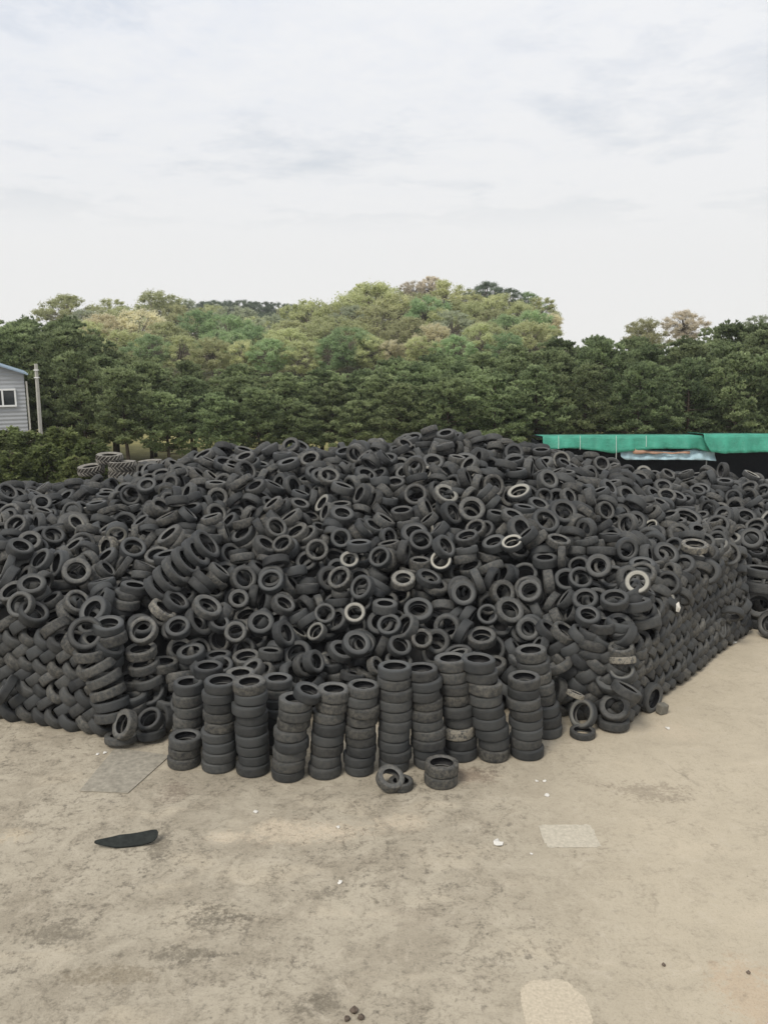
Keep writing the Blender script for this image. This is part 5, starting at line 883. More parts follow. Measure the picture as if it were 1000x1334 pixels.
2008,288,11,-6,16,55,20,10,-907,2028,269,6,-9,17,63,23,3,-856,2051,259,-15,3,13,51,20,12,-760,2022,283,9,6,-17,58,22,19,-525,1992,274,2,9,-18,63,25,0,-485,2020,306,11,15,-7,53,21,16,
-396,1906,246,-13,-4,-14,57,19,16,-393,1925,262,13,3,15,58,20,9,-301,1976,251,12,1,16,70,21,2,-291,2002,269,-6,-11,-16,51,17,15,-202,1858,173,-8,3,18,59,22,2,-102,1918,213,-2,2,-20,
48,17,13,184,1876,225,1,18,-8,66,24,9,258,2009,274,5,3,19,59,20,16,450,2057,282,6,9,17,55,19,7,525,2044,297,-5,4,19,60,23,17,616,2031,313,13,6,15,61,22,10,645,1991,284,17,-10,5,58,22,
4,777,2074,236,18,-5,5,55,20,9,-1202,2017,264,-16,-8,-9,68,22,16,-1144,2076,306,-4,1,-19,61,22,1,-1080,2070,289,15,-13,-5,49,18,4,-1031,2075,306,2,12,16,55,22,1,-948,2051,294,4,-13,
-15,61,23,0,-887,2063,281,-7,-2,-19,61,20,1,-763,2101,268,16,-11,4,73,24,1,-624,2069,291,16,1,-12,61,22,17,-603,2078,296,-16,-1,12,61,21,13,-517,2040,311,15,5,-13,67,18,17,-441,2049,
317,3,4,19,68,24,4,-388,2055,270,10,-12,12,63,21,3,-346,2086,302,-9,-8,16,65,18,11,-156,2067,294,-18,-3,7,54,19,18,6,1967,280,-12,-13,9,56,20,20,196,1977,284,4,-2,-19,60,22,15,379,2024,
318,12,-4,-16,63,23,19,453,2128,307,2,-19,6,58,19,3,464,2070,295,6,9,17,66,23,4,542,2103,295,-10,-2,-17,59,23,1,598,2087,290,-2,3,20,60,18,9,754,2114,276,12,10,-12,53,21,1,-1098,2109,
313,-7,-7,17,49,18,0,-1023,2176,286,1,-7,-19,51,18,0,-953,2152,327,-10,-8,15,58,20,4,-924,2110,310,14,-1,-15,58,22,0,-937,2167,292,3,-19,6,66,20,17,-874,2168,285,-3,7,18,58,22,3,-760,
2159,254,-4,-7,18,63,20,1,-557,2116,353,8,1,-18,66,21,15,-506,2112,362,14,3,14,53,20,0,-463,2146,316,-9,5,-17,61,23,11,-403,2152,307,-12,-7,14,67,19,13,-312,2079,334,16,3,11,57,21,4,
-240,2045,290,6,11,-15,57,22,0,-169,2151,316,7,-4,18,49,20,3,-67,2090,315,15,1,13,57,21,15,-30,2070,289,-15,5,12,58,20,0,36,2034,286,-4,0,20,54,19,0,63,2037,273,-14,-4,13,51,22,10,155,
2047,303,15,8,-11,61,23,0,198,2035,300,6,10,-16,63,20,10,255,2081,328,-8,-11,14,58,18,3,341,2052,338,9,-14,11,70,23,7,413,2123,328,-13,-1,16,63,23,12,497,2167,323,-2,-8,-18,60,22,13,
601,2149,294,10,10,-14,59,19,0,645,2160,276,6,15,11,65,21,5,706,2152,266,-9,-9,16,51,20,5,-1284,2226,283,-4,6,19,63,22,13,-1234,2226,293,7,7,17,64,20,15,-1182,2124,312,-16,-10,-7,64,
22,7,-1066,2207,311,2,-13,-15,59,20,5,-858,2223,245,-5,12,15,55,23,9,-801,2189,292,-6,3,-19,58,20,19,-664,2181,280,10,-7,16,54,19,12,-645,2187,326,-9,-5,17,55,21,5,-574,2193,337,-19,
-5,-3,61,21,1,-511,2173,366,3,4,-19,55,19,0,-453,2207,300,5,-3,-19,65,19,10,-398,2200,342,5,15,-13,56,20,1,-330,2190,339,-17,8,7,65,20,3,-290,2106,332,14,3,14,59,22,16,-281,2126,346,
14,3,14,60,23,3,-151,2178,355,-17,-8,7,57,20,15,-91,2177,340,4,-6,-19,61,21,3,-28,2107,332,10,-5,17,54,18,4,0,2136,340,-10,1,-17,60,24,15,11,2089,308,13,-13,7,53,19,2,116,2115,347,-13,
-1,15,53,20,10,180,2091,317,2,9,18,56,20,5,294,2141,354,3,-3,20,52,22,4,383,2128,353,-2,4,19,58,22,17,445,2171,347,-2,-15,13,64,19,15,486,2198,330,-1,-18,-10,54,20,5,551,2193,335,-1,
-5,-19,59,19,8,599,2186,294,-8,-16,9,57,21,14,631,2230,280,11,10,13,68,20,10,710,2179,299,5,-10,-17,60,21,1,-1255,2275,297,5,13,14,63,25,3,-1184,2269,312,3,5,19,55,23,4,-993,2269,296,
-6,12,-15,73,25,6,-849,2233,289,18,2,9,58,18,8,-770,2242,318,3,10,17,67,21,4,-580,2239,372,-10,9,-15,63,20,17,-539,2273,345,5,-10,-17,73,22,4,-540,2228,347,-6,4,19,66,24,15,-427,2263,
339,-1,-20,-2,53,23,12,-356,2212,378,7,13,14,59,20,5,-367,2272,364,7,-4,-18,51,20,16,-273,2215,336,-11,-3,17,59,20,6,-200,2218,331,5,-5,19,58,20,17,-154,2247,361,-14,-8,12,63,24,1,-115,
2201,367,-1,-2,20,56,21,18,-61,2222,352,-4,-11,-16,54,19,14,-2,2219,344,14,0,14,70,23,7,50,2176,337,-9,1,18,61,22,7,112,2173,365,17,-4,9,70,20,18,193,2246,395,-2,-9,-18,60,19,0,289,
2200,376,15,-3,-13,57,21,2,500,2244,328,-7,3,18,61,20,10,572,2244,333,12,4,-16,61,20,2,622,2227,318,6,6,-18,48,18,12,683,2232,278,-9,3,18,60,19,14,833,2278,247,1,-8,-18,61,22,0,-1311,
2250,301,-3,-6,19,60,21,9,-1224,2315,302,-5,-5,19,70,20,0,-1162,2357,312,7,-5,-18,60,22,2,-1133,2327,306,13,-11,10,61,22,3,-950,2316,270,-15,7,11,55,18,0,-787,2297,310,4,-8,18,58,20,
1,-706,2328,312,-9,-6,17,67,20,0,-656,2306,340,-9,-16,8,48,19,5,-594,2285,372,-2,-17,-10,63,18,1,-542,2373,381,1,11,17,61,19,1,-464,2298,372,1,-18,8,61,22,18,-401,2277,378,9,0,18,52,
21,20,-339,2292,381,2,-16,-12,54,21,5,-315,2234,364,12,-7,14,52,23,7,-246,2271,337,9,-11,14,68,22,0,-240,2253,354,9,-10,15,61,22,15,-163,2228,368,-14,-8,12,57,20,1,-50,2347,334,16,-3,
12,64,23,9,-25,2307,352,-5,0,19,54,22,1,46,2296,389,12,-4,-15,52,20,12,91,2335,410,-3,-1,20,57,18,14,154,2330,415,5,13,15,60,18,8,258,2285,414,18,-7,-3,55,21,17,295,2350,427,9,8,16,
59,19,1,303,2299,406,-7,18,-5,67,19,18,410,2305,379,-10,13,-11,56,19,1,480,2286,369,-4,-18,8,65,23,1,542,2280,355,19,-2,-5,61,23,17,583,2303,333,4,4,19,68,23,8,646,2287,323,11,-11,-13,
61,21,0,727,2350,290,4,14,-14,68,21,7,-1119,2404,300,10,-7,16,61,22,0,-1058,2401,301,4,6,18,57,21,4,-980,2398,293,-6,-11,15,61,24,0,-928,2377,282,10,-6,16,58,18,1,-869,2388,283,7,-3,
-18,63,23,16,-807,2377,296,1,-3,-20,59,21,17,-724,2353,330,-5,0,19,54,18,2,-637,2385,387,-7,3,19,52,22,4,-594,2379,403,-19,3,-7,67,21,6,-474,2331,404,-1,1,-20,59,18,15,-432,2349,403,
-18,4,7,63,21,8,-388,2376,387,-7,15,10,63,21,5,-362,2293,413,9,-3,-18,63,24,4,-316,2327,383,-7,0,-19,58,20,7,-195,2381,446,-3,9,18,61,22,5,-195,2342,433,-3,11,-17,57,24,2,-139,2327,
395,10,16,-7,61,22,7,-30,2336,377,-2,6,19,70,21,11,33,2350,392,-4,1,-20,58,20,15,121,2378,424,-13,-9,13,58,19,13,156,2361,436,13,0,15,63,22,10,248,2389,451,-13,-8,13,59,23,15,337,2410,
421,1,11,-16,51,22,1,387,2391,424,-2,-1,20,53,20,1,464,2351,393,2,7,19,59,20,14,524,2309,392,5,12,15,58,22,11,555,2336,356,-19,-7,0,68,20,10,622,2335,324,11,4,-16,60,20,3,791,2376,301,
13,1,-15,51,17,4,881,2372,251,2,-14,14,48,19,1,1041,2350,114,1,-4,20,53,23,5,1294,2318,42,-7,-8,17,52,20,9,-1322,2437,310,-1,5,19,64,23,12,-1235,2431,303,-5,-14,13,70,24,9,-1169,2480,
343,-10,8,-15,59,21,5,-1066,2477,309,-10,8,15,65,18,17,-1012,2482,295,2,-9,18,59,19,8,-978,2447,282,-5,15,12,61,21,0,-918,2426,304,3,12,16,61,23,2,-825,2439,296,-2,-8,18,61,24,9,-827,
2399,330,-2,-14,-14,60,21,19,-747,2428,357,-5,19,-3,63,25,0,-702,2415,352,-18,-5,-7,59,23,5,-649,2439,398,0,12,16,57,23,6,-586,2435,392,5,-8,-18,51,18,3,-469,2420,390,-16,0,12,58,22,
12,-433,2404,399,7,13,-14,59,20,1,-394,2472,444,-5,-7,18,54,19,0,-297,2374,402,-13,-13,6,58,19,1,-282,2395,403,16,12,-3,58,20,0,-230,2440,428,5,-5,-19,59,19,3,-137,2390,416,-3,-7,-19,
58,18,0,-49,2407,398,-15,12,6,57,22,14,-16,2374,422,8,7,-17,63,24,1,58,2371,431,-8,-11,14,51,20,8,71,2389,416,-11,-10,13,60,22,16,195,2397,439,-9,-10,-15,55,22,8,286,2452,464,19,6,-4,
59,21,5,389,2458,429,8,1,-18,48,18,3,425,2438,434,19,-7,0,61,23,12,489,2433,375,-5,10,17,53,20,19,521,2383,382,-6,-14,13,60,21,7,582,2421,372,13,7,14,63,21,12,654,2403,382,-12,10,-13,
61,18,1,776,2377,313,13,1,-15,58,19,19,830,2392,297,-7,-1,19,66,24,12,858,2399,280,-1,-2,20,59,21,11,1102,2337,57,10,-15,8,63,20,19,1141,2333,94,-15,-5,12,65,22,3,1262,2329,69,0,-12,
16,61,21,2,-1236,2489,293,0,-2,-20,57,20,4,-1205,2523,329,6,0,-19,63,23,0,-1128,2525,333,13,-8,13,68,23,8,-1084,2469,326,-10,8,15,68,22,1,-1056,2519,320,12,-5,16,54,21,16,-980,2483,
290,7,-4,18,61,20,13,-931,2442,322,4,11,16,58,21,2,-859,2500,318,4,-6,19,52,22,5,-803,2488,325,6,3,19,53,20,13,-758,2481,338,-8,-2,-18,65,18,5,-694,2477,357,-15,2,14,64,23,19,-537,2491,
397,-3,5,19,63,24,6,-483,2476,394,2,15,-13,63,18,5,-450,2475,437,-8,6,-17,49,18,16,-372,2514,409,-4,2,-20,73,23,1,-320,2541,433,2,-10,17,51,18,1,-288,2463,422,4,7,-18,60,24,12,-176,
2464,411,-11,8,14,70,23,12,-115,2471,428,15,5,12,48,18,7,-89,2420,394,13,0,15,58,22,4,39,2418,429,-9,11,14,65,19,9,45,2467,436,-6,-12,15,67,21,16,101,2463,425,-10,4,17,58,18,9,186,2509,
478,-5,1,19,51,22,12,333,2497,416,-6,1,19,57,20,0,402,2497,424,-12,-7,15,60,18,1,417,2523,429,-11,-6,15,58,19,12,482,2486,351,-6,2,-19,59,23,2,561,2488,389,1,4,-20,67,21,11,641,2466,
368,5,7,18,53,24,16,643,2440,359,7,7,18,59,23,9,733,2480,315,1,-13,15,70,22,0,786,2518,312,13,-14,5,58,20,16,839,2497,315,-7,6,-18,57,21,11,1035,2437,199,-8,-9,16,67,21,1,1095,2396,
145,-18,-9,3,58,19,19,1118,2432,181,-3,-6,19,51,21,4,1154,2392,151,-3,3,20,68,24,16,1192,2396,135,2,-3,-20,67,20,0,1254,2443,182,4,-3,-19,54,22,3,1299,2349,110,-14,7,12,59,19,17,1400,
2360,81,3,19,-7,53,19,1,1371,2376,124,-3,1,20,54,22,19,-1226,2591,326,-12,-9,-13,53,18,2,-1047,2579,300,-12,4,15,61,21,2,-991,2570,320,-9,-9,15,68,24,1,-892,2526,312,20,-3,1,55,20,13,
-845,2529,342,-6,2,-19,58,18,18,-773,2538,336,3,16,-12,57,19,12,-719,2554,380,-5,7,-18,59,19,18,-590,2557,418,-3,9,18,54,18,0,-540,2581,434,8,5,-18,61,20,13,-488,2545,436,6,-3,19,61,
22,0,-431,2544,421,2,1,20,53,23,1,-336,2610,444,11,9,14,61,21,0,-245,2556,439,-5,16,11,58,19,20,-205,2633,415,8,-15,11,51,20,14,-160,2590,412,-7,1,-19,61,21,14,-123,2590,418,-8,6,-17,
53,21,1,-69,2609,462,11,16,-1,68,20,4,-37,2536,444,-13,-3,15,59,21,12,-6,2496,445,5,-16,11,49,19,4,111,2539,460,17,0,11,52,20,6,184,2491,493,5,-1,-19,56,18,5,246,2603,451,18,7,-3,59,
23,20,320,2553,457,-8,1,18,55,21,14,400,2568,445,1,19,-6,67,22,0,464,2540,424,-4,16,-11,61,19,7,566,2527,382,1,16,-12,57,20,1,711,2554,347,5,0,-19,58,19,0,785,2569,325,13,-2,15,60,20,
17,870,2554,297,7,17,7,64,22,0,1101,2477,216,-14,6,-13,58,20,1,1117,2488,182,-4,8,-18,60,21,0,1189,2504,168,4,5,19,59,21,14,1306,2465,205,12,-7,-15,60,21,6,1334,2453,184,-2,-7,19,67,
19,15,1357,2400,141,3,-1,-20,60,22,12,1436,2486,188,-4,8,18,57,20,0,-1097,2637,308,9,5,-17,58,19,18,-1006,2613,312,10,8,-15,59,19,5,-897,2635,324,-1,-9,18,51,21,14,-865,2622,349,-17,
5,-8,58,22,2,-812,2607,334,4,11,16,52,21,0,-758,2627,374,19,0,-7,56,19,2,-690,2626,393,-3,6,19,63,23,0,-527,2681,438,13,1,16,60,19,0,-488,2636,421,-12,-7,14,66,22,0,-383,2651,434,-10,
5,17,59,21,4,-340,2696,433,5,-17,9,52,19,15,-321,2622,460,-11,-9,-14,61,20,15,-263,2623,426,-5,-6,19,68,20,3,-174,2711,417,11,-4,-16,61,19,0,-155,2641,423,14,12,8,53,19,15,-120,2675,
423,14,-14,2,64,23,0,-27,2649,473,5,15,13,61,24,17,-12,2582,445,-8,-12,-14,58,20,1,124,2596,486,1,-4,-20,54,18,3,193,2604,516,-4,-6,19,60,19,7,203,2634,505,-4,-6,19,56,20,11,349,2606,
476,-2,-10,-17,55,23,16,524,2587,386,-6,16,-11,61,20,7,567,2575,397,-15,8,10,56,21,5,602,2570,395,9,9,16,65,21,0,679,2640,333,3,-11,-16,53,18,3,756,2607,361,-5,-10,-16,64,21,5,950,2589,
264,1,-2,20,63,21,14,999,2574,262,-7,-4,18,48,18,9,1064,2544,238,5,-1,-19,63,18,8,1092,2515,227,3,-17,-10,51,20,20,1153,2523,203,-7,-16,-11,60,21,14,1166,2560,216,9,10,-15,57,22,1,1236,
2571,224,-15,-4,-13,53,18,0,1287,2571,223,-11,-3,16,58,18,0,1318,2523,202,16,6,11,58,21,1,1418,2517,210,12,8,14,59,20,3,-1399,2686,301,-9,6,17,59,22,1,-968,2713,301,-12,-4,-16,57,21,
1,-915,2716,320,8,5,-18,59,22,15,-830,2702,343,-9,-17,-5,54,18,14,-794,2729,353,10,17,0,63,19,0,-641,2742,410,16,-1,-12,55,23,9,-527,2730,457,0,12,16,63,24,3,-463,2704,423,8,-8,17,63,
19,1,-389,2721,426,2,-14,14,68,19,13,-293,2681,440,17,0,10,65,24,3,-138,2729,450,19,5,2,58,19,3,-98,2731,423,-8,1,18,54,19,6,-78,2698,433,15,-10,9,53,23,17,35,2761,447,13,3,-15,64,19,
5,128,2780,460,1,7,-19,63,19,14,295,2649,451,-4,-17,-9,61,20,4,398,2680,468,-5,15,-12,51,20,11,511,2700,450,-1,-3,20,59,19,4,658,2648,381,-12,15,-5,66,22,8,646,2596,360,-9,8,-16,58,
19,18,741,2635,367,-1,10,17,52,21,2,801,2701,319,-12,-12,-10,57,20,19,912,2662,310,2,15,13,52,20,1,948,2653,278,5,4,-19,55,20,0,1012,2678,264,6,-6,-18,52,21,15,1071,2620,242,-1,-16,
12,57,22,10,1089,2650,241,-1,-16,12,64,23,9,1151,2651,240,8,2,-18,68,20,1,1234,2624,244,13,-10,12,54,19,13,1250,2610,248,-13,10,-12,61,19,6,1285,2625,258,-16,-4,-11,68,21,0,1334,2590,
260,-18,-5,7,70,22,15,1408,2608,248,-8,-18,5,49,20,17,1460,2621,236,-2,-11,-16,56,18,10,-1192,2738,312,1,-13,-15,60,20,0,-577,2801,438,8,0,-18,65,24,9,-546,2812,398,-1,13,15,63,21,1,
-223,2776,419,5,10,16,73,23,0,27,2816,446,-10,9,15,63,17,0,192,2765,427,7,-4,18,60,21,14,293,2743,462,-13,6,-14,61,22,10,331,2736,451,-8,5,-18,66,21,0,478,2786,447,-1,12,16,64,22,1,
517,2754,450,-1,-10,-18,65,22,0,756,2720,354,-6,13,14,63,23,1,804,2747,334,11,7,-16,59,22,19,937,2712,301,-10,3,-17,60,22,3,990,2712,285,-16,-12,2,54,21,0,1061,2697,280,11,-8,15,58,
18,1,1103,2730,258,5,5,18,68,23,4,1213,2730,260,-9,11,14,60,21,0,1251,2737,255,16,9,7,54,17,19,1283,2755,255,-11,12,-11,58,20,9,1356,2754,275,7,18,-7,57,21,1,1426,2708,288,8,0,18,57,
21,4,1384,2651,271,-6,-6,18,70,21,10,1530,2767,265,-18,-6,6,68,25,6,-1142,2836,270,-3,-20,-2,61,18,8,-618,2823,407,17,1,-10,55,21,0,-454,2874,406,-18,-2,8,59,20,7,309,2811,471,15,8,
10,67,21,13,494,2752,417,-6,-1,-19,56,18,2,716,2790,382,0,-2,-20,63,21,9,858,2796,319,20,0,1,68,20,8,911,2771,307,-11,8,15,57,21,4,975,2782,326,14,-4,-13,59,21,9,1014,2807,292,2,14,
14,55,20,3,1050,2792,258,-4,-14,-14,52,21,2,1101,2793,286,17,-2,-10,58,20,2,1125,2777,283,18,3,-8,60,20,0,1191,2779,276,12,-7,15,58,20,0,1239,2786,284,16,12,-2,63,23,13,1316,2798,279,
-13,-7,14,58,19,7,1334,2829,294,-14,-8,12,66,23,15,1471,2769,280,1,3,20,68,25,6,1503,2851,270,-15,0,13,61,24,3,1536,2860,269,9,15,10,66,22,12,-1410,2831,269,10,1,-17,61,20,5,501,2850,
439,0,8,-18,64,20,2,700,2856,378,12,7,-14,57,21,1,844,2879,336,13,11,10,67,20,2,949,2821,339,16,-8,9,55,20,17,1107,2849,302,20,4,0,66,22,7,1149,2810,309,-3,-3,-20,64,21,3,1197,2832,
273,-10,-15,-9,63,19,0,1251,2832,265,-3,4,19,61,23,0,1273,2869,285,9,8,16,70,23,10,1382,2849,294,1,0,-20,56,18,1,653,2917,376,3,3,19,63,23,0,856,2913,351,0,19,5,54,18,5,908,2894,351,
-3,-15,12,54,19,0,1084,2934,312,7,-2,-19,65,19,18,1117,2910,304,7,-4,-18,66,21,12,1154,2872,309,10,3,-17,51,19,6,1208,2892,248,5,-8,18,57,21,6,1249,2888,300,16,-8,-8,63,19,1,1306,2899,
315,-2,3,20,58,19,9,1508,2925,264,-6,-19,-4,58,20,19,-904,3011,280,3,-7,19,52,20,0,658,2976,389,-16,-10,6,55,20,3,689,2992,372,-1,20,2,58,21,19,824,2962,342,9,5,-17,61,23,13,1079,2952,
337,-7,2,19,55,23,9,1128,2969,288,13,-13,9,68,25,9,1202,2946,312,8,-5,18,48,19,10,1259,2946,295,2,5,-19,64,23,0,1333,2962,312,9,16,-8,59,19,13,1404,2976,278,12,-6,-15,63,19,15,699,3038,
366,9,-12,-14,64,21,10,827,3013,356,-4,-20,0,67,20,6,869,3041,336,-4,1,20,58,21,2,879,3046,316,-4,1,20,59,22,2,992,3031,304,0,6,-19,56,20,8,1002,3074,307,6,11,-15,55,23,10,1063,3039,
302,-18,9,-4,59,25,16,1115,3044,291,-8,10,15,70,21,2,1305,3090,299,14,2,14,57,20,5,1375,3006,289,10,-3,-17,65,18,1,502,3144,396,1,3,-20,66,22,6,680,3087,350,10,7,-16,59,20,6,870,3101,
321,-16,11,6,61,22,8,1093,3075,305,5,17,10,51,18,1,1163,3080,281,7,11,-15,63,22,4,1209,3185,291,-4,-3,19,54,20,12,1254,3063,331,-20,-2,2,65,21,6,1322,3057,285,10,-14,-10,56,18,7,1517,
3142,280,2,1,-20,61,25,1,1517,3085,277,-9,-13,13,63,21,1,804,3167,341,3,9,18,65,23,5,864,3124,327,-16,11,6,59,21,15,943,3182,276,16,-10,7,58,18,8,1063,3142,287,-16,9,7,60,21,9,1102,
3118,301,5,-2,-19,56,21,15,1288,3091,301,-14,-2,-14,58,21,1,1491,3180,256,-5,5,-19,54,21,4,1100,3195,287,18,3,-9,60,23,0,-776,1826,262,-18,5,7,63,21,9,283,1734,83,13,-11,-10,58,21,1,
-197,1681,100,-16,7,-10,63,19,4,182,1732,115,-7,0,19,54,20,0,381,1808,168,-17,2,-10,60,18,12,393,1801,186,-17,2,-10,55,22,16,509,1785,233,-11,-1,-17,54,19,5,-1088,1882,275,-18,-7,7,
54,19,1,-1028,1823,226,-7,12,-14,73,21,1,-900,1917,325,0,-8,-18,66,23,1,-620,1924,273,16,2,-12,59,18,8,-612,1906,228,0,-13,15,56,19,13,-566,1875,237,-14,-5,14,54,19,0,161,1727,126,7,
0,-19,54,17,17,339,1727,149,-17,-1,11,49,19,3,-1066,1981,300,15,4,-12,48,19,2,-1029,1938,296,6,10,16,58,19,0,-946,2013,277,-19,-6,4,55,20,4,-874,1968,300,-7,-12,-15,58,21,2,-805,2024,
259,-14,-10,-10,58,19,13,-774,1973,290,14,12,7,52,20,12,-711,1956,280,10,17,4,55,21,15,-724,1980,299,-4,-18,-7,56,19,3,-570,1901,260,-2,-8,-18,51,19,8,-511,1927,299,-3,-1,20,73,21,1,
-237,1875,199,9,-14,11,56,18,14,-174,1696,117,15,-10,8,51,19,8,165,1855,174,12,-10,-12,58,20,0,191,1843,178,-16,8,8,58,22,2,290,1937,250,-17,-5,10,57,19,0,417,1832,222,-16,3,12,53,20,
3,470,1949,268,-8,-11,15,52,22,6,531,1982,298,1,6,19,70,21,5,-1170,2027,290,-9,-14,12,57,22,0,-1007,1979,306,6,14,-13,52,22,10,-955,1989,310,-13,-4,15,63,23,0,-910,2008,300,-13,2,-15,
53,18,3,-863,2020,295,4,-13,15,55,20,3,-808,2062,266,-6,-13,-14,63,19,9,-769,2022,299,-9,-6,17,59,21,13,-556,1991,282,0,-9,18,63,21,20,-417,1871,256,13,7,13,64,22,3,254,1904,248,17,
-9,-4,63,20,0,477,2067,322,5,10,17,67,21,4,505,2027,312,5,-4,-19,59,18,5,643,2050,307,-14,-8,-12,61,21,3,-1229,2163,326,2,11,-16,55,21,10,-1035,2122,307,16,6,10,58,22,6,-972,2077,321,
-9,12,-13,59,23,14,-937,2048,322,-3,12,15,53,18,2,-872,2004,316,-4,13,-15,59,21,13,-869,2083,305,9,-10,15,73,25,0,-766,2067,295,-7,18,-4,64,23,10,-679,2074,324,4,-18,-7,57,24,1,-640,
2091,313,-19,-5,2,58,19,19,-604,2099,324,2,-12,-16,54,17,0,-452,2080,333,-3,-5,-19,51,21,10,-410,2092,318,19,2,7,59,21,19,-348,1996,278,3,-7,-19,63,20,14,-362,2016,284,3,-7,-19,49,18,
1,-108,2047,316,-1,18,-8,53,19,0,202,1979,302,-4,3,19,56,18,4,257,1937,269,7,-8,-17,63,21,14,352,2000,332,-13,1,15,58,22,0,443,2089,317,-14,8,12,51,18,2,515,2078,334,16,12,1,57,20,5,
584,2099,306,0,2,20,61,20,1,714,2050,266,-11,-4,16,57,22,13,699,2108,290,9,18,4,61,22,2,-1254,2119,274,-8,-5,-18,63,20,9,-1199,2183,321,2,11,-16,57,20,17,-1218,2110,304,-2,-2,20,58,
20,3,-1047,2177,310,5,-11,-16,68,21,8,-936,2082,340,-2,-15,13,59,22,10,-909,2153,330,15,13,-3,60,20,5,-793,2096,282,16,-11,4,51,22,9,-745,2132,288,1,8,18,52,23,11,-603,2143,333,-7,-6,
-18,52,20,9,-537,2135,394,2,-7,-19,61,23,3,-437,2077,359,5,1,-19,54,19,17,-450,2130,336,-9,5,-17,59,20,9,-406,2158,333,12,7,-14,58,21,0,-196,2092,313,-9,-8,16,57,21,14,-131,2109,331,
6,12,15,58,21,0,-52,2068,334,15,1,13,54,19,1,13,2033,299,4,0,-20,57,21,17,330,2102,360,6,-6,18,61,19,13,380,2078,336,-15,-5,-12,51,21,12,529,2143,359,13,4,14,61,20,17,498,2116,335,12,
-16,-4,61,23,19,649,2175,323,17,10,-4,61,20,12,694,2132,295,9,18,4,64,19,8,799,2214,289,-1,19,-7,60,21,14,915,2109,97,-4,-13,-15,65,20,1,-1160,2235,310,-12,11,12,60,19,17,-1160,2146,
306,17,0,10,59,19,13,-1027,2218,318,17,11,-1,65,19,14,-945,2236,311,-10,-10,-15,49,20,0,-883,2200,293,7,-8,-17,63,24,19,-778,2142,315,-1,-8,-18,59,21,14,-729,2171,309,-8,-4,18,61,22,
19,-614,2186,359,-10,1,-17,51,20,16,-589,2160,372,11,-6,16,57,22,14,-552,2189,395,-19,-7,1,60,22,0,-484,2205,346,17,9,3,63,22,4,-449,2182,349,12,-11,11,60,24,16,-357,2169,349,-17,8,
6,55,19,17,-292,2171,377,11,4,-16,58,20,18,-362,2110,340,-5,3,19,61,23,16,-213,2176,329,-12,-14,-8,56,19,5,-126,2141,340,-1,6,19,56,19,0,-55,2126,324,-14,5,-14,57,22,3,60,2133,315,5,
-2,-19,53,18,9,64,2114,339,-5,2,19,61,23,10,141,2066,332,14,-1,-14,52,22,1,233,2068,335,8,11,-14,55,20,17,371,2172,364,2,-1,20,59,22,0,385,2192,343,1,-2,20,54,19,5,465,2153,362,-2,15,
-13,70,20,1,529,2196,362,9,6,17,63,21,0,576,2162,319,10,-5,-16,65,19,1,657,2242,314,3,9,-17,58,20,1,677,2201,325,2,17,-10,59,19,0,685,2231,300,-9,3,18,63,21,5,785,2248,265,1,-5,-19,
55,19,13,-1213,2249,302,15,3,13,58,19,0,-1100,2247,300,-8,-9,-16,61,19,3,-1052,2268,313,3,-7,-19,63,17,3,-1061,2317,312,-4,-14,14,59,19,2,-934,2281,262,0,18,8,59,19,4,-888,2223,300,
7,-8,-17,49,18,1,-766,2204,295,-18,-3,-8,63,22,1,-760,2261,342,-7,5,18,58,19,18,-602,2294,392,2,17,10,56,18,7,-519,2215,387,8,-4,-18,58,22,0,-484,2244,363,-16,-12,0,54,19,5,-451,2236,
344,-15,-13,1,66,21,2,-400,2217,382,-12,6,15,54,20,0,-335,2250,377,12,-7,14,58,19,4,-276,2196,363,11,4,-16,61,19,4,-243,2140,348,-11,-2,17,68,22,15,-114,2258,406,-6,1,-19,63,24,7,-52,
2250,376,16,7,-9,53,20,13,-23,2244,377,-18,-5,8,58,20,7,96,2176,349,17,-4,9,58,23,1,284,2206,397,15,-3,-13,58,18,10,417,2220,366,-5,8,-18,59,21,3,475,2237,357,-8,-3,-18,70,21,0,597,
2219,351,-7,17,-9,53,21,13,614,2261,365,-9,-12,-14,57,19,6,822,2296,259,1,-8,-18,68,20,0,-1254,2311,324,-4,-6,19,59,22,8,-1214,2330,333,7,-1,19,55,20,8,-1123,2318,325,13,-11,10,54,20,
1,-1108,2285,297,2,18,8,63,19,11,-1001,2323,295,-5,-10,16,58,19,2,-930,2323,297,-13,-7,-14,61,23,8,-886,2333,326,-3,19,-4,58,22,9,-838,2212,316,-15,6,-12,57,23,10,-738,2304,335,0,-13,
-15,51,18,13,-660,2278,312,2,-10,-17,54,19,1,-543,2292,385,-16,-10,8,66,21,8,-522,2314,373,10,17,-5,53,21,0,-398,2283,417,-9,2,18,63,22,13,-384,2236,425,13,-5,-15,67,19,17,-346,2226,
415,-7,-7,17,58,19,6,-281,2281,352,14,-3,-14,57,22,9,-228,2220,367,6,-6,18,53,20,10,-199,2269,374,-19,-3,6,58,19,7,-87,2291,406,-15,-13,-3,63,21,15,-48,2297,385,-11,-13,11,61,18,11,
12,2244,375,3,1,20,54,20,0,178,2269,408,0,-11,-17,55,21,19,349,2372,454,5,5,18,63,23,5,316,2365,430,9,7,16,58,18,2,442,2275,381,0,-20,3,49,18,2,508,2269,380,11,-12,11,54,18,15,567,2260,
379,18,-5,7,58,22,9,612,2317,354,1,-6,-19,64,22,12,709,2340,300,-4,-14,14,61,18,3,835,2331,265,2,12,16,57,22,18,898,2255,265,4,-5,19,63,21,17,-1346,2366,303,13,3,-15,65,22,0,-1114,2391,
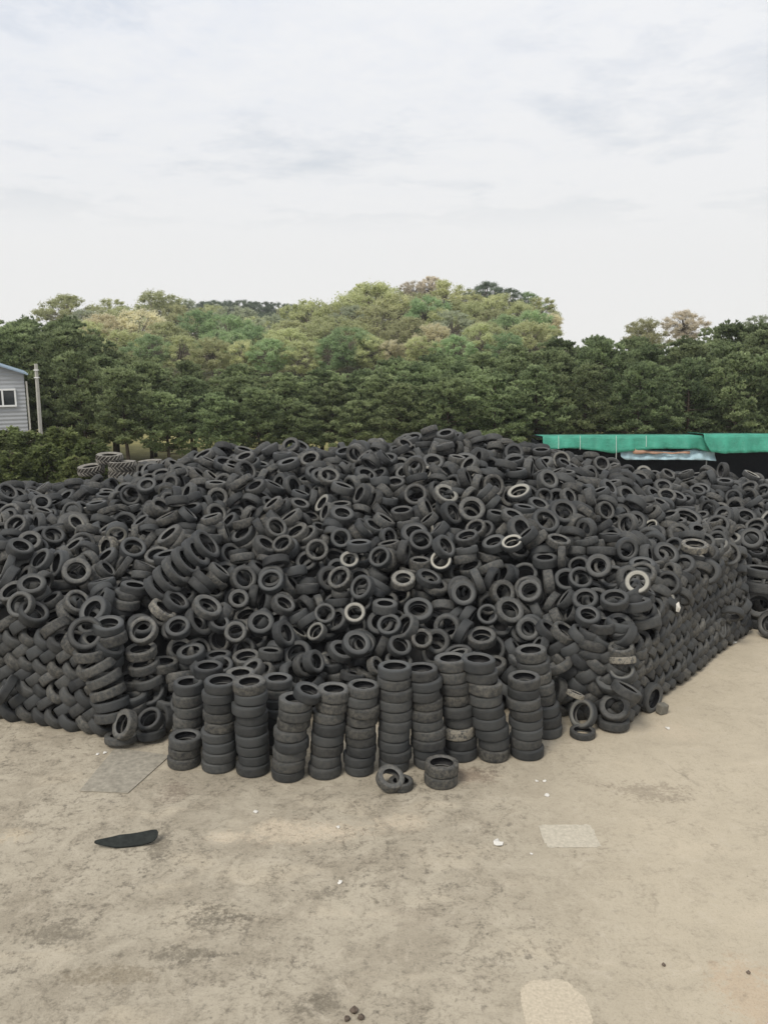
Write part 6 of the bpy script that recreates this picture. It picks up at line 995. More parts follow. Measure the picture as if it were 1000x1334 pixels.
321,-10,7,-16,56,19,3,-1075,2350,314,-4,-14,14,70,23,19,-1017,2373,306,8,0,18,54,19,5,-982,2358,318,7,1,19,53,22,12,-908,2369,307,-5,-2,-19,57,20,16,-839,2365,327,-4,1,20,55,21,15,-816,
2333,344,-2,-1,20,58,20,2,-767,2350,313,-16,-4,12,63,19,0,-602,2340,407,-4,-18,7,51,21,7,-607,2404,423,-7,4,18,67,20,11,-543,2428,412,13,0,15,65,25,16,-528,2376,397,2,-10,-17,65,22,
17,-462,2381,402,0,19,-5,55,20,12,-402,2401,432,14,-10,10,68,20,8,-311,2318,399,9,1,18,68,23,1,-261,2354,395,-16,9,-8,67,21,6,-230,2266,387,-7,0,-19,51,17,0,-177,2308,430,4,-11,16,58,
19,1,-64,2321,409,10,-15,-9,58,20,13,3,2279,391,-14,-7,-12,57,23,16,32,2322,408,1,7,-19,59,22,6,86,2339,450,-7,19,0,67,19,10,92,2298,427,5,-6,-19,63,21,0,200,2354,436,-17,-1,-11,53,
19,2,250,2329,435,6,15,12,53,21,17,377,2365,434,2,1,-20,58,20,1,428,2382,394,-3,-7,-18,63,20,1,509,2343,409,-9,-10,-15,70,24,5,578,2330,378,19,6,2,59,20,0,617,2349,377,8,0,-18,57,21,
2,823,2354,276,4,10,17,58,22,18,1138,2314,40,15,-5,13,55,20,16,-1364,2454,305,4,-5,-19,59,22,6,-1233,2456,325,0,5,19,53,18,13,-1169,2457,348,-10,8,-15,70,21,10,-1142,2437,311,-6,13,
13,51,22,17,-1064,2420,325,-4,-6,-18,67,20,3,-1030,2430,314,-13,-6,-14,63,20,16,-1008,2420,334,6,-12,15,58,19,5,-883,2421,309,13,0,15,73,25,5,-849,2447,319,-3,2,-20,64,22,3,-792,2436,
342,-16,12,1,52,21,13,-785,2402,321,-19,6,0,56,20,3,-684,2418,374,-18,-5,-7,56,21,5,-687,2391,390,-1,11,-16,58,20,2,-593,2484,404,1,15,-13,63,23,12,-508,2433,407,-13,0,-15,55,20,12,
-443,2421,436,7,0,19,59,17,14,-412,2465,461,-5,-7,18,58,21,14,-354,2414,405,19,-3,-6,68,21,16,-277,2418,450,-5,-4,19,63,24,3,-154,2300,432,4,-11,16,63,21,16,-86,2359,391,8,-5,18,61,
20,9,-52,2370,423,6,-8,17,68,22,0,-36,2410,456,-10,-10,-14,67,21,6,2,2393,472,-14,1,-14,56,18,0,213,2426,464,-3,2,-20,51,19,20,318,2463,435,-11,-14,8,63,22,0,387,2455,453,4,4,-19,57,
22,0,476,2393,401,14,12,-8,63,17,6,480,2456,397,-7,-4,18,63,22,2,599,2432,385,-13,-7,-14,68,20,13,765,2419,339,-5,9,17,61,20,7,721,2449,351,7,-14,13,63,21,11,747,2377,327,3,0,-20,63,
20,11,909,2351,261,5,-10,17,70,20,1,1124,2334,106,-15,-5,12,54,19,4,1169,2316,77,-14,-10,11,61,22,1,-1304,2460,322,2,-2,-20,59,22,6,-1275,2500,326,8,-4,-18,59,25,1,-1131,2469,356,13,
-6,14,64,21,4,-1124,2487,332,15,-5,12,56,18,9,-1031,2456,341,-9,-3,-18,63,21,0,-960,2478,324,9,0,-18,63,23,2,-893,2468,304,7,19,-2,59,20,5,-918,2474,341,-15,2,13,67,22,5,-828,2455,345,
-1,2,-20,61,24,2,-739,2468,365,4,-13,-15,61,19,11,-701,2483,373,15,-2,-14,66,23,11,-587,2527,400,-3,9,18,61,22,0,-608,2456,418,6,-15,12,58,21,9,-544,2514,420,-8,-1,-18,48,19,4,-478,
2493,439,-5,5,-19,70,22,0,-381,2532,427,-4,2,-20,68,23,5,-339,2471,419,-13,6,14,59,21,17,-292,2498,437,-3,8,18,68,21,11,-212,2577,457,5,5,19,54,21,1,-222,2501,451,3,11,-16,63,23,20,
-157,2541,438,1,-8,-18,58,21,11,-11,2308,416,2,-6,-19,57,24,0,-61,2464,429,-6,4,18,59,22,1,8,2441,459,-3,-7,18,67,18,2,89,2427,445,11,10,-13,67,21,2,143,2425,453,1,-12,16,64,21,7,464,
2426,420,8,-2,-18,61,21,0,308,2511,455,-13,-15,2,52,19,3,392,2508,449,5,9,-17,56,17,1,451,2502,436,-16,6,-10,59,17,18,476,2477,382,6,4,-18,56,19,0,535,2449,400,7,6,18,60,21,5,629,2476,
384,-5,-7,-18,61,23,17,702,2493,349,-10,2,17,68,22,1,782,2425,322,5,-9,-17,58,19,10,816,2435,312,8,-6,-17,58,22,4,1118,2318,122,-15,-4,12,65,19,0,1059,2401,163,9,17,4,60,20,0,1209,2412,
161,8,1,-18,54,17,0,1169,2408,171,3,-3,-20,55,20,0,1241,2443,199,4,-3,-19,58,23,7,1298,2407,194,-5,1,19,49,21,15,-1291,2537,326,-9,16,-8,60,24,0,-1153,2560,359,4,-8,-18,70,23,5,-1146,
2600,322,4,4,-19,58,19,15,-1101,2591,327,9,2,18,59,19,15,-1012,2508,324,8,-11,-15,61,24,1,-978,2602,362,-3,8,18,59,21,8,-924,2526,317,15,-3,13,49,19,8,-907,2538,353,5,4,19,55,22,0,-804,
2633,363,13,6,14,53,24,0,-738,2500,375,-6,15,12,57,21,10,-682,2546,395,0,8,-18,61,23,15,-623,2556,429,-11,5,16,60,19,14,-590,2606,438,16,-5,11,59,21,1,-535,2519,442,-8,-1,-18,58,20,
13,-449,2592,435,-4,11,16,60,20,17,-428,2610,443,-4,11,16,57,20,3,-355,2609,469,-9,-1,18,59,25,2,-310,2532,458,0,0,-20,57,24,0,-281,2580,452,-8,-1,-18,49,21,7,-246,2617,453,8,-3,-18,
64,19,7,-182,2591,454,-5,-5,-19,61,21,4,-86,2561,463,-9,-17,-4,63,23,17,-54,2510,456,-12,-3,16,57,24,12,48,2535,475,-8,2,18,64,23,3,148,2528,474,-19,0,7,63,20,18,105,2479,453,-4,10,
17,53,22,8,283,2594,444,-18,3,8,65,24,1,279,2534,458,-12,12,10,58,21,2,398,2553,466,0,-18,8,61,20,0,481,2513,429,14,-5,13,55,22,2,528,2523,405,8,-1,-18,59,22,11,554,2505,407,-1,-2,20,
51,19,10,632,2518,384,4,4,19,59,17,4,739,2464,323,1,-13,15,54,17,1,858,2622,321,-9,9,-15,61,22,2,806,2585,334,15,-3,13,64,20,2,828,2559,315,-12,5,15,58,18,0,1058,2466,210,-14,-14,0,
49,20,10,1147,2347,164,3,10,-17,59,20,3,1130,2474,222,8,-7,17,63,19,3,1156,2476,191,0,7,-19,64,22,0,1198,2516,203,-18,4,-8,57,18,5,1228,2497,178,-20,1,-1,54,17,4,1227,2453,224,8,6,-17,
51,17,6,1341,2349,105,1,-4,-20,56,18,0,1436,2452,167,6,5,-18,61,20,0,-1216,2629,325,12,4,15,63,20,11,-1310,2574,321,-8,0,-18,68,22,11,-1140,2661,316,-14,12,-6,55,22,7,-1096,2658,337,
10,4,-17,51,21,14,-1023,2640,323,10,-7,-16,52,20,6,-949,2612,332,7,-8,-17,55,22,1,-970,2658,340,-6,-5,-18,59,17,19,-902,2581,352,-1,-11,-17,58,21,13,-834,2658,357,13,5,14,51,22,16,-791,
2523,352,-1,-12,16,67,19,4,-718,2620,407,-2,7,19,57,21,0,-638,2481,411,-18,-7,6,56,20,16,-629,2630,418,-7,0,-19,57,23,9,-559,2582,451,8,5,-18,68,22,16,-523,2627,447,-11,-10,-13,66,24,
0,-448,2656,457,-5,2,-19,61,20,9,-394,2682,456,-13,5,14,73,23,7,-296,2648,476,-5,-15,13,58,20,9,-173,2710,440,11,-4,-16,56,20,8,-126,2659,453,-3,-6,19,61,18,0,-71,2587,467,12,16,-1,
68,20,0,-17,2591,470,-8,-12,-14,57,21,9,-19,2696,465,11,10,-13,63,24,8,86,2668,486,-7,1,19,55,22,0,146,2703,520,6,-5,-18,57,20,16,284,2674,503,5,-8,-18,59,23,12,298,2652,490,5,-8,-18,
58,19,6,379,2613,486,2,10,17,57,19,17,415,2658,456,5,-14,13,64,20,1,499,2593,426,-8,-5,17,65,19,17,592,2631,404,-5,7,-18,58,19,3,632,2588,400,9,1,18,54,19,7,707,2564,364,5,0,-19,61,
23,12,886,2580,326,0,-11,17,60,19,20,792,2645,338,2,-18,-9,48,17,1,887,2586,293,3,-19,7,54,17,9,944,2570,285,0,-2,-20,61,18,1,964,2640,298,-5,-4,19,61,19,4,1051,2533,272,15,10,-9,61,
22,1,1178,2439,199,-1,7,-19,49,18,1,1163,2550,232,9,10,-15,67,22,12,1152,2608,252,0,11,-17,70,22,1,1250,2497,222,8,-12,14,67,18,18,1274,2486,225,9,-12,13,58,20,9,1294,2547,242,-10,-4,
17,61,22,0,-1338,2730,302,-4,13,15,63,21,10,-1159,2699,323,-19,-1,5,65,20,1,-1073,2703,309,5,5,19,61,19,3,-1064,2720,328,-5,4,19,60,22,0,-965,2751,317,-8,-18,-3,60,19,0,-947,2702,345,
16,-3,-11,68,20,7,-912,2696,341,-11,4,16,49,19,7,-789,2682,361,-16,3,-11,58,19,15,-756,2682,392,6,13,-14,63,23,9,-702,2675,410,10,8,-15,55,20,1,-668,2762,411,-12,0,16,68,22,18,-667,
2629,415,10,-2,17,59,21,20,-514,2762,449,0,12,16,67,19,9,-258,2678,431,16,9,8,70,23,6,-105,2739,458,16,-4,-11,61,21,0,-71,2680,449,15,-10,9,60,22,1,9,2735,455,14,4,14,53,24,2,68,2722,
470,-12,10,12,70,20,12,95,2696,473,-8,-3,18,51,21,0,192,2758,487,-13,0,15,48,20,1,153,2714,498,-6,5,18,60,22,9,217,2688,501,-8,14,11,49,18,9,347,2639,497,2,10,17,57,22,6,456,2692,429,
-2,-4,-19,60,19,1,480,2650,428,-1,6,19,53,20,1,570,2720,440,-4,1,-20,58,21,9,705,2662,365,17,-7,-6,63,23,0,666,2681,370,6,-17,8,66,22,15,742,2659,369,-1,10,17,54,20,8,780,2677,356,-11,
-16,0,70,20,3,813,2693,350,-12,-12,-10,64,21,0,855,2662,316,12,-13,9,61,21,12,931,2612,315,5,-8,18,59,21,1,987,2683,298,11,17,-2,59,22,2,1071,2562,256,4,-2,-19,48,18,5,1111,2605,256,
-20,2,1,58,20,5,1143,2668,264,1,-4,-20,57,19,12,1203,2673,287,11,-8,-15,61,20,1,1212,2565,254,-16,-3,12,66,24,5,1255,2581,253,-13,10,-12,58,19,1,1293,2631,282,-14,-4,-14,61,21,15,1348,
2603,235,19,5,-2,54,20,3,1493,2635,229,16,9,8,63,18,20,-1290,2775,300,13,-3,15,61,24,6,-1182,2755,330,-1,-8,-18,59,20,9,-1118,2718,304,-12,2,-16,70,23,9,-1030,2800,313,-12,15,6,57,19,
4,-996,2797,313,-12,15,6,61,22,11,-792,2749,377,10,17,3,70,22,5,-518,2824,414,4,5,19,59,24,0,-349,2795,444,-1,2,-20,48,19,14,-274,2732,460,-9,6,-17,59,23,2,-256,2785,438,8,-3,-18,63,
18,1,-151,2759,415,-7,16,-10,63,18,12,-101,2790,425,-5,-6,19,53,21,2,50,2729,476,12,-10,-12,51,17,13,80,2815,477,2,9,-18,55,19,18,100,2789,482,3,8,-18,61,21,1,155,2776,483,12,-5,15,
64,20,11,241,2895,474,-10,-4,17,52,22,5,569,2625,421,-7,7,-17,49,20,2,454,2721,453,-1,-4,-20,55,18,18,652,2796,391,-15,-2,-13,61,20,13,677,2763,386,18,-8,-4,68,22,6,722,2759,401,4,-17,
10,55,22,12,762,2744,369,-7,11,15,60,20,2,797,2747,352,11,7,-16,63,17,0,851,2713,339,4,-10,-17,67,19,0,910,2688,337,0,-12,16,63,18,7,947,2725,329,-3,0,-20,70,23,10,1033,2601,277,15,
12,-3,67,21,2,1073,2616,272,-1,-13,15,57,24,17,1157,2705,266,-11,-16,4,61,18,12,1166,2720,267,11,16,-4,63,19,11,1203,2743,269,9,-10,-15,54,22,7,1274,2689,263,8,-6,18,54,20,1,1292,2719,
274,13,4,15,51,18,10,1356,2704,265,-7,2,19,61,18,9,1412,2751,298,-6,17,8,64,20,1,1450,2686,259,1,-11,-16,56,17,0,1505,2733,261,-16,-1,11,53,21,16,-1195,2872,284,19,-6,1,68,21,2,-1059,
2861,307,9,18,3,61,21,0,-1047,2811,308,-12,15,6,55,22,11,-1002,2845,321,4,6,18,60,18,1,-796,2802,361,-7,6,-18,73,25,6,-749,2769,380,10,4,17,66,21,2,-204,2799,422,5,10,16,63,22,6,-169,
2854,410,4,13,15,65,21,18,30,2879,435,5,5,19,59,19,13,339,2841,471,-11,1,17,55,21,11,545,2778,422,-6,-6,18,58,23,0,601,2789,402,-9,3,-17,63,20,10,700,2808,420,-3,-8,-18,56,21,15,728,
2803,400,-2,3,20,56,18,5,736,2853,378,8,9,-16,61,22,0,855,2766,349,1,-11,17,61,21,13,885,2737,319,-12,-2,16,56,21,1,880,2821,345,12,9,14,68,22,17,1049,2758,308,-1,-10,17,55,21,1,1017,
2821,305,4,13,14,55,20,19,1074,2815,286,6,6,-18,64,22,2,1097,2732,288,10,8,16,59,20,17,1168,2746,291,11,16,-4,56,18,1,1197,2777,307,-13,1,-15,52,19,4,1295,2815,297,-13,-7,14,63,21,2,
1317,2732,280,-13,-4,-15,66,23,17,1389,2790,303,-12,6,15,63,20,13,1436,2824,285,9,-10,-15,59,19,0,1477,2794,288,-1,-3,-20,56,21,17,-1279,2997,269,-11,2,17,53,22,9,-1199,2933,292,2,-7,
-19,53,23,0,-1152,2884,304,-5,3,19,67,19,8,-936,2924,274,14,3,-14,61,24,7,-855,2901,329,11,-4,16,55,25,16,-844,2862,325,11,-13,10,61,22,7,-165,2894,427,2,5,19,60,22,19,252,2909,456,
10,4,-17,65,23,0,404,2955,447,2,3,-20,58,21,1,521,2825,435,-4,11,-16,54,20,11,692,2928,390,1,-8,-18,63,24,3,757,2872,364,8,9,-16,68,20,14,905,2840,348,-12,-9,-13,58,20,4,1006,2873,322,
-4,2,-19,53,20,3,955,2789,359,-7,10,-16,49,21,15,1074,2787,309,-1,-10,17,58,22,0,1105,2889,329,13,-10,-11,65,20,12,1134,2861,338,18,-3,7,58,23,0,1177,2853,324,-1,-3,20,61,18,2,1213,
2858,299,12,8,-14,60,19,1,1253,2830,303,-13,-6,14,68,22,11,1353,2880,310,7,-6,18,55,19,11,1408,2860,307,-1,0,20,60,20,2,-673,3012,372,-17,2,10,56,20,1,-244,3012,397,9,14,11,65,25,0,
-234,3074,377,-9,-2,18,63,25,0,15,2964,421,-3,17,10,58,18,3,470,2897,436,-10,8,15,67,19,2,463,2957,428,-9,-6,-17,68,22,4,623,2953,369,-4,18,8,65,20,19,770,2922,366,6,2,-19,52,23,7,813,
2944,362,5,0,-19,54,22,19,938,2959,331,10,-6,16,60,24,9,963,2947,316,-10,6,-16,53,20,7,1039,2864,292,4,-1,-20,59,19,19,1075,2866,303,18,8,6,60,20,11,1145,2919,344,-15,-8,-11,66,21,14,
1203,2891,292,12,8,-14,67,20,1,1277,2876,343,-7,4,-18,59,19,5,1437,2959,297,-12,5,15,63,22,4,1449,2942,292,-12,5,15,54,18,11,1470,2938,287,-12,5,15,63,19,1,1613,3011,248,8,4,18,63,22,
5,626,3069,374,15,-4,13,65,21,0,
]
rec = np.array(HEAP).reshape(-1, 9)
templ = []
n_ = 26
for bead in (.30, .32, .338):
    T, U, L, I = tyre_profile(1.0, bead, fine=False)
    v, f = strip(T, n_)                       # the tread meets the sidewalls in a hard shoulder
    v2, f2 = strip(U + I[1:] + L[1:], n_)
    tn = np.zeros(len(v) + len(v2)); tn[len(v) + (len(U) - 1) * n_: len(v) + (len(U) + len(I)) * n_] = 1
    templ.append((np.concatenate([v, v2]), np.concatenate([f, f2 + len(v)]), tn))
VV, FF, TL, TC, TN = [], [], [], [], []
base = 0
for k, q in enumerate(rec):
    v, f, tn = templ[k % 3]
    a = Vector([float(c) for c in q[3:6]]).normalized()
    Mx = np.array((a.to_track_quat('Z', 'X') @ Euler((0, 0, (k * 2.399) % 6.283)).to_quaternion()).to_matrix())
    D = q[6] / 100; w = q[7] / 100
    loc = v * np.array((1, 1, w / D))
    # used carcasses are never quite round
    sq = rng.uniform(-.03, .03); loc2 = loc * np.array((1 + sq, 1 - sq, 1))
    VV.append((loc2 * D) @ Mx.T + q[0:3] / 100.0)
    FF.append(f + base); base += len(v)
    TL.append(loc * 2); TN.append(tn)
    g = q[8] / 20
    pale = 0.0
    u = rng.random()
    if u > .96: pale = rng.uniform(.25, .6)
    TC.append(np.tile((rng.random(), g, pale, 1.0), (len(v), 1)))
# near-black sheet added under the outer tyres so the gaps stay dark
hs = np.array([
0,0,0,0,0,0,0,0,0,0,0,0,0,0,0,0,0,0,0,0,0,0,0,0,0,0,0,0,0,0,0,0,0,0,0,0,0,0,0,0,0,0,0,0,0,0,0,0,0,0,0,0,0,0,0,0,0,0,0,0,0,0,0,0,0,0,0,0,0,0,0,0,0,14,0,0,0,0,0,0,0,0,0,0,0,0,0,0,0,0,
0,0,0,0,0,0,0,0,0,0,0,0,20,18,16,15,15,11,10,9,10,11,10,12,11,16,0,0,0,0,0,0,0,0,0,0,0,0,0,0,0,0,0,20,19,18,18,21,18,16,15,14,16,16,18,17,19,22,19,0,0,0,0,0,0,0,0,0,0,0,0,0,0,0,20,19,
17,16,19,22,23,22,19,22,21,19,20,21,25,22,21,19,0,0,0,0,0,0,0,0,0,0,0,0,0,0,21,21,15,17,19,25,22,22,26,27,24,25,26,27,27,23,20,18,20,0,0,0,0,0,0,0,0,0,0,0,0,21,23,18,17,22,23,25,23,
28,25,26,26,28,31,33,30,26,21,20,18,0,0,0,0,0,0,0,0,0,0,0,0,19,17,16,22,20,27,29,30,30,29,30,26,31,33,36,33,29,25,24,21,16,0,0,0,0,0,0,0,0,0,0,22,20,20,19,19,23,30,29,34,33,36,32,31,
34,37,38,31,29,29,28,23,18,13,6,0,0,0,0,0,0,0,0,23,23,21,22,25,27,28,31,34,36,37,33,37,39,44,36,35,33,28,27,23,21,17,13,13,13,13,0,0,0,0,25,20,21,22,25,26,28,31,34,35,35,31,34,36,38,
42,41,41,33,34,28,23,21,20,18,16,19,18,0,0,0,0,20,19,19,18,21,20,26,30,34,33,32,32,31,31,36,37,37,36,37,35,26,25,21,23,16,16,17,19,21,0,0,20,17,20,17,20,17,19,23,25,29,30,31,27,31,33,
33,31,34,35,35,29,28,25,25,24,17,19,17,20,16,0,0,14,14,14,15,16,17,20,19,26,26,25,23,26,31,28,30,31,34,33,33,28,26,24,24,21,22,20,19,21,18,16,0,12,10,9,12,13,13,15,23,27,22,24,21,25,
22,25,26,28,32,31,32,28,26,23,23,21,19,18,24,21,18,15,0,8,9,11,10,7,9,14,20,19,22,21,21,23,21,22,20,26,26,29,28,25,26,27,24,18,19,21,20,17,18,16,18,5,10,6,7,7,10,11,16,17,16,15,20,20,
21,18,20,24,24,25,19,25,24,23,20,19,20,17,18,16,13,13,15,4,1,4,4,3,8,13,17,13,13,13,16,16,15,14,21,22,23,20,22,21,17,20,15,16,15,19,16,13,13,12,12,0,0,0,0,0,0,1,1,0,2,2,4,0,0,1,4,5,
9,7,8,7,10,4,0,2,1,4,0,1,0,3,0,0,0,0,0,0,0,0,0,0,0,0,0,0,0,0,0,0,0,0,0,0,0,0,0,0,0,0,0,0,0,0,0,
]).reshape(21, 32) / 10.0
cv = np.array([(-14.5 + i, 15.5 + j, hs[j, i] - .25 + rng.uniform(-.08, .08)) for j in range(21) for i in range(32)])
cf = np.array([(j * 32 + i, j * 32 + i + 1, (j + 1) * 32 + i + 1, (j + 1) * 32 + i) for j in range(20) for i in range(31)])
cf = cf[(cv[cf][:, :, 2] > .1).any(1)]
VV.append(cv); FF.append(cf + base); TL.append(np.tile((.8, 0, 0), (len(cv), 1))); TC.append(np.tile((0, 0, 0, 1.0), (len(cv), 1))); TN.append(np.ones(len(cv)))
heap = mesh_np('tyre_heap', np.concatenate(VV), np.concatenate(FF))
attr_vec(heap, 'tl', np.concatenate(TL)); attr_col(heap, 'tc', np.concatenate(TC)); attr_f(heap, 'tn', np.concatenate(TN))
o = link('tyre_heap', heap, MAT['rubber_heap'])
tag(o, 'mass of further worn black tyres filling the great heap and its woven walls', 'tyre heap', kind='stuff')


# ------------------------------------------------------------------ tractor tyres behind the heap
def tractor_tyre_parts(D, w):
    h = w / 2 / D
    T, U, L, I = tyre_profile(w / D, .27)
    T = [(r * .925 if r > .46 else r, z) for r, z in T]
    v1, f1 = strip(T, 48)
    carc = mesh_np('carcass', v1 * D, f1); attr_vec(carc, 'tl', v1 * 1.6)
    m = MB()
    n = 20
    for k in range(n):
        for sd in (-1, 1):
            a0 = 2 * PI * (k + (.5 if sd > 0 else 0)) / n
            sec = []
            for q in range(4):
                z = sd * h * (.02 + .92 * q / 3)
                a = a0 + .30 * q / 3
                ro = (.5, .5, .495, .465)[q]; ri = ro - .055
                da = .052
                sec.append([(ri, a - da, z), (ro, a - da * .7, z), (ro, a + da * .7, z), (ri, a + da, z)])
            vs = [(r * D * math.cos(a), r * D * math.sin(a), z * D) for s_ in sec for r, a, z in s_]
            fs = []
            for q in range(3):
                for e in range(3):
                    fs.append((q * 4 + e, q * 4 + e + 1, q * 4 + 5 + e, q * 4 + 4 + e))
            fs += [(0, 1, 2, 3), (12, 15, 14, 13)]
            m.add(vs, fs)
    side = []
    for P in (U, L):
        v, f = strip(P, 48)
        me = mesh_np('sidewall', v * D, f); attr_vec(me, 'tl', v * 2); side.append(me)
    return carc, m, side


MAT['dark_rubber'] = simple('dark_rubber', (.05, .046, .04), .85, .25, var=.3, scale=5)
MAT['dusty_rubber'] = simple('dusty_rubber', (.20, .188, .165), .85, .25, var=.35, scale=5, bump=.3)
TT = [(143, 597, 35.0, 1.25, .42, 3, 2, 'topmost dusty tractor tyre with chunky lugs lying over the stacked ones'),
      (160, 607, 34.6, 1.3, .42, -2, 1, 'lugged tractor tyre second from the top of the right hand pair'),
      (160, 618, 34.6, 1.3, .42, 2, -2, 'lugged tractor tyre under the second one, almost sunk behind the heap'),
      (119, 612, 34.8, 1.25, .40, -4, 5, 'lugged tractor tyre tilted at the left of the tractor tyre group'),
      (196, 605, 36.0, 1.2, .42, 4, 0, 'dark tractor tyre lying farthest right of the tractor tyre group')]
tproto = None
for k, (px, py, d, D, w, rx, ry, lab) in enumerate(TT):
    p = pt(px, py, d)
    if tproto is None:
        root = empty('tractor_tyre', p)
        carc, mb, side = tractor_tyre_parts(1.25, .42)
        ps = [link('carcass', carc, MAT['dark_rubber'], root), mb.build('lug_tread', MAT['dusty_rubber'], root)]
        ps += [link('sidewall', s_, MAT['dusty_rubber'], root) for s_ in side]
        tproto = root, ps
    else:
        root = tproto[0].copy(); COL.objects.link(root)
        for s_ in tproto[1]:
            c = s_.copy(); COL.objects.link(c); c.parent = root
    root.location = p
    root.rotation_euler = (R(rx), R(ry), k * 1.1)
    root.scale = (D / 1.25 * .9,) * 3
    tag(root, lab, 'tractor tyre', 'tractor tyres behind the heap')
# older tyres that carry them
pass

# ------------------------------------------------------------------ the yard
def ground_material():
    t = NT('yard_concrete')
    co = t.n('TexCoord').outputs['Object']
    sx = t.n('SeparateXYZ'); t.put(sx.inputs[0], co)
    X, Y = sx.outputs[0], sx.outputs[1]
    warp = t.noise(co, .7, 5, .6, out=1)
    wc = t.vmath('ADD', co, t.vmath('SCALE', t.vmath('SUBTRACT', warp, (.5, .5, .5)), 1.1))
    big = t.noise(co, .16, 5, .6)
    mid = t.noise(wc, .8, 8, .68)
    fine = t.noise(co, 5.5, 8, .72)
    grit = t.noise(co, 34, 4, .75)
    fl = t.noise(co, 13, 6, .75)
    clod = t.noise(wc, 3.2, 7, .72, .6)
    col = t.mix(t.ramp(big, [(.35, 0), (.65, 1)]), (.335, .30, .235), (.41, .365, .285))
    # smoother, warmer slab to the right and towards the bottom
    rgt = t.ramp(t.math('ADD', t.math('MULTIPLY', t.math('SUBTRACT', X, t.math('MULTIPLY', t.math('SUBTRACT', 16.0, Y), -.12)), .16), t.math('MULTIPLY', mid, .5)), [(.50, 0), (1.0, 1)])
    col = t.mix(t.math('MULTIPLY', rgt, .8), col, (.47, .41, .31))
    # trodden dirt
    dirt = t.ramp(mid, [(.42, 0), (.60, 1)])
    rough_zone = t.math('SUBTRACT', 1.0, t.math('MULTIPLY', rgt, .72))
    col = t.mix(t.math('MULTIPLY', t.math('MULTIPLY', dirt, rough_zone), .50), col, (.190, .162, .120))
    # pale sandy scuffs
    sand = t.ramp(t.noise(t.vmath('MULTIPLY', wc, (.55, 1.3, 1)), .9, 6, .62), [(.55, 0), (.68, 1)])
    col = t.mix(t.math('MULTIPLY', sand, .45), col, (.52, .45, .34))
    # named stains and scuffs: (x, y, rx, ry, strength, colour)
    blobs = [(-2.51, 10.47, 0.76, 0.37, 0.75, (0.1, 0.088, 0.066)), (-2.71, 9.71, 0.56, 0.26, 0.7, (0.1, 0.088, 0.066)), (-4.46, 10.15, 0.64, 0.4, 0.55, (0.1, 0.088, 0.066)), (-3.65, 12.12, 0.27, 0.89, 0.55, (0.1, 0.088, 0.066)), (-0.79, 10.97, 0.45, 0.21, 0.5, (0.1, 0.088, 0.066)), (-3.47, 9.37, 0.79, 0.22, 0.5, (0.15, 0.12, 0.075)), (4.89, 13.88, 0.84, 0.44, 0.45, (0.15, 0.12, 0.09)), (-1.15, 12.62, 1.41, 0.46, 0.75, (0.58, 0.49, 0.37)), (-2.66, 12.44, 0.38, 0.27, 0.7, (0.58, 0.49, 0.37)), (-6.08, 12.44, 0.38, 0.31, 0.7, (0.55, 0.46, 0.33)), (0.39, 12.89, 0.65, 0.33, 0.6, (0.58, 0.49, 0.37)), (1.59, 14.43, 0.87, 0.35, 0.6, (0.16, 0.11, 0.08)), (1.42, 9.64, 0.41, 0.14, 0.5, (0.1, 0.088, 0.066)), (-3.81, 13.75, 0.35, 0.48, 0.5, (0.15, 0.11, 0.085)), (-0.85, 8.86, 0.38, 0.2, 0.6, (0.1, 0.088, 0.066)), (4.59, 8.98, 0.57, 0.8, 0.5, (0.47, 0.35, 0.24)), (5.99, 16.34, 0.97, 0.59, 0.4, (0.58, 0.49, 0.37)), (0.22, 10.47, 0.65, 0.33, 0.35, (0.36, 0.31, 0.24))]
    for (bx, by, rx, ry, st, c) in blobs:
        dx = t.math('MULTIPLY', t.math('SUBTRACT', X, bx), 1 / rx)
        dy = t.math('MULTIPLY', t.math('SUBTRACT', Y, by), 1 / ry)
        d2 = t.math('ADD', t.math('MULTIPLY', dx, dx), t.math('MULTIPLY', dy, dy))
        f = t.math('ADD', t.math('SUBTRACT', 1.0, d2), t.math('MULTIPLY', t.math('SUBTRACT', mid, .5), 3.2))
        f = t.math('ADD', f, t.math('ADD', t.math('MULTIPLY', t.math('SUBTRACT', fine, .5), 3.2), t.math('MULTIPLY', t.math('SUBTRACT', fl, .5), 3.6)))
        f = t.ramp(f, [(.25, 0), (.95, 1)])
        col = t.mix(t.math('MULTIPLY', f, st), col, c)
    # dark speckles, oil spots, grit
    patchy = t.ramp(t.noise(wc, .55, 6, .65), [(.34, .25), (.56, 1)])
    rough_zone = t.math('MULTIPLY', rough_zone, patchy)
    cl = t.math('MULTIPLY', t.ramp(clod, [(.50, 0), (.62, 1)]), t.ramp(fl, [(.40, 0), (.58, 1)]))
    col = t.mix(t.math('MULTIPLY', t.math('MULTIPLY', cl, rough_zone), .85), col, (.115, .098, .073))
    col = t.mix(t.math('MULTIPLY', t.ramp(clod, [(.34, 1), (.44, 0)]), .38), col, (.49, .435, .35))
    spk = t.ramp(fine, [(.55, 0), (.645, 1)])
    col = t.mix(t.math('MULTIPLY', t.math('MULTIPLY', spk, rough_zone), .8), col, (.085, .075, .06))
    col = t.mix(t.math('MULTIPLY', t.math('MULTIPLY', t.ramp(fl, [(.54, 0), (.63, 1)]), rough_zone), .5), col, (.10, .088, .07))
    col = t.mix(t.math('MULTIPLY', t.math('MULTIPLY', t.ramp(fl, [(.35, 1), (.45, 0)]), patchy), .35), col, (.46, .41, .33))
    v = t.n('TexVoronoi'); t.put(v.inputs['Vector'], co); v.inputs['Scale'].default_value = 2.6
    sp2 = t.ramp(t.math('ADD', v.outputs['Distance'], t.math('MULTIPLY', fine, .12)), [(.07, 1), (.10, 0)])
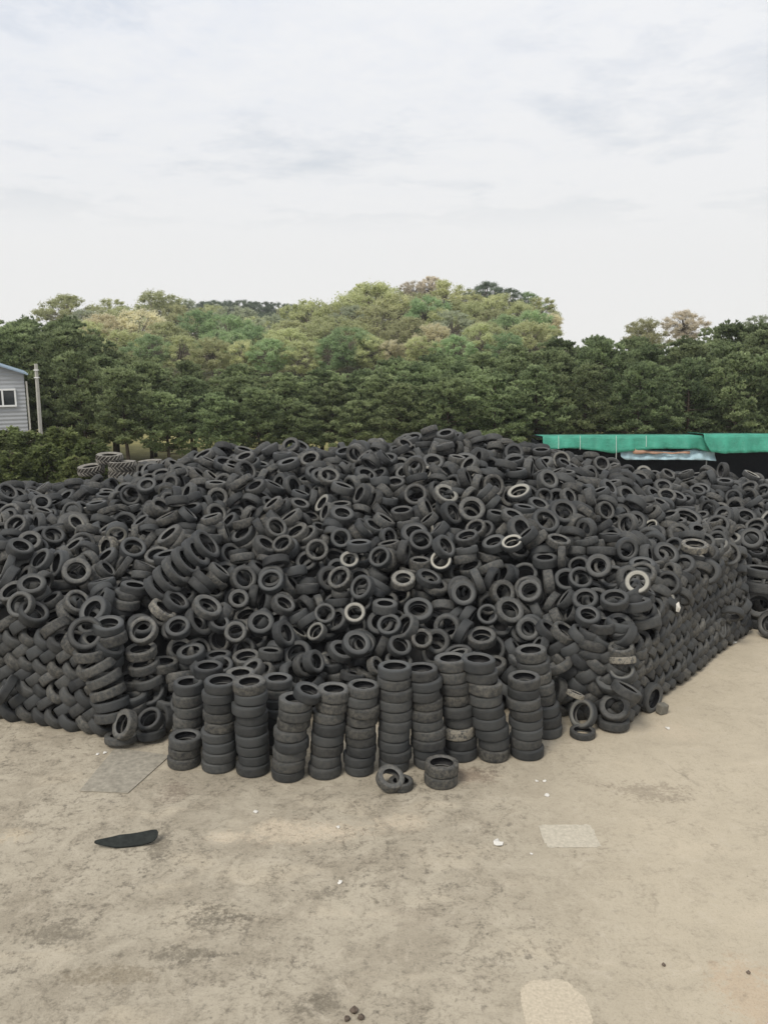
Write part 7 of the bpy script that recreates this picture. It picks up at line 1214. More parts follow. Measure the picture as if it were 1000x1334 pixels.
    col = t.mix(t.math('MULTIPLY', sp2, .6), col, (.07, .062, .05))
    col = t.mix(t.math('MULTIPLY', t.ramp(grit, [(.35, 0), (.75, 1)]), .30), col, (.47, .41, .315))
    col = t.mix(t.math('MULTIPLY', t.ramp(grit, [(.30, 1), (.45, 0)]), .35), col, (.12, .10, .075))
    # cracks
    v2 = t.n('TexVoronoi', feature='DISTANCE_TO_EDGE'); t.put(v2.inputs['Vector'], t.vmath('ADD', wc, t.vmath('SCALE', t.noise(co, 3.0, 4, .6, out=1), .35)))
    v2.inputs['Scale'].default_value = .21
    crk = t.ramp(v2.outputs['Distance'], [(.0, 1), (.007, 0)])
    ck = t.math('MULTIPLY', crk, t.ramp(t.noise(co, .5, 3), [(.52, 0), (.66, 1)]))
    col = t.mix(t.math('MULTIPLY', ck, .42), col, (.10, .085, .065))
    h = t.math('ADD', t.math('MULTIPLY', fine, .5), t.math('MULTIPLY', grit, .35))
    h = t.math('SUBTRACT', t.math('ADD', h, t.math('ADD', t.math('MULTIPLY', mid, .8), t.math('MULTIPLY', clod, .6))), t.math('MULTIPLY', ck, .5))
    t.bump(h, .45, .03)
    return t.set(col, .92, .2)


MAT['ground'] = ground_material()
m = MB()
m.add([(-250, -28, 0), (250, -28, 0), (250, 322, 0), (-250, 322, 0)], [(0, 1, 2, 3)])
tag(m.build('ground', MAT['ground']), kind='structure')


def blotch(cx, cy, rx, ry, rect, seed, z=.004, n=150):
    """Irregular flat outline; rect > 0 squares it off."""
    rr = random.Random(seed)
    ph = [rr.uniform(0, 6.28) for _ in range(6)]
    vs = [(cx, cy, z)]
    for k in range(n):
        a = 2 * PI * k / n
        c, s = math.cos(a), math.sin(a)
        e = 2 / (2 + rect)
        x = math.copysign(abs(c) ** e, c); y = math.copysign(abs(s) ** e, s)
        q = 1 + sum(.035 / (j * .6 + 1) * math.sin((2 + j * 2) * a + ph[j]) for j in range(6)) + .022 * math.sin(23 * a + ph[1]) * math.sin(7 * a + ph[4]) + rr.uniform(-.022, .022)
        vs.append((cx + rx * x * q, cy + ry * y * q, z))
    return MB().add(vs, [(0, k + 1, (k + 1) % n + 1) for k in range(n)])


MAT['patch'] = simple('patch_concrete', (.47, .41, .315), .9, .2, var=.2, scale=24, bump=.4)
MAT['patch_grey'] = simple('patch_grey', (.455, .415, .335), .9, .2, var=.2, scale=16, bump=.4)
c = gp(741, 1089)
tag(blotch(c.x, c.y, .43, .34, 7, 3).build('pavement_patch', MAT['patch_grey']), kind='structure')
c = gp(724, 1316)
tag(blotch(c.x, c.y, .40, .50, .9, 9).build('pavement_patch', MAT['patch']), kind='structure')

# steel cover plate lying on the yard
MAT['plate'] = simple('dusty_plate', (.275, .252, .205), .85, .25, var=.3, scale=9, bump=.2)
q = [gp(104, 1031), gp(167, 1034), gp(222, 985), gp(150, 975)]
m = MB()
vs = [(p.x, p.y, .004) for p in q] + [(p.x, p.y, .022) for p in q]
m.add(vs, [(4, 5, 6, 7), (0, 1, 5, 4), (1, 2, 6, 5), (2, 3, 7, 6), (3, 0, 4, 7)])
o = m.build('steel_plate', MAT['plate'], bevel=.004)
tag(o, 'dusty flat steel plate lying on the yard beside the left woven wall', 'plate')

# piece of cut tread lying on the ground
c = gp(163, 1105)
vs, fs = [], []
n = 30
for i in range(n + 1):
    u = i / n - .5
    tw = .2 * u
    kk = min(1, .3 + 1.9 * (u + .5)) * (.35 + .75 * max(0, 1 - abs(2 * u) ** 7) ** .5)
    xx = .98 * u
    zz = .02 + .16 * u * u * (1.5 if u > 0 else .7)
    for j, (s_, dz) in enumerate(((-.09, 0), (-.075, .012), (.0, .016), (.075, .012), (.09, 0), (.07, -.012), (-.07, -.012))):
        vs.append((c.x + xx, c.y + .1 + s_ * 1.0 * kk + .16 * u, zz + dz * 1.2 + s_ * (.62 + tw) * kk + .05))
for i in range(n):
    for j in range(7):
        fs.append((i * 7 + j, i * 7 + (j + 1) % 7, (i + 1) * 7 + (j + 1) % 7, (i + 1) * 7 + j))
fs += [tuple(range(7)), tuple(n * 7 + 6 - j for j in range(7))]
MAT['tread_strip'] = simple('tread_strip', (.022, .025, .023), .8, .2, var=.4, scale=9, bump=.5)
tag(MB().add(vs, fs).build('tread_strip', MAT['tread_strip'], smooth=True), 'curved strip of dark cut tyre tread lying on the open ground', 'tyre strip')

# scraps and stones
MAT['paper'] = simple('scrap_paper', (.62, .60, .55), .8, .3, var=.12)
MAT['stone'] = simple('stone', (.12, .095, .075), .9, .2, var=.5, scale=14)
scraps = [(333, 1058, 7, 'white crumpled scrap below the second tall stack'), (443, 1150, 8, 'white scrap lying alone below the middle of the yard'),
          (648, 1099, 14, 'torn white scrap left of the squarish concrete patch'), (712, 1036, 8, 'white scrap beyond the squarish concrete patch'),
          (699, 1018, 5, 'tiny white scrap just in front of the tenth tall stack'), (709, 1018, 5, 'tiny white scrap beside another before the set-back stack'),
          (137, 981, 6, 'white chip on the ground left of the steel plate corner'), (127, 983, 6, 'pale chip lying farthest left near the steel plate'),
          (692, 1113, 5, 'small white chip below the squarish patch\'s left corner'), (869, 949, 7, 'pale scrap on the ground below the right corner'),
          (953, 836, 13, 'white plastic scrap at the far foot of the woven right wall'), (440, 1078, 6, 'pale chip on the sandy scuff in mid yard')]
for k, (px, py, sz, lab) in enumerate(scraps):
    c = gp(px, py)
    s_ = sz / 1088 * c.length * .5
    rr = random.Random(k)
    n = 9
    vs = [(c.x, c.y, .012 + s_ * .35)]
    for i in range(n):
        a = 2 * PI * i / n
        q = s_ * rr.uniform(.6, 1.15)
        vs.append((c.x + q * math.cos(a), c.y + 1.3 * q * math.sin(a), .008 + rr.uniform(0, s_ * .35)))
    vs += [(v[0], v[1], v[2] - .005) for v in vs]
    fs = [(0, i + 1, (i + 1) % n + 1) for i in range(n)] + [(n + 1, n + 1 + (i + 1) % n + 1, n + 1 + i + 1) for i in range(n)]
    fs += [(i + 1, n + 1 + i + 1, n + 1 + (i + 1) % n + 1, (i + 1) % n + 1) for i in range(n)]
    tag(MB().add(vs, fs).build('scrap', MAT['paper']), lab, 'scrap', 'scraps littering the yard')
for k, (px, py, sz, lab) in enumerate([(461, 1318, 13, 'largest brown lump of debris at the near edge of the yard'), (470, 1327, 11, 'rusty brown clod touching the largest lump at the near edge'),
                                       (452, 1329, 10, 'small dark clod left of the largest lump at the near edge'), (864, 1258, 6, 'small dark pebble alone on the pale slab'),
                                       (974, 1268, 6, 'small dark pebble near the right edge of the pale slab')]):
    c = gp(px, py)
    s_ = sz / 1088 * c.length * .5
    rr = random.Random(40 + k)
    vs, fs = [], []
    for j in range(5):
        for i in range(9):
            a = 2 * PI * i / 9; b = PI * (j / 4) - PI / 2
            q = s_ * rr.uniform(.75, 1.2)
            vs.append((c.x + q * math.cos(a) * math.cos(b), c.y + q * math.sin(a) * math.cos(b), max(-.002, s_ * .55 + q * .7 * math.sin(b))))
    for j in range(4):
        for i in range(9):
            fs.append((j * 9 + i, j * 9 + (i + 1) % 9, (j + 1) * 9 + (i + 1) % 9, (j + 1) * 9 + i))
    tag(MB().add(vs, fs).build('stone', MAT['stone'], smooth=True), lab, 'stone', 'stones on the yard')
# two pale lumps at the woven right wall: a grey block and a white rag
MAT['grey_block'] = simple('grey_block', (.15, .142, .12), .85, .3, var=.25, scale=12)
c = gp(863, 930)
o = MB().box((0, 0, .115), (.22, .18, .23), (.1, .06, .5)).build('rubber_block', MAT['grey_block'], bevel=.03)
o.location = (c.x - .02, c.y + .02, 0)
tag(o, 'greyish square rubber block at the foot of the woven right wall', 'block')
p = pt(882, 791, 17.95)
o = MB().add([(-.03, 0, -.10), (.04, .0, -.12), (.07, 0, -.02), (.02, 0, .13), (-.04, 0, .08), (0, -.05, 0), (0.01, .03, 0)],
             [(i, (i + 1) % 5, 5) for i in range(5)] + [((i + 1) % 5, i, 6) for i in range(5)]).build('rag', MAT['paper'])
o.location = p
tag(o, 'pale scrap of rag caught high in the woven right wall', 'rag')


# ------------------------------------------------------------------ foliage
def leaf_mat(name, dark, light, hue=.06, trans=.15):
    t = NT(name)
    g = t.n('NewGeometry').outputs['Random Per Island']
    cl = t.n('Attribute', attribute_name='cr').outputs['Fac']
    oi = t.n('ObjectInfo').outputs['Random']
    f = t.math('ADD', t.math('MULTIPLY', g, .35), t.math('MULTIPLY', cl, .75), clamp=True)
    c = t.mix(f, dark, light)
    hs = t.n('HueSaturation')
    t.put(hs.inputs['Hue'], t.math('ADD', .5 - hue / 2, t.math('MULTIPLY', oi, hue)))
    t.put(hs.inputs['Value'], t.math('ADD', .82, t.math('MULTIPLY', t.math('FRACT', t.math('MULTIPLY', oi, 7.31)), .36)))
    t.put(hs.inputs['Color'], c)
    m = t.set(hs.outputs[0], .7, .25)
    if trans:
        tr = t.n('BsdfTranslucent'); t.put(tr.inputs[0], hs.outputs[0])
        ms = t.n('MixShader'); ms.inputs[0].default_value = trans
        t.t.links.new(t.b.outputs[0], ms.inputs[1]); t.t.links.new(tr.outputs[0], ms.inputs[2]); t.t.links.new(ms.outputs[0], t.out.inputs[0])
    return m


MAT['bark'] = simple('bark', (.085, .068, .052), .95, .15, var=.4, scale=5, bump=.6)
MAT['bark_pale'] = simple('bark_pale', (.19, .165, .135), .95, .15, var=.3, scale=3, bump=.6)
MAT['needle'] = leaf_mat('needle', (.060, .090, .042), (.46, .54, .28), .02, .45)
MAT['cedar'] = leaf_mat('cedar', (.06, .08, .03), (.26, .30, .115), .03, .4)


def blades(centers, dirs, length, width, jitter, per, rnd, cr):
    """Fans of narrow triangles: per blades round each direction. Returns verts, faces, cr."""
    n = len(centers)
    C = np.repeat(centers, per, 0); Dn = np.repeat(dirs, per, 0); CR = np.repeat(cr, per)
    d = Dn + rnd.normal(0, jitter, C.shape)
    d /= np.linalg.norm(d, axis=1)[:, None]
    s = np.cross(d, rnd.normal(0, 1, C.shape)); s /= np.linalg.norm(s, axis=1)[:, None]
    L = length * rnd.uniform(.65, 1.25, (len(C), 1)); W = width * rnd.uniform(.7, 1.3, (len(C), 1))
    a = C - s * W / 2; b = C + s * W / 2; c = C + d * L
    mid = C + d * L * .6
    V = np.stack([a, b, mid + s * W * .6, c, mid - s * W * .6], 1).reshape(-1, 3)
    i = np.arange(len(C))[:, None] * 5
    Fq = np.concatenate([i + np.array([[0, 1, 2, 4]])], 0)
    Ft = i + np.array([[4, 2, 3, 3]])
    return V, np.concatenate([Fq, Ft]), np.repeat(CR, 5)


def crown_mesh(name, V, Fq, CR):
    # quads only; the tip quad with a doubled vertex becomes a triangle
    V = np.asarray(V); Fq = np.asarray(Fq)
    tri = Fq[Fq[:, 2] == Fq[:, 3]][:, :3]; quad = Fq[Fq[:, 2] != Fq[:, 3]]
    me = bpy.data.meshes.new(name)
    me.vertices.add(len(V)); me.vertices.foreach_set('co', V.astype(np.float32).ravel())
    nl = len(quad) * 4 + len(tri) * 3
    me.loops.add(nl); me.loops.foreach_set('vertex_index', np.concatenate([quad.ravel(), tri.ravel()]).astype(np.int32))
    me.polygons.add(len(quad) + len(tri))
    st = np.concatenate([np.arange(len(quad)) * 4, len(quad) * 4 + np.arange(len(tri)) * 3]).astype(np.int32)
    me.polygons.foreach_set('loop_start', st)
    me.polygons.foreach_set('loop_total', np.concatenate([np.full(len(quad), 4), np.full(len(tri), 3)]).astype(np.int32))
    me.update(calc_edges=True)
    a = me.attributes.new('cr', 'FLOAT', 'POINT'); a.data.foreach_set('value', np.asarray(CR, dtype=np.float32))
    return me


def make_pine(seed, H=8.0, spread=2.5, start=.14):
    """Trunk with whorled limbs; tufts of needles in flat clumps along the limbs."""
    rr = random.Random(seed); rn = np.random.default_rng(seed)
    m = MB()
    bend = [rr.uniform(-.25, .25) for _ in range(4)]
    tp = lambda u: Vector((bend[0] * math.sin(u * 3 + bend[2] * 9) * .8, bend[1] * math.sin(u * 2.4 + bend[3] * 8) * .8, u * H))
    m.tube([tp(i / 9) for i in range(10)], [.15 * (1 - .85 * i / 9) + .012 for i in range(10)], 8)
    cc, dd, cr = [], [], []
    nl = 46
    for k in range(nl):
        u = start + (1 - start) * (k / (nl - 1)) ** .92
        t = (u - start) / (1 - start)
        rad = spread * (math.sin(min(1, (t + .22) / .55) * PI / 2) ** .7) * (1 - t ** 2.2) ** .75 + .22
        rad *= rr.uniform(.70, 1.18)
        az = k * 2.4 + rr.uniform(-.4, .4)
        rise = rr.uniform(.05, .30) + .45 * t
        p0 = tp(u * .985)
        pts = []
        for i in range(6):
            s = i / 5
            pts.append(p0 + Vector((math.cos(az) * rad * s, math.sin(az) * rad * s, rad * rise * s * s + .05 * math.sin(s * 6 + k))))
        m.tube(pts, [.045 * (1 - .8 * i / 5) * (1.2 - t) + .008 for i in range(6)], 5, cap=False)
        ncl = max(3, int(rad * 2.7))
        for c_ in range(ncl):
            s = .28 + .72 * (c_ + rr.random()) / ncl
            q = p0.lerp(pts[-1], s)
            q.z = p0.z + rad * rise * s * s
            side = rr.uniform(-.5, .5) * rad * .55 * (1.1 - s * .4)
            q += Vector((-math.sin(az) * side, math.cos(az) * side, rr.uniform(-.05, .16)))
            bright = rr.random()
            nt = rr.randint(13, 21)
            R_ = rr.uniform(.30, .55)
            for _ in range(nt):
                e = Vector((rr.gauss(0, 1), rr.gauss(0, 1), rr.gauss(0, .55)))
                e = e.normalized() * R_ * rr.random() ** .4
                cc.append(q + Vector((e.x, e.y, e.z * .62)))
                out = Vector((e.x, e.y, abs(e.z) * .6 + .35)) + Vector((math.cos(az), math.sin(az), .35)) * .25
                dd.append(out.normalized())
                cr.append(min(1, max(0, bright * .75 + rr.uniform(-.15, .25))))
    V, Fq, CR = blades(np.array(cc), np.array(dd), .22, .040, .42, 12, rn, np.array(cr))
    return m, crown_mesh('crown', V, Fq, CR)


def make_broadleaf(seed, H=9.0, W=4.6, nclump=58, leaf=.30, per=85, airy=1.0):
    rr = random.Random(seed); rn = np.random.default_rng(seed)
    m = MB()
    top = Vector((rr.uniform(-.3, .3), rr.uniform(-.3, .3), H * .62))
    m.tube([Vector((0, 0, 0)).lerp(top, i / 5) + Vector((.12 * math.sin(i * 2 + seed), .1 * math.cos(i * 1.7 + seed), 0)) for i in range(6)], [.2 * (1 - .12 * i) for i in range(6)], 7)
    V, Fq, CR = [], [], []
    base = 0
    for k in range(nclump):
        while True:
            p = Vector((rr.uniform(-1, 1), rr.uniform(-1, 1), rr.uniform(-1, 1)))
            if .25 < p.length < 1: break
        p = p.normalized() * p.length ** .5
        wob = 1 + .22 * math.sin(3 * math.atan2(p.y, p.x) + seed) + .16 * math.sin(5 * p.z + seed * 2)
        q = Vector((p.x * W * wob, p.y * W * wob, H * .60 + p.z * H * .40))
        a = Vector((0, 0, 0)).lerp(top, rr.uniform(.45, 1))
        mid = a.lerp(q, .5) + Vector((0, 0, .3))
        m.tube([a, mid, q], [.07, .045, .015], 5, cap=False)
        Rc = rr.uniform(.55, 1.1)
        n = int(per * rr.uniform(.6, 1.2) * airy)
        e = rn.normal(0, 1, (n, 3)); e /= np.linalg.norm(e, axis=1)[:, None]
        e *= Rc * np.abs(rn.normal(0, .62, (n, 1))) ** .7
        e[:, 2] *= .72
        c = e + np.array(q)
        d = rn.normal(0, 1, (n, 3)) + np.array((0, 0, .35)) + e * .4
        d /= np.linalg.norm(d, axis=1)[:, None]
        s = np.cross(d, rn.normal(0, 1, (n, 3))); s /= np.linalg.norm(s, axis=1)[:, None]
        t = np.cross(d, s)
        L = leaf * rn.uniform(.6, 1.3, (n, 1))
        v = np.stack([c - s * L * .5, c + t * L * .32, c + s * L * .5, c - t * L * .32], 1).reshape(-1, 3)
        V.append(v); Fq.append(np.arange(n * 4).reshape(n, 4) + base); base += n * 4
        CR.append(np.full(n * 4, min(1, max(0, rr.gauss(.5, .24)))))
    return m, crown_mesh('crown', np.concatenate(V), np.concatenate(Fq), np.concatenate(CR))


def put_tree(proto, loc, rz, sc, name, label, cat, group, mat=None, first=None):
    """Copies thing, trunk and crown of a proto (root, parts); the first use takes the proto itself."""
    if not proto.get('used'):
        root = proto['root']; ps = proto['parts']; proto['used'] = True
    else:
        root = proto['root'].copy(); COL.objects.link(root); ps = []
        for s_ in proto['parts']:
            c = s_.copy(); COL.objects.link(c); c.parent = root; ps.append(c)
    root.location = loc; root.rotation_euler = (0, 0, rz)
    root.scale = sc if isinstance(sc, tuple) else (sc,) * 3
    if mat is not None:
        ps[1].material_slots[0].link = 'OBJECT'; ps[1].material_slots[0].material = mat
    return tag(root, label, cat, group)


def proto_tree(name, m, crown, bark, leafm):
    root = empty(name, (0, 0, 0))
    tr = m.build('trunk', bark, root, smooth=True)
    cr = link('crown', crown, leafm, root)
    return dict(root=root, parts=[tr, cr])


PINES = [proto_tree('pine_tree', *make_pine(s, 8.0, sp, st), MAT['bark'], MAT['needle']) for s, sp, st in ((1, 2.5, .22), (2, 2.2, .27), (3, 2.7, .20), (4, 2.4, .25), (5, 2.4, .30), (6, 2.2, .33))]
SKY = [(-80, 412), (0, 416), (60, 413), (110, 418), (140, 448), (200, 466), (260, 478), (330, 474), (400, 485), (470, 486), (540, 456), (600, 462), (660, 448), (720, 438), (800, 435), (880, 439), (950, 426), (1000, 424), (1080, 426)]


def interp(tab, v):
    if v <= tab[0][0]: return tab[0][1]
    for (a, b), (c, d) in zip(tab, tab[1:]):
        if v <= c: return b + (d - b) * (v - a) / (c - a)
    return tab[-1][1]


ORD = ['first', 'second', 'third', 'fourth', 'fifth', 'sixth', 'seventh', 'eighth', 'ninth', 'tenth', 'eleventh', 'twelfth', 'thirteenth', 'fourteenth', 'fifteenth', 'sixteenth', 'seventeenth', 'eighteenth', 'nineteenth', 'twentieth']
rt = random.Random(5)
pine_rows = [('front', 50.0, 62, 24, -22), ('middle', 54.5, 58, 10, -48), ('rear', 59.0, 54, 0, -20)]
for rn_, d0, step, drop, st in pine_rows:
    px = st; k = 0
    while px < 1045:
        d = d0 + rt.uniform(-1.0, 1.0)
        ytop = interp(SKY, px) + drop + rt.uniform(-5, 9)
        if rn_ == 'front': ytop += 14 * abs(math.sin(px * .021))
        p = pt(px, ytop, d)
        if rn_ == 'front' and px < 60: px += step; continue
        h = max(3.5, p.z)
        s = h / 8.25
        wx = s * rt.uniform(.95, 1.2) * (1.0 if h > 6.5 else 1.1)
        pr = PINES[rt.randrange(4)]
        if rn_ != 'rear' and 140 < px < 540: pr = PINES[4 + k % 2]
        lab = {'front': f'{ORD[k]} pine from the left in the front line of the dark pine belt',
               'middle': f'{ORD[k]} pine from the left in the middle line of the dark pine belt',
               'rear': f'{ORD[k]} pine top from the left along the skyline of the pine belt'}[rn_]
        put_tree(pr, (p.x, d, 0), rt.uniform(0, 6.28), (wx, wx, s), 'pine_tree', lab, 'pine tree', 'pines in the belt behind the heap')
        k += 1
        px += step * rt.uniform(.86, 1.14)

# ------------------------------------------------------------------ hill and its trees
HT = {  # kind: dark, light
    'yg': ((.37, .40, .19), (.68, .70, .40)), 'tan': ((.54, .50, .31), (.76, .72, .51)), 'green': ((.22, .33, .15), (.50, .62, .34)),
    'olive': ((.36, .37, .19), (.60, .60, .35)), 'grey': ((.28, .32, .21), (.52, .56, .40)), 'blossom': ((.52, .47, .36), (.76, .70, .58)), 'dark': ((.11, .145, .105), (.26, .31, .22))}
HM = {k: leaf_mat('leaf_' + k, a, b, .02, .55) for k, (a, b) in HT.items()}
HWORD = {'yg': 'yellow-green leafy tree', 'tan': 'tan budding tree', 'green': 'fresh green leafy tree', 'olive': 'olive-brown budding tree', 'grey': 'grey-green tree', 'blossom': 'pale pinkish blossoming tree', 'dark': 'dark pine'}
BROAD = [proto_tree('broadleaf_tree', *make_broadleaf(s, 9, w_, n_c, lf, pr_), MAT['bark_pale'], HM['yg'])
         for s, w_, n_c, lf, pr_ in ((11, 4.4, 120, .27, 170), (12, 4.0, 105, .27, 170), (13, 4.8, 135, .27, 165), (14, 4.2, 95, .26, 150))]
hill_trees = [  # px, py of the crown's middle, crown width px, kind, distance, where
    (403, 424, 66, 'yg', 122, 'at the left shoulder of the near hill'), (432, 440, 62, 'yg', 112, 'low on the near hill just left of its middle'), (486, 404, 72, 'yg', 138, 'high on the near hill left of its top'),
    (492, 434, 74, 'olive', 124, 'in the middle of the near hill'), (520, 414, 62, 'olive', 134, 'just below the blossoming pair on the near hill'), (540, 380, 30, 'blossom', 150, 'left of the two at the hilltop'),
    (561, 374, 28, 'blossom', 152, 'right of the two at the hilltop, tallest on the skyline'), (583, 392, 56, 'yg', 142, 'right beside the blossoming pair on the hilltop'), (557, 413, 54, 'green', 128, 'rounded, below the hilltop of the near hill'),
    (609, 396, 40, 'yg', 144, 'on the skyline between hilltop and dark pines'), (634, 386, 38, 'dark', 146, 'first on the right end of the skyline'), (667, 393, 36, 'dark', 146, 'second on the right end of the skyline'),
    (619, 416, 46, 'yg', 132, 'under the first dark skyline pine'), (652, 409, 56, 'yg', 134, 'under the second dark skyline pine'), (657, 438, 56, 'green', 116, 'low at the right end of the near hill'),
    (592, 432, 56, 'grey', 120, 'misty, low right of the hill\'s middle'), (566, 444, 46, 'tan', 108, 'bright, low behind the pine tops right of centre'), (510, 458, 34, 'tan', 104, 'small, low behind the pine tops at centre'),
    (534, 438, 50, 'olive', 114, 'low, just above the small tan tree'), (704, 409, 44, 'yg', 138, 'on the skyline at the hill\'s right shoulder'), (693, 426, 44, 'green', 122, 'below the right shoulder of the near hill'),
    (715, 424, 34, 'tan', 128, 'outermost on the right shoulder of the near hill'), (88, 412, 56, 'yg', 150, 'leftmost on the far left skyline'), (146, 410, 42, 'yg', 158, 'second on the far left skyline'),
    (204, 407, 56, 'yg', 165, 'third on the far left skyline'), (178, 438, 76, 'tan', 128, 'broad, on the far left slope'), (134, 436, 54, 'tan', 126, 'left of the broad tan tree on the far left slope'),
    (258, 436, 66, 'green', 126, 'first of the green pair on the left slope'), (297, 441, 62, 'green', 122, 'second of the green pair on the left slope'), (306, 420, 46, 'grey', 150, 'above the green pair on the left slope'),
    (330, 452, 56, 'green', 114, 'between the left slope and the near hill'), (228, 420, 48, 'olive', 150, 'between the skyline trees and the green pair'), (356, 440, 60, 'grey', 128, 'in the dip left of the near hill'),
    (452, 452, 58, 'green', 104, 'low behind the pine tops left of centre'), (380, 452, 50, 'yg', 106, 'low at the left foot of the near hill'), (620, 446, 52, 'yg', 106, 'low behind the pine tops right of the bright tan tree'),
    (686, 446, 56, 'yg', 108, 'low at the right foot of the near hill'), (110, 424, 44, 'grey', 140, 'on the far left slope below the skyline'), (890, 424, 40, 'blossom', 96, 'standing alone above the pine belt at the right'),
    (985, 430, 40, 'grey', 100, 'above the pine belt at the right edge'), (838, 440, 50, 'olive', 110, 'just peeping over the pine belt at the right'), (545, 400, 40, 'olive', 143, 'just under the blossoming pair'),
    (460, 420, 44, 'grey', 132, 'left of the middle of the near hill'), (640, 424, 44, 'olive', 124, 'right of the middle of the near hill')]
hill_trees += [(px, py, w_, k, d, 'small, ' + wh) for px, py, w_, k, d, wh in [
    (160, 424, 50, 'yg', 146, 'between the skyline and the broad tan tree on the left slope'), (112, 440, 50, 'yg', 122, 'at the left foot of the far left slope'), (216, 446, 54, 'yg', 118, 'below the broad tan tree on the left slope'),
    (240, 412, 46, 'grey', 170, 'just below the left end of the dark ridge'), (276, 420, 46, 'yg', 160, 'behind the green pair under the dark ridge'), (336, 434, 46, 'yg', 140, 'in the dip right of the green pair'),
    (380, 440, 46, 'olive', 118, 'at the near hill\'s left edge'), (426, 420, 46, 'yg', 134, 'between the left shoulder and the high yellow-green tree'), (458, 440, 46, 'yg', 118, 'left of the middle and low on the near hill'),
    (508, 396, 44, 'yg', 150, 'on the skyline left of the blossoming pair'), (470, 394, 40, 'yg', 152, 'highest on the left of the near hill\'s skyline'), (600, 412, 46, 'yg', 138, 'under the skyline between hilltop and dark pines'),
    (575, 424, 44, 'yg', 126, 'right of the rounded green tree'), (634, 440, 46, 'yg', 112, 'low under the dark skyline pines'), (676, 418, 44, 'yg', 130, 'left of the right shoulder'),
    (690, 398, 36, 'green', 146, 'on the skyline just right of the dark pines'), (480, 458, 44, 'yg', 104, 'low left of the small tan tree'), (548, 456, 40, 'yg', 103, 'low right of the small tan tree'),
    (592, 458, 44, 'green', 103, 'low under the misty tree'), (430, 462, 44, 'green', 102, 'low at the near hill\'s left foot'), (660, 456, 46, 'green', 102, 'lowest at the right end of the near hill'), (706, 440, 40, 'yg', 112, 'low under the outermost tan tree'),
    (196, 458, 46, 'green', 106, 'lowest at the left, just over the pine tops'), (238, 460, 48, 'yg', 105, 'lowest under the first of the green pair'), (276, 462, 46, 'olive', 104, 'lowest between the green pair'),
    (316, 464, 46, 'yg', 103, 'lowest under the second of the green pair'), (352, 464, 46, 'green', 102, 'lowest in the dip left of the near hill'), (392, 466, 44, 'yg', 101, 'lowest at the near hill\'s left edge'),
    (160, 452, 46, 'yg', 112, 'lowest under the broad tan tree'), (300, 452, 46, 'green', 113, 'close under the green pair'), (360, 452, 44, 'yg', 112, 'in front of the grey tree in the dip')]]
far_pines = [(236, 405), (252, 403), (268, 402), (283, 400), (298, 401), (314, 399), (330, 402), (346, 402), (362, 404), (378, 404), (394, 406), (440, 404), (456, 400), (470, 398), (420, 408), (340, 418), (366, 420), (352, 434), (385, 424)]
bases = []
for i, (px, py, wpx, kd, d, where) in enumerate(hill_trees):
    c = pt(px, py, d)
    wm = wpx / F * d
    wm *= 1.22
    ht = wm * .92
    pr = BROAD[i % 4]
    pw = 9.4
    sx_ = wm / pw
    sz = ht / 9.0
    z0 = c.z - .60 * ht
    bases.append((c.x, d, z0))
    put_tree(pr, (c.x, d, z0), i * 1.7, (sx_, sx_, sz), 'tree', f'{HWORD[kd]} {where}', 'tree', 'trees on the wooded hill', HM[kd])
for i, (px, py) in enumerate(far_pines):
    d = 215 + (i * 37 % 5) * 5 if py < 412 else 178
    c = pt(px, py + 6, d)
    s = 30 / F * d / 9.4
    z0 = c.z - 5.4 * s * 1.2
    bases.append((c.x, d, z0))
    put_tree(BROAD[i % 4], (c.x, d, z0), i * 2.1, (s * 1.25, s * 1.25, s * 1.2), 'tree', f'{ORD[i]} dark pine from the left on the distant dark ridge' if py < 412 else f'{ORD[i - 15]} dark pine on the slope below the distant ridge', 'pine tree', 'pines on the distant ridge', HM['dark'])

nxh, nyh = 56, 30
B = np.array(bases)
vs = []
for j in range(nyh):
    for i in range(nxh):
        x = -150 + 300 * i / (nxh - 1); y = 84 + 216 * j / (nyh - 1)
        d2 = (B[:, 0] - x) ** 2 + ((B[:, 1] - y) * .8) ** 2
        w_ = np.exp(-d2 / (2 * 9.0 ** 2)) + 1e-9
        ramp_ = min(1, max(0, (y - 88) / 26))
        z = float((w_ * B[:, 2]).sum() / w_.sum()) + .2
        near = float(np.exp(-d2.min() / (2 * 11.0 ** 2)))
        z = (z - .9) * near
        if j == 0: z = -.5
        vs.append((x, y, max(-.5, z * ramp_)))
fs = [(j * nxh + i, j * nxh + i + 1, (j + 1) * nxh + i + 1, (j + 1) * nxh + i) for j in range(nyh - 1) for i in range(nxh - 1)]
MAT['hill'] = simple('hill_undergrowth', (.085, .085, .042), .95, .1, var=.5, scale=.35)
tag(MB().add(vs, fs).build('hill', MAT['hill'], smooth=True), kind='structure')
# weedy field strip under the pines
MAT['field'] = simple('field_grass', (.22, .20, .085), .95, .1, var=.35, scale=1.2, bump=.4)
m = MB(); m.add([(-120, 44.5, .004), (120, 44.5, .004), (120, 98, .004), (-120, 98, .004)], [(0, 1, 2, 3)])
tag(m.build('field', MAT['field']), kind='structure')


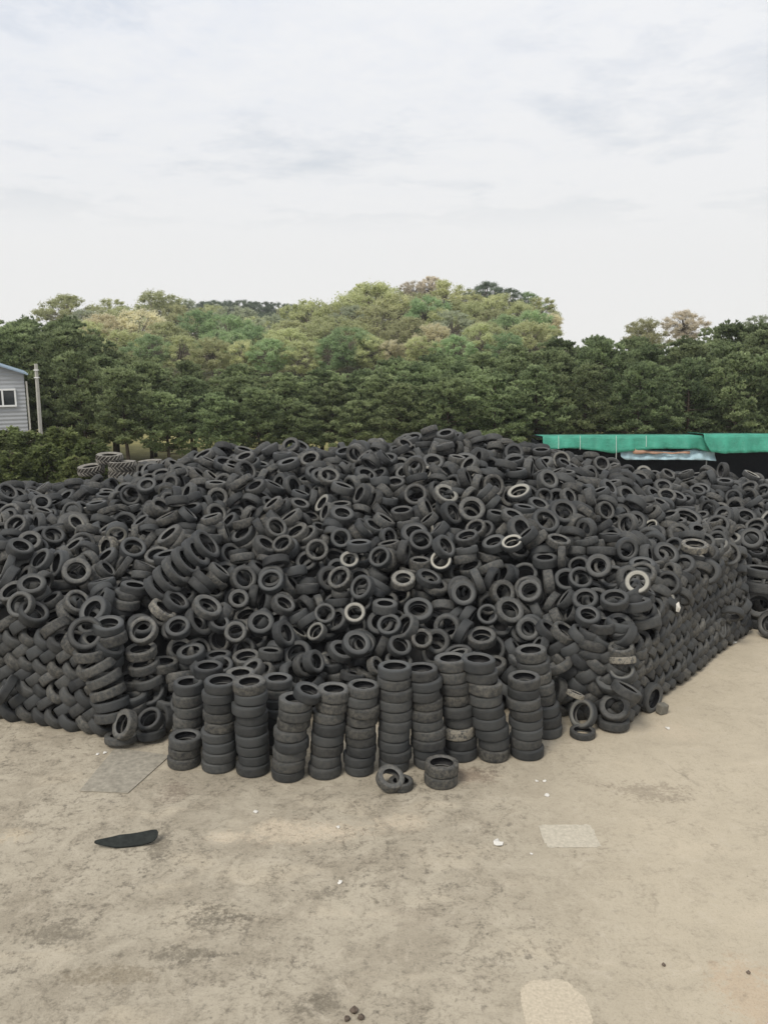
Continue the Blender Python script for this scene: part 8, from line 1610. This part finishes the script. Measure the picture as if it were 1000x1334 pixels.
# ------------------------------------------------------------------ cedar shrubs at the left
def make_cedar(seed, H=3.8, W=1.7):
    rr = random.Random(seed); rn = np.random.default_rng(seed)
    m = MB()
    m.tube([(0, 0, 0), (.05, .02, H * .5), (0, 0, H * .92)], [.09, .06, .015], 7)
    cc, dd, cr = [], [], []
    for k in range(64):
        u = .04 + .94 * (k / 63)
        rad = W * (1 - u ** 1.6) ** .8 * rr.uniform(.72, 1.15) + .2
        az = k * 2.4 + rr.uniform(-.3, .3)
        p0 = Vector((0, 0, u * H))
        p1 = p0 + Vector((math.cos(az) * rad, math.sin(az) * rad, -.10 * rad + .22 * (1 - u)))
        m.tube([p0, p0.lerp(p1, .5) + Vector((0, 0, .08)), p1], [.025, .016, .006], 5, cap=False)
        for c_ in range(int(8 + rad * 7)):
            s = .3 + .7 * rr.random() ** .7
            q = p0.lerp(p1, s)
            sd = rr.uniform(-.38, .38) * (1.2 - s * .5)
            q += Vector((-math.sin(az) * sd, math.cos(az) * sd, rr.uniform(-.06, .08) - abs(sd) * .15))
            b_ = rr.random()
            for _ in range(4):
                cc.append(q + Vector((rr.gauss(0, .07), rr.gauss(0, .07), rr.gauss(0, .035))))
                dd.append(Vector((math.cos(az) + rr.gauss(0, .35), math.sin(az) + rr.gauss(0, .35), rr.uniform(-.3, .3))).normalized())
                cr.append(min(1, max(0, b_ * .8 + rr.uniform(-.1, .2))))
    V, Fq, CR = blades(np.array(cc), np.array(dd), .19, .05, .35, 6, rn, np.array(cr))
    return m, crown_mesh('crown', V, Fq, CR)


CED = [proto_tree('cedar_shrub', *make_cedar(s, h_, w_), MAT['bark'], MAT['cedar']) for s, h_, w_ in ((31, 3.8, 1.7), (32, 3.6, 1.9))]
for i, (px, ytop, d, s, lab) in enumerate([
        (-12, 566, 37.5, 1.0, 'yellow-green cedar shrub at the picture\'s left edge below the shed'), (34, 558, 39, 1.05, 'yellow-green cedar shrub just left of the concrete pole\'s foot'),
        (78, 556, 39.5, 1.0, 'cedar shrub just right of the concrete pole\'s foot'), (118, 568, 38.5, .92, 'cedar shrub behind the tractor tyres, last of the shrub row'),
        (58, 578, 36.5, .8, 'low cedar shrub standing before the two at the pole'), (8, 552, 40.5, 1.05, 'tallest cedar shrub, growing against the shed wall'), (14, 588, 35.5, .8, 'low cedar shrub before the two at the left edge'), (100, 590, 36, .72, 'lowest cedar shrub left of the tractor tyres')]):
    p = pt(px, ytop, d)
    put_tree(CED[i % 2], (p.x, d, p.z - 3.75 * s if p.z < 3.75 * s else 0), i * 1.3, (s * 1.1, s * 1.1, max(s, p.z / 3.8)), 'cedar_shrub', lab, 'shrub', 'cedar shrubs left of the heap')

# ------------------------------------------------------------------ shed, pole
t = NT('shed_cladding')
co = t.n('TexCoord').outputs['Object']
sx = t.n('SeparateXYZ'); t.put(sx.inputs[0], co)
wv = t.math('SINE', t.math('MULTIPLY', sx.outputs[2], 2 * PI / .22))
t.bump(wv, .5, .02)
nz = t.noise(co, 1.3, 5, .6)
MAT['shed'] = t.set(t.mix(nz, (.30, .315, .335), (.40, .415, .43)), .55, .4)
MAT['shed_roof'] = simple('shed_roof', (.26, .34, .42), .5, .4, var=.15, scale=2)
MAT['white_frame'] = simple('white_frame', (.72, .73, .72), .5, .4, var=.06)
MAT['pane'] = simple('window_pane', (.025, .03, .032), .08, .6, var=.2)
MAT['pole'] = simple('pole_concrete', (.42, .41, .37), .85, .25, var=.14, scale=5, bump=.2)
D_ = 47.0
cr_ = pt(31, 486, D_)                     # eave corner of the gable end
xr = cr_.x; ze = cr_.z; xl = xr - 11.0; xm = (xr + xl) / 2; zr = ze + 1.9
root = empty('shed', (xr, D_, 0), R(25))
def rel(v): return (v[0] - xr, v[1] - D_, v[2])
m = MB()
m.add([rel(v) for v in [(xl, D_, 0), (xr, D_, 0), (xr, D_, ze), (xm, D_, zr), (xl, D_, ze), (xl, D_ + 5, 0), (xr, D_ + 5, 0), (xr, D_ + 5, ze), (xm, D_ + 5, zr), (xl, D_ + 5, ze)]],
      [(0, 1, 2, 3, 4), (9, 8, 7, 6, 5), (1, 6, 7, 2), (0, 4, 9, 5)])
m.build('wall', MAT['shed'], root)
m = MB()
for sgn, xe in ((1, xr), (-1, xl)):
    a = Vector(rel((xm, D_ - .35, zr + .05))); b = Vector(rel((xe + sgn * .22, D_ - .35, ze - .16 + .05)))
    n3 = Vector((0, 0, .09))
    y2 = Vector((0, 5.7, 0))
    m.add([a, b, b + y2, a + y2, a + n3, b + n3, b + y2 + n3, a + y2 + n3], [(0, 3, 2, 1), (4, 5, 6, 7), (0, 1, 5, 4), (1, 2, 6, 5), (2, 3, 7, 6), (3, 0, 4, 7)])
m.build('roof', MAT['shed_roof'], root)
m = MB().box(rel((xr + .1, D_ - .06, ze / 2 - .2)), (.09, .09, ze - .5))
m.build('drainpipe', MAT['pole'], root)
w0 = pt(-16, 528, D_); w1 = pt(20.5, 507, D_)
wx0, wx1, wz0, wz1 = w0.x, w1.x, w0.z, w1.z
fr = MB()
b_ = .09
for c_, s_ in (((wx0 + wx1) / 2, wz0), (wx1 - wx0, b_)), (((wx0 + wx1) / 2, wz1), (wx1 - wx0, b_)):
    fr.box(rel((c_[0], D_ - .05, c_[1])), (s_[0] + b_, .16, s_[1]))
xmid = pt(6.3, 518, D_).x
for xx in (wx0, xmid, wx1):
    fr.box(rel((xx, D_ - .045, (wz0 + wz1) / 2)), (b_, .14, wz1 - wz0 - b_))
win = fr.build('window', MAT['white_frame'], root)
for a_, c_ in ((wx0, xmid), (xmid, wx1)):
    m = MB().box(rel(((a_ + c_) / 2, D_ - .02, (wz0 + wz1) / 2)), (c_ - a_ - b_, .03, wz1 - wz0 - b_))
    pn = m.build('pane', MAT['pane'], win)
tag(root, 'pale grey corrugated shed with a blue gable roof and a white framed window', 'shed')

a = pt(47, 474, 43); bpx = pt(52.5, 552, 43)
k_ = (bpx - a) / (a.z - bpx.z)
foot = a + k_ * a.z
root = empty('concrete_pole', (foot.x, foot.y, 0))
m = MB(); ax_ = Vector((a.x - foot.x, 0, a.z))
m.tube([ax_ * (i / 6) for i in range(7)], [.125 - .03 * i / 6 for i in range(7)], 4)
m.build('shaft', MAT['pole'], root, bevel=.015)
MB().box(tuple(ax_ * .955), (.20, .20, .05)).build('band', MAT['white_frame'], root)
MB().box(tuple(ax_ * .90), (.205, .205, .05)).build('band', MAT['white_frame'], root)
tag(root, 'weathered concrete pole leaning slightly beside the shed', 'pole')

# ------------------------------------------------------------------ green tarpaulin shelter
def tarp_mat(name, col):
    t = NT(name)
    co = t.n('TexCoord').outputs['Object']
    n1 = t.noise(co, 1.6, 5, .6); n2 = t.noise(t.vmath('MULTIPLY', co, (1, 1, 3.0)), 5, 5, .7)
    c = t.mix(t.ramp(n1, [(.35, 0), (.7, 1)]), tuple(v * .8 for v in col), tuple(min(1, v * 1.2) for v in col))
    t.bump(t.math('ADD', n2, t.math('MULTIPLY', n1, 1.5)), .6, .06)
    return t.set(c, .42, .45)


MAT['green_tarp'] = tarp_mat('green_tarp', (.045, .295, .205))
MAT['blue_sheet'] = tarp_mat('blue_sheet', (.42, .60, .68))
MAT['orange'] = tarp_mat('orange_print', (.42, .25, .17))
MAT['net_and_shade'] = simple('net_and_shade', (.012, .014, .017), .9, .1, var=.3, scale=8)  # dark net; its near-black also paints the shade inside the shelter
MAT['steel'] = simple('galvanised_steel', (.34, .36, .36), .45, .5, .6, var=.15)
MAT['cord'] = simple('white_cord', (.62, .66, .62), .8, .2, var=.05)


def drape(px0, px1, d, ytop, ylow, mat, name, parent, org, seed, ny=7, tk=.02, rear=2.2):
    """Sheet over the shelter's edge: a roof strip running back, then the hanging front with folds and a wavy hem."""
    rr = random.Random(seed); ph = [rr.uniform(0, 6.28) for _ in range(6)]
    n = 90
    vs, fs = [], []
    for i in range(n + 1):
        u = i / n
        px = px0 + (px1 - px0) * u
        a = pt(px, ytop(px), d); b = pt(px, ylow(px), d)
        for j in range(ny + 1):
            if j == 0: p = a + Vector((0, rear, -.16))
            else:
                s = (j - 1) / (ny - 1)
                p = a.lerp(b, s)
                fold = .05 * math.sin(u * 34 + ph[0]) + .035 * math.sin(u * 71 + ph[1]) + .02 * math.sin(u * 130 + ph[2])
                p.y = d - .06 - s * .16 + fold * s
                p.z += .015 * math.sin(u * 40 + ph[3]) * (1 - s)
            vs.append(p - org)
    k = ny + 1
    for i in range(n):
        for j in range(ny):
            fs.append((i * k + j, (i + 1) * k + j, (i + 1) * k + j + 1, i * k + j + 1))
    o = MB().add(vs, fs).build(name, mat, parent, smooth=True)
    so = o.modifiers.new('thick', 'SOLIDIFY'); so.thickness = tk
    return o


DS = 42.0
org = Vector(((pt(850, 600, DS)).x, DS, 0))
root = empty('tarp_shelter', org)
low1 = lambda px: interp([(660, 584), (700, 585), (740, 583), (775, 586), (795, 590), (808, 588), (850, 584), (905, 584), (925, 589)], px)
drape(706, 921, DS, lambda px: interp([(660, 569), (730, 568.5), (850, 568), (921, 568)], px), low1, MAT['green_tarp'], 'tarpaulin', root, org, 1)
o = drape(915, 1075, DS - .35, lambda px: interp([(915, 565), (922, 567), (960, 566.5), (1075, 567)], px), lambda px: interp([(915, 574), (923, 588), (940, 590), (1000, 588), (1075, 588)], px), MAT['green_tarp'], 'tarpaulin', root, org, 2)
o['label'] = 'overlapping right hand tarpaulin with a gathered corner'
xa, xb = pt(705, 600, DS).x - org.x, pt(1080, 600, DS).x - org.x
zt = pt(850, 569, DS).z
MB().box(((xa + xb) / 2, 3.0, zt / 2 - .25), (xb - xa, .06, zt - .5)).build('back_wall', MAT['net_and_shade'], root)
MB().box((xa, 1.6, zt / 2 - .2), (.06, 2.7, zt - .4)).build('side_wall', MAT['net_and_shade'], root)
m = MB()
m.add([(xa, .25, zt - .10), (xb, .25, zt - .10), (xb, 3.2, zt - .27), (xa, 3.2, zt - .27), (xa, .25, zt - .06), (xb, .25, zt - .06), (xb, 3.2, zt - .3), (xa, 3.2, zt - .3)],
      [(0, 3, 2, 1), (4, 5, 6, 7), (0, 1, 5, 4), (2, 3, 7, 6), (1, 2, 6, 5), (3, 0, 4, 7)])
m.build('roof', MAT['net_and_shade'], root)
for px in (735, 804, 923, 1040):
    q = pt(px, 600, DS)
    MB().tube([(q.x - org.x, .35, 0), (q.x - org.x, .35, zt - .14)], .035, 8).build('post', MAT['steel'], root, smooth=True)
for px, y2 in ((727, 585), (755, 586), (802, 604), (841, 582), (962, 590)):
    a = pt(px, 567.5, DS - .38) - org; b = pt(px, y2, DS - .38) - org
    MB().tube([a, (a + b) / 2 + Vector((.01, 0, 0)), b], .012, 6).build('tie_cord', MAT['cord'], root)
tag(root, 'long dark shelter with green tarpaulins hanging over its front edge', 'shelter')

rootb = empty('blue_banner', pt(866, 598, DS - .1))
ob = rootb.location.copy()
def up_hem(px): return interp([(806, 581), (830, 583), (845, 586), (875, 588), (905, 585), (930, 588)], px)
def lo_hem(px): return interp([(806, 593), (812, 597), (900, 597), (926, 598), (932, 599)], px)
vs, fs = [], []
n = 50
for i in range(n + 1):
    px = 806 + 124 * i / n
    a = pt(px, up_hem(px), DS + .10); b = pt(px + 2, lo_hem(px) + 2, DS - .1)
    for j in range(6):
        p = a.lerp(b, j / 5)
        p.y += .04 * math.sin(i * .5 + j) + .03 * math.sin(i * 1.3)
        vs.append(p - ob)
for i in range(n):
    for j in range(5):
        fs.append((i * 6 + j, i * 6 + j + 6, i * 6 + j + 7, i * 6 + j + 1))
o = MB().add(vs, fs).build('sheet', MAT['blue_sheet'], rootb, smooth=True)
so = o.modifiers.new('thick', 'SOLIDIFY'); so.thickness = .015
vs, fs = [], []
for i in range(n + 1):
    px = 824 + 74 * i / n
    a = pt(px, up_hem(px) + 1.5, DS - .16); b = pt(px, 591.0 + .5 * math.sin(i * .4), DS - .20)
    for j in range(3):
        p = a.lerp(b, j / 2); p.y += .03 * math.sin(i * .5 + j * .5)
        vs.append(p - ob)
for i in range(n):
    for j in range(2):
        fs.append((i * 3 + j, i * 3 + j + 3, i * 3 + j + 4, i * 3 + j + 1))
o = MB().add(vs, fs).build('printed_band', MAT['orange'], rootb, smooth=True)
so = o.modifiers.new('thick', 'SOLIDIFY'); so.thickness = .01
tag(rootb, 'pale blue plastic banner with an orange band hung under the green tarpaulin', 'banner')

# ------------------------------------------------------------------ camera, sky, sun
cam = bpy.data.cameras.new('camera')
co_ = bpy.data.objects.new('camera', cam)
COL.objects.link(co_)
cam.sensor_fit = 'VERTICAL'
cam.angle_y = 2 * math.atan(667 / F)
cam.clip_end = 3000
co_.location = (0, 0, CH)
co_.rotation_euler = (R(90) - PITCH, 0, 0)
S.camera = co_

SUN_EL, SUN_AZ = R(52), R(215)              # azimuth clockwise from +Y; the sun stands high, behind and to the left of the viewer
w = bpy.data.worlds.new('World'); S.world = w; w.use_nodes = True
nt = w.node_tree
nt.nodes.clear()
def N(typ, **kw):
    nd = nt.nodes.new('ShaderNode' + typ)
    for k, v in kw.items(): setattr(nd, k, v)
    return nd
out = N('OutputWorld'); bg = N('Background'); nt.links.new(bg.outputs[0], out.inputs[0])
sky = N('TexSky', sky_type='NISHITA', sun_disc=False, sun_elevation=SUN_EL, sun_rotation=SUN_AZ, dust_density=3.0, air_density=1.2)
tc = N('TexCoord')
sep = N('SeparateXYZ'); nt.links.new(tc.outputs['Generated'], sep.inputs[0])
def M(op, a, b=0.0, clamp=False):
    nd = N('Math', operation=op, use_clamp=clamp)
    for s_, v in zip(nd.inputs, (a, b)):
        if isinstance(v, (int, float)): s_.default_value = v
        else: nt.links.new(v, s_)
    return nd.outputs[0]
# cloud sheet: project the view direction on a flat layer overhead so that the clouds foreshorten to the horizon
zz = M('MAXIMUM', M('ADD', sep.outputs[2], .10), .06)
cmb = N('CombineXYZ')
nt.links.new(M('DIVIDE', sep.outputs[0], zz), cmb.inputs[0]); nt.links.new(M('DIVIDE', sep.outputs[1], zz), cmb.inputs[1])
def noise_(scale, detail, rough, off, dist=.3):
    mp = N('Mapping'); mp.inputs['Location'].default_value = off; nt.links.new(cmb.outputs[0], mp.inputs[0])
    nd = N('TexNoise'); nd.inputs['Scale'].default_value = scale; nd.inputs['Detail'].default_value = detail; nd.inputs['Roughness'].default_value = rough; nd.inputs['Distortion'].default_value = dist
    nt.links.new(mp.outputs[0], nd.inputs['Vector']); return nd.outputs[0]
def ramp_(fac, stops):
    nd = N('ValToRGB'); nt.links.new(fac, nd.inputs[0]); e = nd.color_ramp.elements
    while len(e) < len(stops): e.new(.5)
    for el, (p, c) in zip(e, stops):
        el.position = p; el.color = (c, c, c, 1) if isinstance(c, (int, float)) else (*c, 1)
    return nd.outputs[0]
n1 = noise_(1.1, 7, .58, (3.1, 1.7, 0)); n2 = noise_(5.0, 7, .62, (8.3, 4.1, 0))
cov = ramp_(M('ADD', M('MULTIPLY', n1, .75), M('MULTIPLY', n2, .25)), [(.31, .74), (.50, 1)])
low = ramp_(sep.outputs[2], [(.12, 1), (.42, 0)])       # thicker cloud and haze towards the horizon
n3 = noise_(14.0, 6, .65, (2.2, 9.4, 0), 1.2)
cov = M('MAXIMUM', cov, low)
tone = ramp_(M('ADD', M('ADD', M('MULTIPLY', n2, .42), M('MULTIPLY', n1, .42)), M('ADD', M('MULTIPLY', n3, .16), M('MULTIPLY', sep.outputs[0], .17))), [(.32, (.68, .75, .87)), (.45, (.82, .852, .915)), (.58, (.905, .917, .94))])
hz = ramp_(sep.outputs[2], [(.0, (.90, .897, .88)), (.20, (.875, .882, .89)), (.42, (.83, .855, .90))])
mx0 = N('Mix', data_type='RGBA'); nt.links.new(ramp_(sep.outputs[2], [(.10, 0), (.36, .8)]), mx0.inputs[0]); nt.links.new(hz, mx0.inputs[6]); nt.links.new(tone, mx0.inputs[7])
sc_ = N('Mix', data_type='RGBA', blend_type='MULTIPLY'); sc_.inputs[0].default_value = 1
nt.links.new(mx0.outputs[2], sc_.inputs[6]); sc_.inputs[7].default_value = (10, 10, 10, 1)   # the background strength of 0.1 brings clouds back to their brightness
mx = N('Mix', data_type='RGBA'); nt.links.new(cov, mx.inputs[0]); nt.links.new(sky.outputs[0], mx.inputs[6]); nt.links.new(sc_.outputs[2], mx.inputs[7])
nt.links.new(mx.outputs[2], bg.inputs[0])
bg.inputs[1].default_value = .1

sl = bpy.data.lights.new('sun', 'SUN'); sl.energy = 2.4; sl.angle = R(20); sl.color = (1, .935, .83)
so_ = bpy.data.objects.new('sun', sl); COL.objects.link(so_)
dirv = Vector((math.sin(SUN_AZ) * math.cos(SUN_EL), math.cos(SUN_AZ) * math.cos(SUN_EL), math.sin(SUN_EL)))
so_.rotation_euler = dirv.to_track_quat('Z', 'Y').to_euler()
so_.location = (0, 0, 60)

vs_ = S.view_settings
vs_.view_transform = 'Standard'; vs_.look = 'None'; vs_.exposure = 0; vs_.gamma = 1; vs_.use_curve_mapping = False
# thin spring haze over the yard and hills
MAT['haze'] = bpy.data.materials.new('haze'); MAT['haze'].use_nodes = True
hn = MAT['haze'].node_tree; hn.nodes.clear()
ho = hn.nodes.new('ShaderNodeOutputMaterial'); hv = hn.nodes.new('ShaderNodeVolumePrincipled')
hv.inputs['Color'].default_value = (.86, .88, .92, 1); hv.inputs['Density'].default_value = .00042; hv.inputs['Anisotropy'].default_value = .2
hn.links.new(hv.outputs[0], ho.inputs['Volume'])
hz_ = MB().box((0, 148, 18), (520, 364, 40)).build('haze', MAT['haze'])
tag(hz_, kind='stuff')
S.cycles.volume_max_steps = 64
S.cycles.volume_bounces = 0
S.cycles.max_bounces = 6
S.cycles.diffuse_bounces = 3
